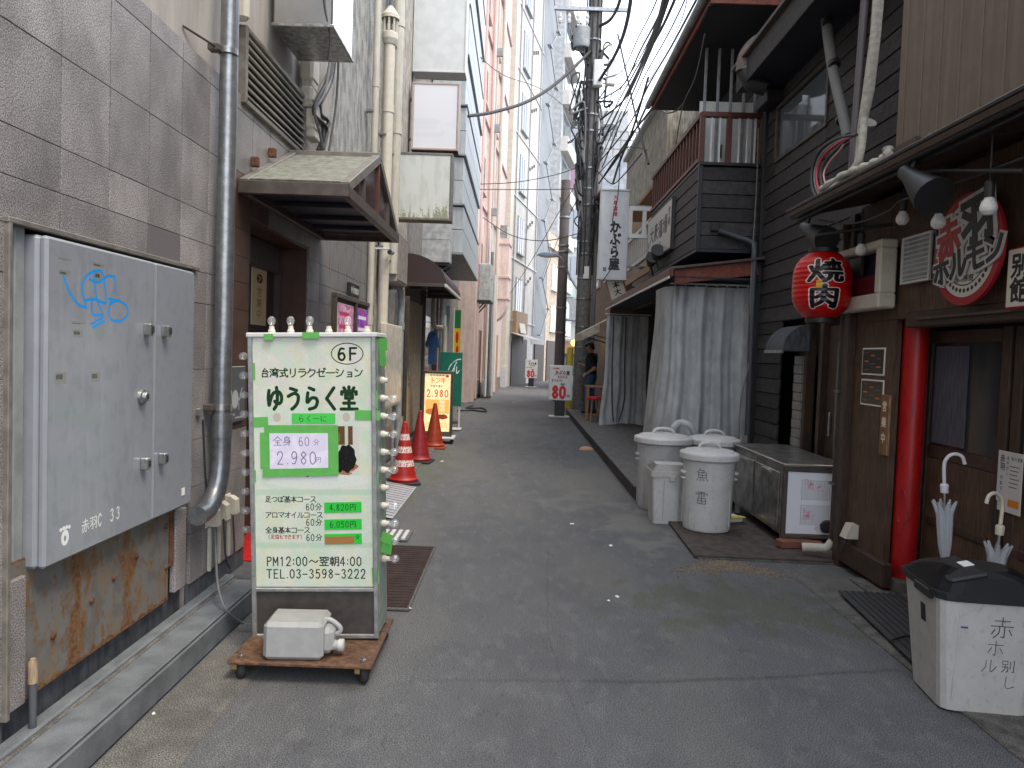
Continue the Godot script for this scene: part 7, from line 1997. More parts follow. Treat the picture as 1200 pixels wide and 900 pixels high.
func build_far_right() -> void:
	# cream house next to the balcony house, open balcony with white rail
	var cream := mt(Color(0.5, 0.46, 0.38), 0.85, 0, "blotch", 0.7, "streak", Vector3(1.4, 0.15, 1.4))
	var h := thing("cream_house", "cream rendered house with a small white railed balcony behind the bar sign", "house", Vector3(3.5, 0, -14.4))
	part(h, "upper_wall", box(2.0, 1.3, 4.6), cream, Vector3(3.3, 5.25, -14.55))
	part(h, "parapet_cap", box(0.14, 0.08, 4.7, 0.01), m.white_metal, Vector3(2.28, 5.93, -14.55))
	part(h, "back_wall", box(0.1, 2.2, 4.6), mt(Color(0.5, 0.33, 0.12), 0.8, 0, "blotch", 0.7), Vector3(3.1, 3.6, -14.55))
	part(h, "balcony_floor", box(1.1, 0.12, 4.6), m.tan_wood, Vector3(2.75, 3.05, -14.55))
	part(h, "balcony_ceiling", box(1.0, 0.04, 4.5), m.tan_wood, Vector3(2.8, 4.57, -14.55))
	part(h, "balcony_apron", box(0.06, 0.7, 2.4), m.red_brown, Vector3(2.25, 2.78, -13.6))
	for z in [-16.7]: part(h, "balcony_post", box(0.1, 1.5, 0.1, 0.006), m.white_metal, Vector3(2.26, 3.86, z))
	for y in [3.32, 3.9]: part(h, "white_rail", box(0.07, 0.07, 4.5, 0.006), m.white_metal, Vector3(2.24, y, -14.6))
	for i in 18: part(h, "rail_bar", box(0.03, 0.55, 0.03, 0.003), m.white_metal, Vector3(2.24, 3.6, -12.5 - i * 0.245))
	part(h, "white_box_frame", box(0.5, 0.07, 0.07), m.white_metal, Vector3(2.0, 3.95, -12.3))
	part(h, "white_box_frame", box(0.5, 0.07, 0.07), m.white_metal, Vector3(2.0, 3.5, -12.3))
	for x in [1.77, 2.0, 2.22]: part(h, "white_box_frame", box(0.06, 0.46, 0.06), m.white_metal, Vector3(x, 3.725, -12.3))
	part(h, "ground_wall", box(1.4, 2.6, 2.2), m.dark_wood, Vector3(3.1, 1.3, -16.4))
	part(h, "shop_front", box(0.08, 1.8, 1.6), mt(Color(0.45, 0.28, 0.1), 0.7, 0, "blotch", 1.0), Vector3(2.37, 1.2, -16.4))
	for i in 7: part(h, "front_lattice", box(0.03, 1.8, 0.04), m.dark_wood, Vector3(2.3, 1.2, -15.7 - i * 0.24))
	# bar sign hanging across
	var im := canvas(180, 540, Color(0.83, 0.84, 0.85))
	soil(im, 131, 0.01, Color(0.78, 0.79, 0.81), 0.6, 0.5)
	write(im, "大衆酒場", Vector2(78, 20), 30, Color(0.72, 0.14, 0.16), 0.12, 1.15, true)
	write(im, "かぶら屋", Vector2(62, 184), 74, Color(0.06, 0.06, 0.1), 0.16, 1.05, true)
	block(im, 26, 476, 22, 26, Color(0.4, 0.42, 0.5))
	var s := thing("bar_sign", "tall white hanging bar sign with brush characters below the wires", "sign", Vector3(1.7, 2.95, -14))
	part(s, "housing", box(0.54, 1.68, 0.16, 0.008), m.white_metal, Vector3(1.715, 3.79, -14.08))
	part(s, "print", sheet(0.5, 1.6), printed(im, 0.35), Vector3(1.715, 3.79, -13.997))
	for y in [3.2, 4.35]: part(s, "wall_arm", box(0.5, 0.04, 0.04), m.galvanised, Vector3(2.15, y, -14.08))
	for y in [2.96, 4.62]: part(s, "rim", box(0.56, 0.03, 0.2, 0.004), m.white_metal, Vector3(1.715, y, -14.08))
	im = canvas(120, 200, Color(0.8, 0.79, 0.74))
	write(im, "本大", Vector2(36, 20), 54, Color(0.1, 0.1, 0.1), 0.14, 1.2, true)
	var t := thing("tilted_sign", "small white tilted sign with black characters under the bar sign", "sign", Vector3(1.95, 2.55, -14.2))
	part(t, "board", box(0.34, 0.48, 0.06, 0.006), m.tan_wood, Vector3(1.86, 2.77, -14.25), Basis(Vector3.BACK, 0.3) * Basis(Vector3.UP, -0.4))
	part(t, "print", sheet(0.3, 0.44), printed(im, 0.5), Vector3(1.86, 2.77, -14.25) + Basis(Vector3.BACK, 0.3) * Basis(Vector3.UP, -0.4) * Vector3(0, 0, 0.032), Basis(Vector3.BACK, 0.3) * Basis(Vector3.UP, -0.4))
	part(t, "bracket", box(0.3, 0.03, 0.03), m.black, Vector3(2.05, 2.85, -14.3))
	# small awning with warm lamp
	var aw := thing("canvas_awning", "beige canvas awning with a valance beside the concrete pole", "awning", Vector3(1.7, 2.0, -16.2))
	var st := begin()
	var a0 := Vector3(2.1, 2.42, -15.3)
	var a1 := Vector3(2.1, 2.42, -17.2)
	var b0 := Vector3(1.3, 1.98, -15.3)
	var b1 := Vector3(1.3, 1.98, -17.2)
	quad(st, a0, a1, b1, b0, Vector3(-0.48, 0.87, 0))
	quad(st, b0, b1, b1 - Vector3(0, 0.16, 0), b0 - Vector3(0, 0.16, 0), Vector3(-1, 0, 0))
	quad(st, b0 + Vector3(0.0, -0.16, 0), b0, Vector3(1.66, 2.19, -15.3), Vector3(1.66, 2.0, -15.3), Vector3(0, 0, 1))
	part(aw, "canvas_cover", st.commit(), mt(Color(0.52, 0.45, 0.36), 0.9, 0, "blotch", 1.0))
	for z in [-15.34, -17.16]: bar(aw, "awning_arm", Vector3(2.25, 1.75, z), Vector3(1.34, 2.0, z), 0.025, 0.025, m.black)
	# second dark house front with blue grey shop, then distant grey house with roof rail
	var g := thing("dark_shop_house", "dark two storey shop house behind the concrete poles", "house", Vector3(3.6, 0, -21))
	part(g, "wall", box(3.0, 5.4, 7.0), m.brown_upper, Vector3(3.7, 2.7, -21.2))
	for i in 3:
		var wv := part(g, "window", box(0.06, 1.0, 1.2), m.white_metal, Vector3(2.18, 3.9, -18.8 - i * 2.2))
		part(wv, "pane", box(0.02, 0.9, 1.1), m.pane_sky, Vector3(2.15, 3.9, -18.8 - i * 2.2))
	part(g, "roof_edge", box(0.8, 0.12, 7.1), m.red_brown, Vector3(2.2, 5.4, -21.2))
	part(g, "shop_front", box(0.1, 2.2, 6.6), m.dark_wood, Vector3(2.16, 1.2, -21.2))
	var r := thing("grey_house", "pale grey house with a fine roof railing beyond the bar sign", "building", Vector3(5.4, 0, -32))
	var px0 := on_z(706, 200, -30)
	part(r, "wall", box(7.0, px0.y + 0.6, 7.0), mt(Color(0.38, 0.42, 0.48), 0.8, 0, "blotch", 0.5), Vector3(px0.x + 3.5, (px0.y + 0.6) / 2, -33.5))
	for i in 10: part(r, "roof_rail_post", box(0.05, 1.0, 0.05), m.grey_metal, Vector3(px0.x + 0.1 + i * 0.3, px0.y + 1.1, -30.1))
	for y in [0.9, 1.25, 1.6]: part(r, "roof_rail", box(3.2, 0.05, 0.05), m.grey_metal, Vector3(px0.x + 1.5, px0.y + y, -30.1))
	window_z(r, Vector3(px0.x + 1.2, px0.y - 1.5, -30), 1.0, 1.2)
	window_z(r, Vector3(px0.x + 1.2, px0.y - 4.2, -30), 1.0, 1.2)
	build_poles()
	build_bar_front()
func window_z(parent, c: Vector3, w: float, h: float) -> void:
	var f := part(parent, "window", box(w, h, 0.06), m.white_metal, c)
	part(f, "pane", box(w - 0.1, h - 0.1, 0.02), m.pane_sky, c + Vector3(0, 0, 0.03))
	part(f, "glazing_bar", box(0.04, h - 0.1, 0.03), m.white_metal, c + Vector3(0, 0, 0.032))

func build_end_building() -> void:
	# building that closes the view: bands of glass and panels, shops below
	var z := -56.0
	var e := thing("end_building", "pale glass and panel building closing the far end of the alley", "building", Vector3(4, 0, z - 3))
	var w0 := on_z(642, 300, z).x
	var wt := on_z(655, 104, z).y
	part(e, "wall", box(3.4, wt, 6), mt(Color(0.46, 0.48, 0.47), 0.7, 0, "soft", 0.3), Vector3(w0 + 1.7, wt / 2, z - 3.1))
	var e2 := thing("white_block", "plain white block standing behind the concrete pole", "building", Vector3(6.4, 0, z - 6))
	var h2 := on_z(684, 128, z - 4).y
	part(e2, "wall", box(2.6, h2, 5), mt(Color(0.42, 0.44, 0.46), 0.7, 0, "soft", 0.3), Vector3(w0 + 4.9, h2 / 2, z - 6.6))
	for i in 7: window_z(e2, Vector3(w0 + 4.7, 4 + i * 2.6, z - 4.08), 1.4, 1.1)
	var at := func(x, y): return on_z(540 + x / 2.647, 150 + y / 2.647, z)
	var c_green := mt(Color(0.42, 0.55, 0.5), 0.3)
	var c_grey := mt(Color(0.3, 0.34, 0.38), 0.15)
	var c_pur := mt(Color(0.32, 0.2, 0.27), 0.5)
	var c_white := mt(Color(0.68, 0.7, 0.68), 0.6)
	var bands := [[300, -60, 372, 0, c_green, "glass_band"], [300, 0, 370, 72, c_grey, "glass_band"], [300, 72, 366, 122, c_green, "panel_band"], [295, 122, 362, 210, c_pur, "panel_band"], [292, 212, 360, 250, c_white, "panel_band"], [288, 250, 356, 340, c_grey, "glass_band"], [284, 342, 352, 372, c_white, "panel_band"], [282, 395, 345, 478, c_grey, "glass_band"], [280, 480, 342, 525, c_green, "panel_band"]]
	for b in bands:
		var p0: Vector3 = at.call(b[0], b[1])
		var p1: Vector3 = at.call(b[2], b[3])
		var w := p1.x - p0.x + 0.3
		var h := p0.y - p1.y
		var n := 4
		for i in n:
			var pc := part(e, "glass_panel" if b[5] == "glass_band" else "wall_panel", box(w / n - 0.05, h - 0.06, 0.06), b[4], Vector3(p0.x + w * (i + 0.5) / n, (p0.y + p1.y) / 2, z))
	# shops at its foot
	var q0: Vector3 = at.call(284, 528)
	var q1: Vector3 = at.call(332, 596)
	var sg := thing("arched_shop_sign", "grey shop sign with a white arch at the far end", "sign", Vector3(q0.x + 1, q1.y, z + 0.1))
	part(sg, "board", box(2.2, q0.y - q1.y, 0.12), m.grey_metal, Vector3(q0.x + 1.0, (q0.y + q1.y) / 2, z + 0.1))
	var arch := PackedVector2Array([Vector2(-0.4, -0.7), Vector2(0.4, -0.7)])
	for i in 9: arch.append(Vector2(0.4 * cos(PI * i / 8.0), 0.2 + 0.45 * sin(PI * i / 8.0)))
	part(sg, "arch", prism(arch, 0.05), c_white, Vector3(q0.x + 0.9, (q0.y + q1.y) / 2, z + 0.2))
	q0 = at.call(282, 598)
	q1 = at.call(326, 656)
	var s2 := thing("picture_sign", "white shop sign with a dark curved picture at the far end", "sign", Vector3(q0.x + 0.8, q1.y, z + 0.3))
	var im := canvas(128, 150, Color(0.8, 0.8, 0.78))
	block(im, 0, 0, 128, 34, Color(0.75, 0.8, 0.88))
	write(im, "本中大", Vector2(14, 6), 24, Color(0.15, 0.2, 0.4), 0.14, 1.2)
	pen(im, smooth([Vector2(24, 130), Vector2(34, 80), Vector2(66, 60), Vector2(104, 76)], 6), 14, Color(0.2, 0.2, 0.22))
	pen(im, smooth([Vector2(50, 130), Vector2(60, 96), Vector2(90, 86)], 6), 8, Color(0.2, 0.2, 0.22))
	part(s2, "board", box(1.5, q0.y - q1.y, 0.1), m.white_metal, Vector3(q0.x + 0.7, (q0.y + q1.y) / 2, z + 0.3))
	part(s2, "print", sheet(1.45, q0.y - q1.y - 0.06), printed(im, 0.6), Vector3(q0.x + 0.7, (q0.y + q1.y) / 2, z + 0.355))
	q0 = at.call(282, 660)
	q1 = at.call(326, 700)
	part(e, "brown_fascia", box(3.0, q0.y - q1.y, 0.2), m.tan_wood, Vector3(q0.x + 1.2, (q0.y + q1.y) / 2, z + 0.1))
	part(e, "shop_front", box(3.0, q1.y, 0.1), m.dark_wood, Vector3(q0.x + 1.2, q1.y / 2, z + 0.08))
	for i in 4: part(e, "shop_pane", box(0.6, q1.y * 0.55, 0.05), m.pane_sky, Vector3(q0.x + 0.1 + i * 0.72, q1.y * 0.55, z + 0.14))

func build_poles() -> void:
	var x := 1.58
	var z := -18.5
	var p := thing("utility_pole", "thick concrete utility pole wrapped in cables beside the beige awning", "utility pole", Vector3(x, 0, z), 0.0, "utility poles")
	var conc := mt(Color(0.2, 0.19, 0.18), 0.9, 0, "blotch", 0.9, "streak", Vector3(3, 0.3, 3))
	tube(p, "pole_shaft", [Vector3(x, 0, z), Vector3(x, 12.5, z)], [0.19, 0.15], conc, 20)
	for y in [1.7, 2.2, 2.9, 3.4, 4.0, 4.3, 5.2, 5.6, 6.1, 7.0, 7.4, 8.2, 9.2]: tube(p, "band", [Vector3(x, y, z), Vector3(x, y + 0.035, z)], 0.196, m.galvanised, 20)
	tube(p, "conduit", [Vector3(x + 0.25, 0, z + 0.02), Vector3(x + 0.25, 6.5, z + 0.02)], 0.05, m.cable_grey, 10)
	for i in 5: tube(p, "riser_cable", [Vector3(x + 0.2 * cos(i * 0.7 + 0.4), 3.5, z + 0.2 * sin(i * 0.7 + 0.4)), Vector3(x + 0.18 * cos(i * 0.7 + 0.4), 11, z + 0.18 * sin(i * 0.7 + 0.4))], 0.02, m.cable, 6)
	part(p, "name_plate", box(0.14, 0.3, 0.01), m.white_metal, Vector3(x + 0.02, 3.55, z + 0.2))
	# boxes and insulators near the top
	part(p, "terminal_box", box(0.24, 0.62, 0.2, 0.02), m.white_metal, Vector3(x + 0.12, 8.35, z + 0.25))
	part(p, "terminal_box", box(0.22, 0.62, 0.2, 0.02), m.white_metal, Vector3(x + 0.45, 8.4, z + 0.2), Basis(Vector3.BACK, -0.06))
	part(p, "transformer", lathe([[0.0, 0.0], [0.2, 0.0], [0.21, 0.05], [0.21, 0.45], [0.18, 0.5], [0.0, 0.52]], 18), m.grey_metal, Vector3(x - 0.3, 9.0, z + 0.1))
	part(p, "crossarm", box(1.8, 0.08, 0.08), m.galvanised, Vector3(x - 0.1, 9.9, z + 0.2))
	for k in 4: part(p, "insulator", lathe([[0.03, 0.0], [0.05, 0.06], [0.03, 0.1], [0.05, 0.16], [0.02, 0.24], [0.0, 0.24]], 10), m.white_metal, Vector3(x - 0.85 + k * 0.22, 9.55, z + 0.2))
	var tg := thing("cable_tangle", "messy black cable tangle strapped round the concrete pole", "cable", Vector3(x, 6, z))
	for i in 44:
		var y := rng.randf_range(4.6, 9.6)
		var q := []
		var side := -1.0 if i % 3 else 1.0
		for k in 5:
			var a := rng.randf_range(-0.6, 0.9) * side
			q.append(Vector3(x + side * rng.randf_range(0.12, 0.55 if y > 7.2 else 0.35), y + rng.randf_range(-0.6, 0.6), z + rng.randf_range(-0.1, 0.35)))
		q[0] = Vector3(x + side * 0.15, y, z + 0.12)
		q[4] = Vector3(x + side * 0.12, y - rng.randf_range(0.3, 1.0), z + 0.14)
		tube(tg, "loop", smooth(q, 6), rng.randf_range(0.014, 0.034), m.cable if i % 4 else m.cable_grey, 6)
	var x2 := 1.34
	var z2 := -24.0
	var b := thing("utility_pole", "slimmer brownish pole carrying the street lamp", "utility pole", Vector3(x2, 0, z2), 0.0, "utility poles")
	tube(b, "pole_shaft", [Vector3(x2, 0, z2), Vector3(x2, 7.1, z2)], [0.17, 0.15], mt(Color(0.14, 0.125, 0.12), 0.9, 0, "streak", Vector3(3, 0.3, 3)), 16)
	for y in [2.2, 3.0, 4.3, 4.8, 5.0, 5.9]: tube(b, "band", [Vector3(x2, y, z2), Vector3(x2, y + 0.05, z2)], 0.18, m.galvanised, 16)
	var l := thing("street_lamp", "small blue grey street lamp on a curved arm", "street lamp", Vector3(1.2, 3.6, -19.5))
	var e0 := on_z(668, 325, -19)
	var e1 := on_z(638, 297, -19)
	tube(l, "arm", smooth([Vector3(x - 0.12, e0.y - 0.4, z), e0, on_z(660, 305, -19), on_z(650, 299, -19), e1], 6), 0.025, m.galvanised, 8)
	part(l, "lamp_hood", lathe([[0.05, 0.09], [0.09, 0.06], [0.12, 0.0], [0.0, 0.0]], 16), mt(Color(0.09, 0.14, 0.22), 0.4), e1 + Vector3(0.1, -0.06, 0), Basis.from_scale(Vector3(2.6, 1.0, 1.0)))
	part(l, "diffuser", lathe([[0.0, -0.05], [0.08, -0.03], [0.11, 0.0]], 16), m.glow_bulb, e1 + Vector3(0.1, -0.06, 0), Basis.from_scale(Vector3(2.4, 1.0, 1.0)))

func price_board(label: String, at: Vector3, k: float) -> void:
	var s := thing("price_board", label, "signboard", at, 0.0, "price boards on the road")
	var im := canvas(280, 400, Color(0.85, 0.84, 0.82))
	write(im, "大衆酒場", Vector2(30, 20), 22, Color(0.7, 0.1, 0.1), 0.12)
	write(im, "かぶら屋", Vector2(70, 56), 44, Color(0.1, 0.1, 0.12), 0.16, 1.05)
	pen(im, [Vector2(56, 106), Vector2(250, 106)], 4, Color(0.2, 0.2, 0.2))
	write(im, "本中大分", Vector2(100, 116), 32, Color(0.65, 0.15, 0.12), 0.14)
	write(im, "まつもでし", Vector2(24, 158), 30, Color(0.15, 0.12, 0.12), 0.14)
	write(im, "赤本", Vector2(140, 200), 30, Color(0.12, 0.12, 0.12), 0.14)
	write(im, "80", Vector2(34, 236), 150, Color(0.78, 0.05, 0.06), 0.22, 1.0)
	write(im, "円", Vector2(224, 336), 40, Color(0.15, 0.12, 0.12), 0.14)
	lpart(s, "board", box(0.56 * k, 0.84 * k, 0.12 * k, 0.01), m.white_metal, Vector3(0, 0.83 * k, 0))
	lpart(s, "print", sheet(0.53 * k, 0.81 * k), printed(im, 0.4), Vector3(0, 0.83 * k, 0.062 * k))
	lpart(s, "post", box(0.24 * k, 0.4 * k, 0.1 * k, 0.01), m.black, Vector3(0, 0.22 * k, 0))
	lpart(s, "foot", box(0.5 * k, 0.03 * k, 0.34 * k, 0.008), m.can_white, Vector3(0, 0.018 * k, 0))
func build_bar_front() -> void:
	price_board("white price board with a big red eighty by the concrete pole", Vector3(1.04, 0, -17.8), 1.0)
	price_board("small distant white price board with a red eighty in front of the white building", Vector3(0.62, 0, -33.4), 1.0)
	# small table and stool on the platform
	var t := thing("bar_table", "small wooden high table on the platform by the curtain", "table", Vector3(1.66, 0.16, -15.7))
	part(t, "table_top", box(0.4, 0.04, 0.4, 0.006), m.tan_wood, Vector3(1.66, 0.86, -15.7))
	for q in [[-0.16, -0.16], [0.16, -0.16], [-0.16, 0.16], [0.16, 0.16]]: part(t, "leg", box(0.04, 0.69, 0.04, 0.003), m.tan_wood, Vector3(1.66 + q[0], 0.5, -15.7 + q[1]))
	var s := thing("bar_stool", "wooden stool with a round red seat beside the small table", "stool", Vector3(1.6, 0.155, -15.15))
	part(s, "seat", lathe([[0.0, 0.0], [0.16, 0.0], [0.17, 0.02], [0.16, 0.05], [0.0, 0.06]], 18), m.red_plastic, Vector3(1.6, 0.62, -15.15))
	for k in 4:
		var a := TAU * k / 4 + 0.5
		tube(s, "leg", [Vector3(1.6 + cos(a) * 0.18, 0.155, -15.15 + sin(a) * 0.18), Vector3(1.6 + cos(a) * 0.12, 0.62, -15.15 + sin(a) * 0.12)], 0.016, m.tan_wood, 8)
	tube(s, "ring", [Vector3(1.46, 0.3, -15.15), Vector3(1.74, 0.3, -15.15)], 0.012, m.tan_wood, 8)
	# warm lamp under the awning
	var w := thing("awning_lamp", "small warm lit lamp under the beige awning", "lamp", Vector3(1.45, 1.75, -20.2))
	var gm := mt(Color(0.8, 0.6, 0.3), 0.4)
	gm.emission_enabled = true
	gm.emission = Color(1.0, 0.72, 0.35)
	gm.emission_energy_multiplier = 1.6
	var wl := on_z(673, 402, -19.2)
	w.position = wl
	part(w, "globe", lathe([[0.0, -0.09], [0.07, -0.06], [0.095, 0.0], [0.07, 0.06], [0.0, 0.09]], 14), gm, wl)
	part(w, "lamp_arm", box(0.5, 0.03, 0.03), m.black, wl + Vector3(0.3, 0.1, 0))
	var l := OmniLight3D.new()
	l.name = "awning_lamp_light"
	l.light_color = Color(1.0, 0.75, 0.4)
	l.light_energy = 0.05
	l.light_size = 0.1
	l.omni_range = 10.0
	l.shadow_enabled = true
	add_child(l)
	l.position = wl + Vector3(0, 0, 0.13)
	var yb := thing("yellow_post", "yellow striped guard sleeve round the foot of the pole", "post", Vector3(1.35, 0, -18.9))
	part(yb, "sleeve", lathe([[0.0, 0.0], [0.08, 0.0], [0.08, 1.7], [0.0, 1.7]], 14), mt(Color(0.5, 0.4, 0.03), 0.6), Vector3(1.33, 0.0, -18.95))
	part(yb, "sleeve_band", lathe([[0.082, 0.5], [0.082, 0.62]], 14), m.black, Vector3(1.33, 0.0, -18.95))

# ---------- overhead wires
func wire(label: String, pts: Array, r: float, mat = null) -> void:
	var q := []
	for p in pts: q.append(p if p is Vector3 else on_z(p[0], p[1], p[2]))
	var o := thing("overhead_wire", label, "cable", q[0], 0.0, "overhead wires")
	tube(o, "strand", smooth(q, 8), r, m.cable if mat == null else mat, 6)
func build_wires() -> void:
	wire("thick cable swooping from the panel building to the concrete pole", [[548, 136, -14.2], [580, 131, -15], [620, 118, -16.2], [655, 95, -17.4], [694, 58, -18.4]], 0.036)
	wire("heavy cable rising from the pole top past the terminal boxes", [[700, 98, -18.4], [722, 62, -16.5], [736, 20, -14.5], [744, -50, -12.5]], 0.04)
	wire("heavy cable rising steeply beside the pole top", [[704, 30, -18.4], [716, 22, -17.5], [726, 2, -16.5], [734, -40, -15]], 0.04)
	wire("straight stay wire dropping from the heavy cable to the cream house", [[724, 40, -16.4], [735, 90, -15.4], [746, 140, -14.0], [760, 192, -12.4]], 0.022)
	wire("power cable running along the roof edge to the balcony house", [[702, 215, -18.0], [735, 165, -15], [775, 112, -11.8], [800, 66, -9.9], [832, 5, -8.2]], 0.02)
	for i in 5:
		wire(["upper strand of the bundle climbing over the low houses", "second strand of the bundle climbing over the low houses", "middle strand of the bundle, slightly slacker than the rest", "fourth strand of the bundle, twisted round its neighbour", "lowest strand of the bundle climbing over the low houses"][i], [[706, 140 + i * 14, -18.2], [730, 100 + i * 9, -15.5], [752, 64 + i * 5, -12.6], [770, 24 + i * 4, -10.4], [784 + i * 3, -40, -8.6]], 0.012 + 0.004 * (i % 3))
	var extra := ["heavy black trunk cable beside the climbing bundle", "black trunk cable crossing in front of the sky", "kinked black cable below the trunk cables", "thin drop wire nearest the roof gutter", "thick cable from the pole to the balcony roof", "slack cable hanging low before the cream house"]
	for i in 6:
		wire(extra[i], [[704, 92 + i * 24, -18.2], [728 + i * 2, 84 + i * 16, -15.6], [748 + i * 3, 44 + i * 14, -12.8], [768 + i * 5, 4 + i * 12, -10.6], [790 + i * 7, -60 + i * 14, -8.7]], 0.012 + 0.005 * (i % 3))
	wire("slack thin wire from the concrete pole to the cream house", [[700, 205, -18.2], [722, 182, -16], [738, 172, -14.2], [758, 176, -12.6]], 0.012)
	wire("thin wire looping behind the bar sign", [[700, 200, -18.2], [716, 215, -16], [728, 208, -14.6], [752, 180, -12.6]], 0.012)
	wire("thin wire hanging down across the face of the bar sign", [[727, 180, -13.9], [724, 230, -13.85], [718, 258, -13.85], [722, 300, -13.85], [706, 330, -13.85]], 0.01)
	wire("dark drop cable clipped to the top of the bar sign", [[760, 90, -13.0], [742, 150, -13.6], [726, 190, -13.9], [718, 216, -13.9]], 0.022)
	wire("thin wire crossing the alley at balcony height", [[545, 216, -20.5], [600, 214, -19.8], [650, 205, -19.2], [694, 190, -18.6]], 0.01)
	wire("second thin wire crossing the alley just below the first", [[545, 222, -20.8], [600, 222, -20], [650, 222, -19.2], [692, 220, -18.6]], 0.01)
	wire("thin wire sagging low across the alley to the pole", [[566, 255, -23], [600, 276, -21.5], [640, 282, -20], [690, 270, -18.6]], 0.012)
	wire("long thin wire slanting from the pink wall to the far building", [[556, 60, -17], [590, 88, -22], [640, 108, -28], [690, 150, -34]], 0.012)
	wire("slanting wire from the pole down to the white shop front", [[690, 195, -18.6], [660, 240, -22], [620, 310, -27], [592, 352, -32]], 0.012)
	wire("second slanting wire from the pole toward the blue grey stair", [[690, 210, -18.6], [668, 250, -24], [650, 290, -30], [636, 330, -38]], 0.014)
	wire("single wire running free against the white sky", [[760, 96, -12.6], [780, 60, -11], [800, 20, -9.6], [812, -40, -8.4]], 0.008)
	wire("thin lead along the balcony roof soffit", [[826, 40, -8.6], [815, 90, -9.4], [800, 125, -10.6], [792, 170, -11.6]], 0.008, m.cable_grey)
	wire("pale looped lead at the edge of the cream house", [[772, 122, -12.2], [780, 132, -12.0], [792, 130, -11.4], [800, 122, -11]], 0.012, m.cable_grey)

# ---------- the person by the pole
func blob(st: SurfaceTool, caps: Array, cell: float, k: float) -> void:
	# caps: [a, b, radius at a, radius at b]; smooth union meshed as surface nets
	var lo := Vector3(1e9, 1e9, 1e9)
	var hi := -lo
	for c in caps:
		for e in 2:
			var r := Vector3.ONE * (maxf(c[2], c[3]) + cell * 3.0)
			lo = lo.min(c[e] - r)
			hi = hi.max(c[e] + r)
	var n := Vector3i((hi - lo) / cell) + Vector3i(2, 2, 2)
	var f := PackedFloat32Array()
	f.resize(n.x * n.y * n.z)
	f.fill(1.0)
	for c in caps:
		var a: Vector3 = c[0]
		var b: Vector3 = c[1]
		var ba := b - a
		var l2 := maxf(ba.length_squared(), 1e-8)
		var pad: float = maxf(c[2], c[3]) + k + cell * 2.5
		var i0 := Vector3i((a.min(b) - Vector3.ONE * pad - lo) / cell).max(Vector3i.ZERO)
		var i1 := Vector3i((a.max(b) + Vector3.ONE * pad - lo) / cell).min(n - Vector3i.ONE)
		for z in range(i0.z, i1.z + 1):
			for y in range(i0.y, i1.y + 1):
				var row := (z * n.y + y) * n.x
				for x in range(i0.x, i1.x + 1):
					var p := lo + Vector3(x, y, z) * cell
					var t := clampf((p - a).dot(ba) / l2, 0.0, 1.0)
					var d: float = p.distance_to(a + ba * t) - lerpf(c[2], c[3], t)
					var o := f[row + x]
					var h := clampf(0.5 + 0.5 * (o - d) / k, 0.0, 1.0)
					f[row + x] = lerpf(o, d, h) - k * h * (1.0 - h)
	var at := {}
	var sy := n.x
	var sz := n.x * n.y
	for z in n.z - 1:
		for y in n.y - 1:
			for x in n.x - 1:
				var i := z * sz + y * sy + x
				var s := [f[i], f[i + 1], f[i + sy], f[i + sy + 1], f[i + sz], f[i + sz + 1], f[i + sz + sy], f[i + sz + sy + 1]]
				var neg := 0
				for v in s: neg += 1 if v < 0.0 else 0
				if neg == 0 or neg == 8: continue
				var sum := Vector3.ZERO
				var cnt := 0
				for e in [[0, 1], [2, 3], [4, 5], [6, 7], [0, 2], [1, 3], [4, 6], [5, 7], [0, 4], [1, 5], [2, 6], [3, 7]]:
					if (s[e[0]] < 0.0) != (s[e[1]] < 0.0):
						var t: float = s[e[0]] / (s[e[0]] - s[e[1]])
						var p0 := Vector3(e[0] & 1, (e[0] >> 1) & 1, e[0] >> 2)
						var p1 := Vector3(e[1] & 1, (e[1] >> 1) & 1, e[1] >> 2)
						sum += p0.lerp(p1, t)
						cnt += 1
				var g := Vector3(s[1] + s[3] + s[5] + s[7] - s[0] - s[2] - s[4] - s[6], s[2] + s[3] + s[6] + s[7] - s[0] - s[1] - s[4] - s[5], s[4] + s[5] + s[6] + s[7] - s[0] - s[1] - s[2] - s[3]).normalized()
				at[i] = [lo + (Vector3(x, y, z) + sum / cnt) * cell, g]
	for i in at:
		var x: int = i % n.x
		var y: int = (i / n.x) % n.y
		var z: int = i / sz
		for ax in [[1, sy, sz], [sy, sz, 1], [sz, 1, sy]]:
			if (f[i] < 0.0) != (f[i + ax[0]] < 0.0):
				if at.has(i - ax[1]) and at.has(i - ax[2]) and at.has(i - ax[1] - ax[2]):
					var q := [at[i], at[i - ax[1]], at[i - ax[1] - ax[2]], at[i - ax[2]]]
					var ord := [0, 1, 2, 0, 2, 3] if f[i] > 0.0 else [0, 2, 1, 0, 3, 2]
					for w in ord:
						st.set_normal(q[w][1])
						st.add_vertex(q[w][0])
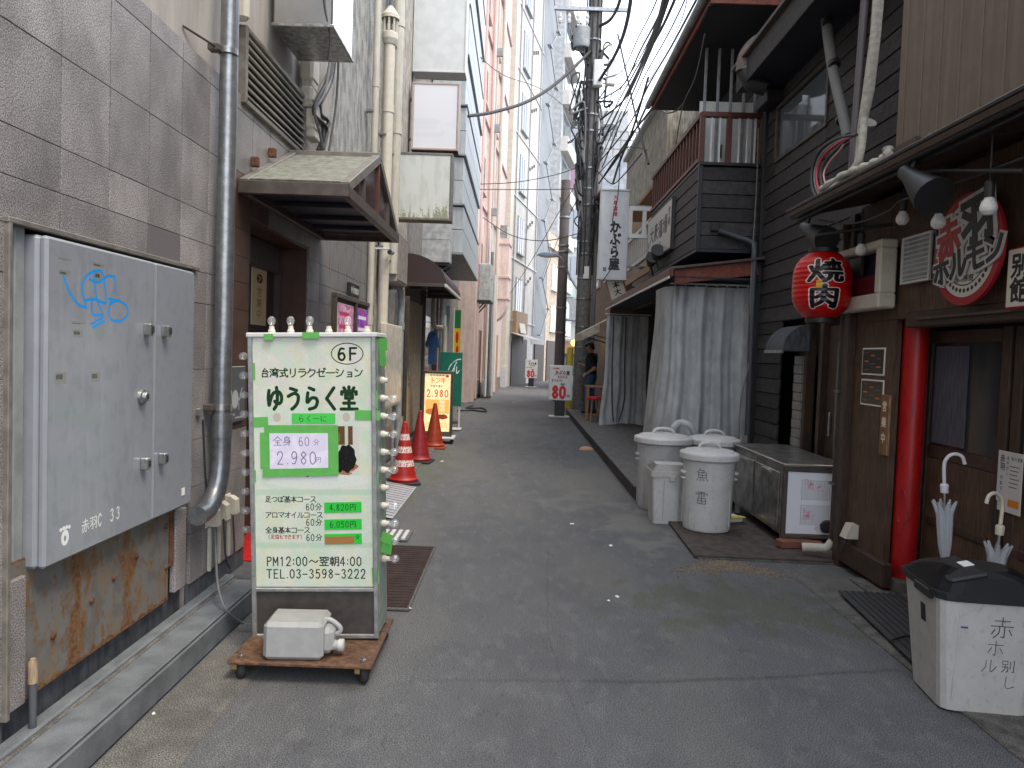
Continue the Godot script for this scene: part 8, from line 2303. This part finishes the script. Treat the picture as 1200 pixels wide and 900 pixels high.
func build_person() -> void:
	# local: y up, faces +z
	var o := thing("person", "person in a navy shirt and blue jeans looking down at a phone", "person", Vector3(1.72, 0.156, -17.35), deg_to_rad(-112.0))
	var skin := mt(Color(0.4, 0.24, 0.17), 0.6)
	var hipL := Vector3(0.09, 0.84, 0)
	var hipR := Vector3(-0.09, 0.84, 0)
	var kneeL := Vector3(0.1, 0.45, 0.05)
	var kneeR := Vector3(-0.1, 0.45, 0.0)
	var ankL := Vector3(0.11, 0.09, 0.02)
	var ankR := Vector3(-0.1, 0.09, -0.06)
	var shL := Vector3(0.19, 1.34, -0.02)
	var shR := Vector3(-0.19, 1.34, -0.02)
	var elL := Vector3(0.27, 1.06, -0.16)
	var elR := Vector3(-0.23, 1.06, 0.02)
	var wrL := Vector3(0.2, 0.93, 0.04)
	var wrR := Vector3(-0.1, 1.12, 0.24)
	var neck := Vector3(0, 1.4, 0.0)
	var head := Vector3(0, 1.545, 0.045)
	var st := begin()
	blob(st, [[Vector3(0, 0.9, 0), Vector3(0, 1.2, 0.01), 0.1, 0.12], [Vector3(0, 1.2, 0), neck, 0.11, 0.05], [neck, Vector3(0, 1.47, 0.02), 0.052, 0.05], [shL, elL, 0.05, 0.042], [elL, wrL, 0.042, 0.028], [shR, elR, 0.05, 0.042], [elR, wrR, 0.042, 0.028], [Vector3(0, 1.32, 0), shL, 0.06, 0.055], [Vector3(0, 1.32, 0), shR, 0.06, 0.055], [hipL, kneeL, 0.08, 0.055], [kneeL, ankL, 0.052, 0.036], [hipR, kneeR, 0.08, 0.055], [kneeR, ankR, 0.052, 0.036]], 0.018, 0.03)
	# head, looking down
	var tip := Basis(Vector3.RIGHT, 0.45)
	var hd := func(v: Vector3) -> Vector3: return head + tip * v
	blob(st, [[hd.call(Vector3(0, 0.035, -0.02)), hd.call(Vector3(0, 0.03, 0.02)), 0.082, 0.076], [hd.call(Vector3(0, -0.02, 0.02)), hd.call(Vector3(0, -0.075, 0.045)), 0.066, 0.034], [hd.call(Vector3(0, 0.01, 0.085)), hd.call(Vector3(0, -0.018, 0.1)), 0.009, 0.013], [hd.call(Vector3(-0.03, 0.026, 0.075)), hd.call(Vector3(0.03, 0.026, 0.075)), 0.016, 0.016], [hd.call(Vector3(-0.02, -0.05, 0.068)), hd.call(Vector3(0.02, -0.05, 0.068)), 0.011, 0.011], [hd.call(Vector3(0.08, 0.02, -0.005)), hd.call(Vector3(0.078, -0.02, 0.0)), 0.018, 0.012], [hd.call(Vector3(-0.08, 0.02, -0.005)), hd.call(Vector3(-0.078, -0.02, 0.0)), 0.018, 0.012], [hd.call(Vector3(0, -0.06, -0.01)), Vector3(0, 1.45, 0.02), 0.05, 0.05]], 0.009, 0.02)
	for s in [[wrR, (wrR - elR).normalized(), Vector3(0.9, 0.2, 0.2), 1.0], [wrL, (wrL - elL).normalized(), Vector3(-0.4, 0.3, 0.6), -1.0]]:
		var d: Vector3 = s[1]
		var sd: Vector3 = (s[2] - d * s[2].dot(d)).normalized()
		var up := d.cross(sd)
		var w: Vector3 = s[0]
		var caps := [[w, w + d * 0.075, 0.026, 0.03], [w + d * 0.04 + sd * 0.02, w + d * 0.085 + sd * 0.03, 0.02, 0.018], [w + d * 0.04 - sd * 0.02, w + d * 0.08 - sd * 0.03, 0.02, 0.018]]
		for k in 4:
			var b0: Vector3 = w + d * 0.08 + sd * (k - 1.5) * 0.021
			var len: float = [0.03, 0.036, 0.034, 0.026][k]
			caps.append([b0, b0 + d * len, 0.009, 0.009])
			caps.append([b0 + d * len, b0 + d * (len + 0.012) + up * 0.028, 0.009, 0.0075])
		caps.append([w + d * 0.03 + sd * 0.03, w + d * 0.07 + sd * 0.055 + up * 0.01, 0.011, 0.009])
		caps.append([w + d * 0.07 + sd * 0.055 + up * 0.01, w + d * 0.095 + sd * 0.045 + up * 0.02, 0.009, 0.008])
		blob(st, caps, 0.005, 0.008)
	lpart(o, "body", st.commit(), skin)
	st = begin()
	blob(st, [[Vector3(0, 0.9, 0.0), Vector3(0, 1.05, 0.01), 0.135, 0.13], [Vector3(0, 1.05, 0.01), Vector3(0, 1.25, 0.0), 0.13, 0.145], [Vector3(0, 1.28, 0), Vector3(0, 1.37, 0), 0.13, 0.07], [Vector3(0.06, 1.32, 0), shL, 0.085, 0.072], [Vector3(-0.06, 1.32, 0), shR, 0.085, 0.072], [shL, shL.lerp(elL, 0.75), 0.07, 0.064], [shR, shR.lerp(elR, 0.75), 0.07, 0.064], [Vector3(0.07, 0.9, 0), Vector3(0.07, 1.2, 0), 0.1, 0.1], [Vector3(-0.07, 0.9, 0), Vector3(-0.07, 1.2, 0), 0.1, 0.1]], 0.018, 0.04)
	lpart(o, "shirt", st.commit(), mt(Color(0.016, 0.018, 0.035), 0.9, 0, "blotch", 3.0))
	st = begin()
	blob(st, [[Vector3(-0.06, 0.86, -0.01), Vector3(0.06, 0.86, -0.01), 0.125, 0.125], [hipL, kneeL, 0.1, 0.072], [kneeL, ankL, 0.07, 0.06], [hipR, kneeR, 0.1, 0.072], [kneeR, ankR, 0.07, 0.06]], 0.018, 0.035)
	lpart(o, "jeans", st.commit(), mt(Color(0.05, 0.1, 0.2), 0.9, 0, "blotch", 3.0))
	st = begin()
	for a in [ankL, ankR]: blob(st, [[a + Vector3(0, -0.045, -0.05), a + Vector3(0, -0.05, 0.12), 0.042, 0.036], [a + Vector3(0, 0.0, -0.02), a + Vector3(0, -0.04, 0.02), 0.045, 0.045]], 0.012, 0.02)
	lpart(o, "shoes", st.commit(), m.black)
	st = begin()
	blob(st, [[hd.call(Vector3(0, 0.055, -0.03)), hd.call(Vector3(0, 0.06, 0.02)), 0.088, 0.08], [hd.call(Vector3(0, 0.0, -0.06)), hd.call(Vector3(0, -0.05, -0.06)), 0.06, 0.04], [hd.call(Vector3(-0.05, 0.07, 0.03)), hd.call(Vector3(0.05, 0.08, 0.04)), 0.04, 0.035]], 0.012, 0.03)
	lpart(o, "hair", st.commit(), mt(Color(0.015, 0.012, 0.011), 0.5, 0, "fine", 8.0))
	var ph := thing("mobile_phone", "dark mobile phone held by the person in the navy shirt", "phone", o.to_global(wrR + Vector3(0.03, 0.03, 0.1)))
	part(ph, "phone_body", box(0.075, 0.15, 0.01, 0.004), m.black, o.to_global(wrR + Vector3(0.03, 0.06, 0.1)), o.basis * Basis(Vector3.RIGHT, -0.9))
	part(ph, "screen", box(0.068, 0.14, 0.002), m.pane_sky, o.to_global(wrR + Vector3(0.03, 0.06, 0.1)) + o.basis * Basis(Vector3.RIGHT, -0.9) * Vector3(0, 0, -0.006), o.basis * Basis(Vector3.RIGHT, -0.9))
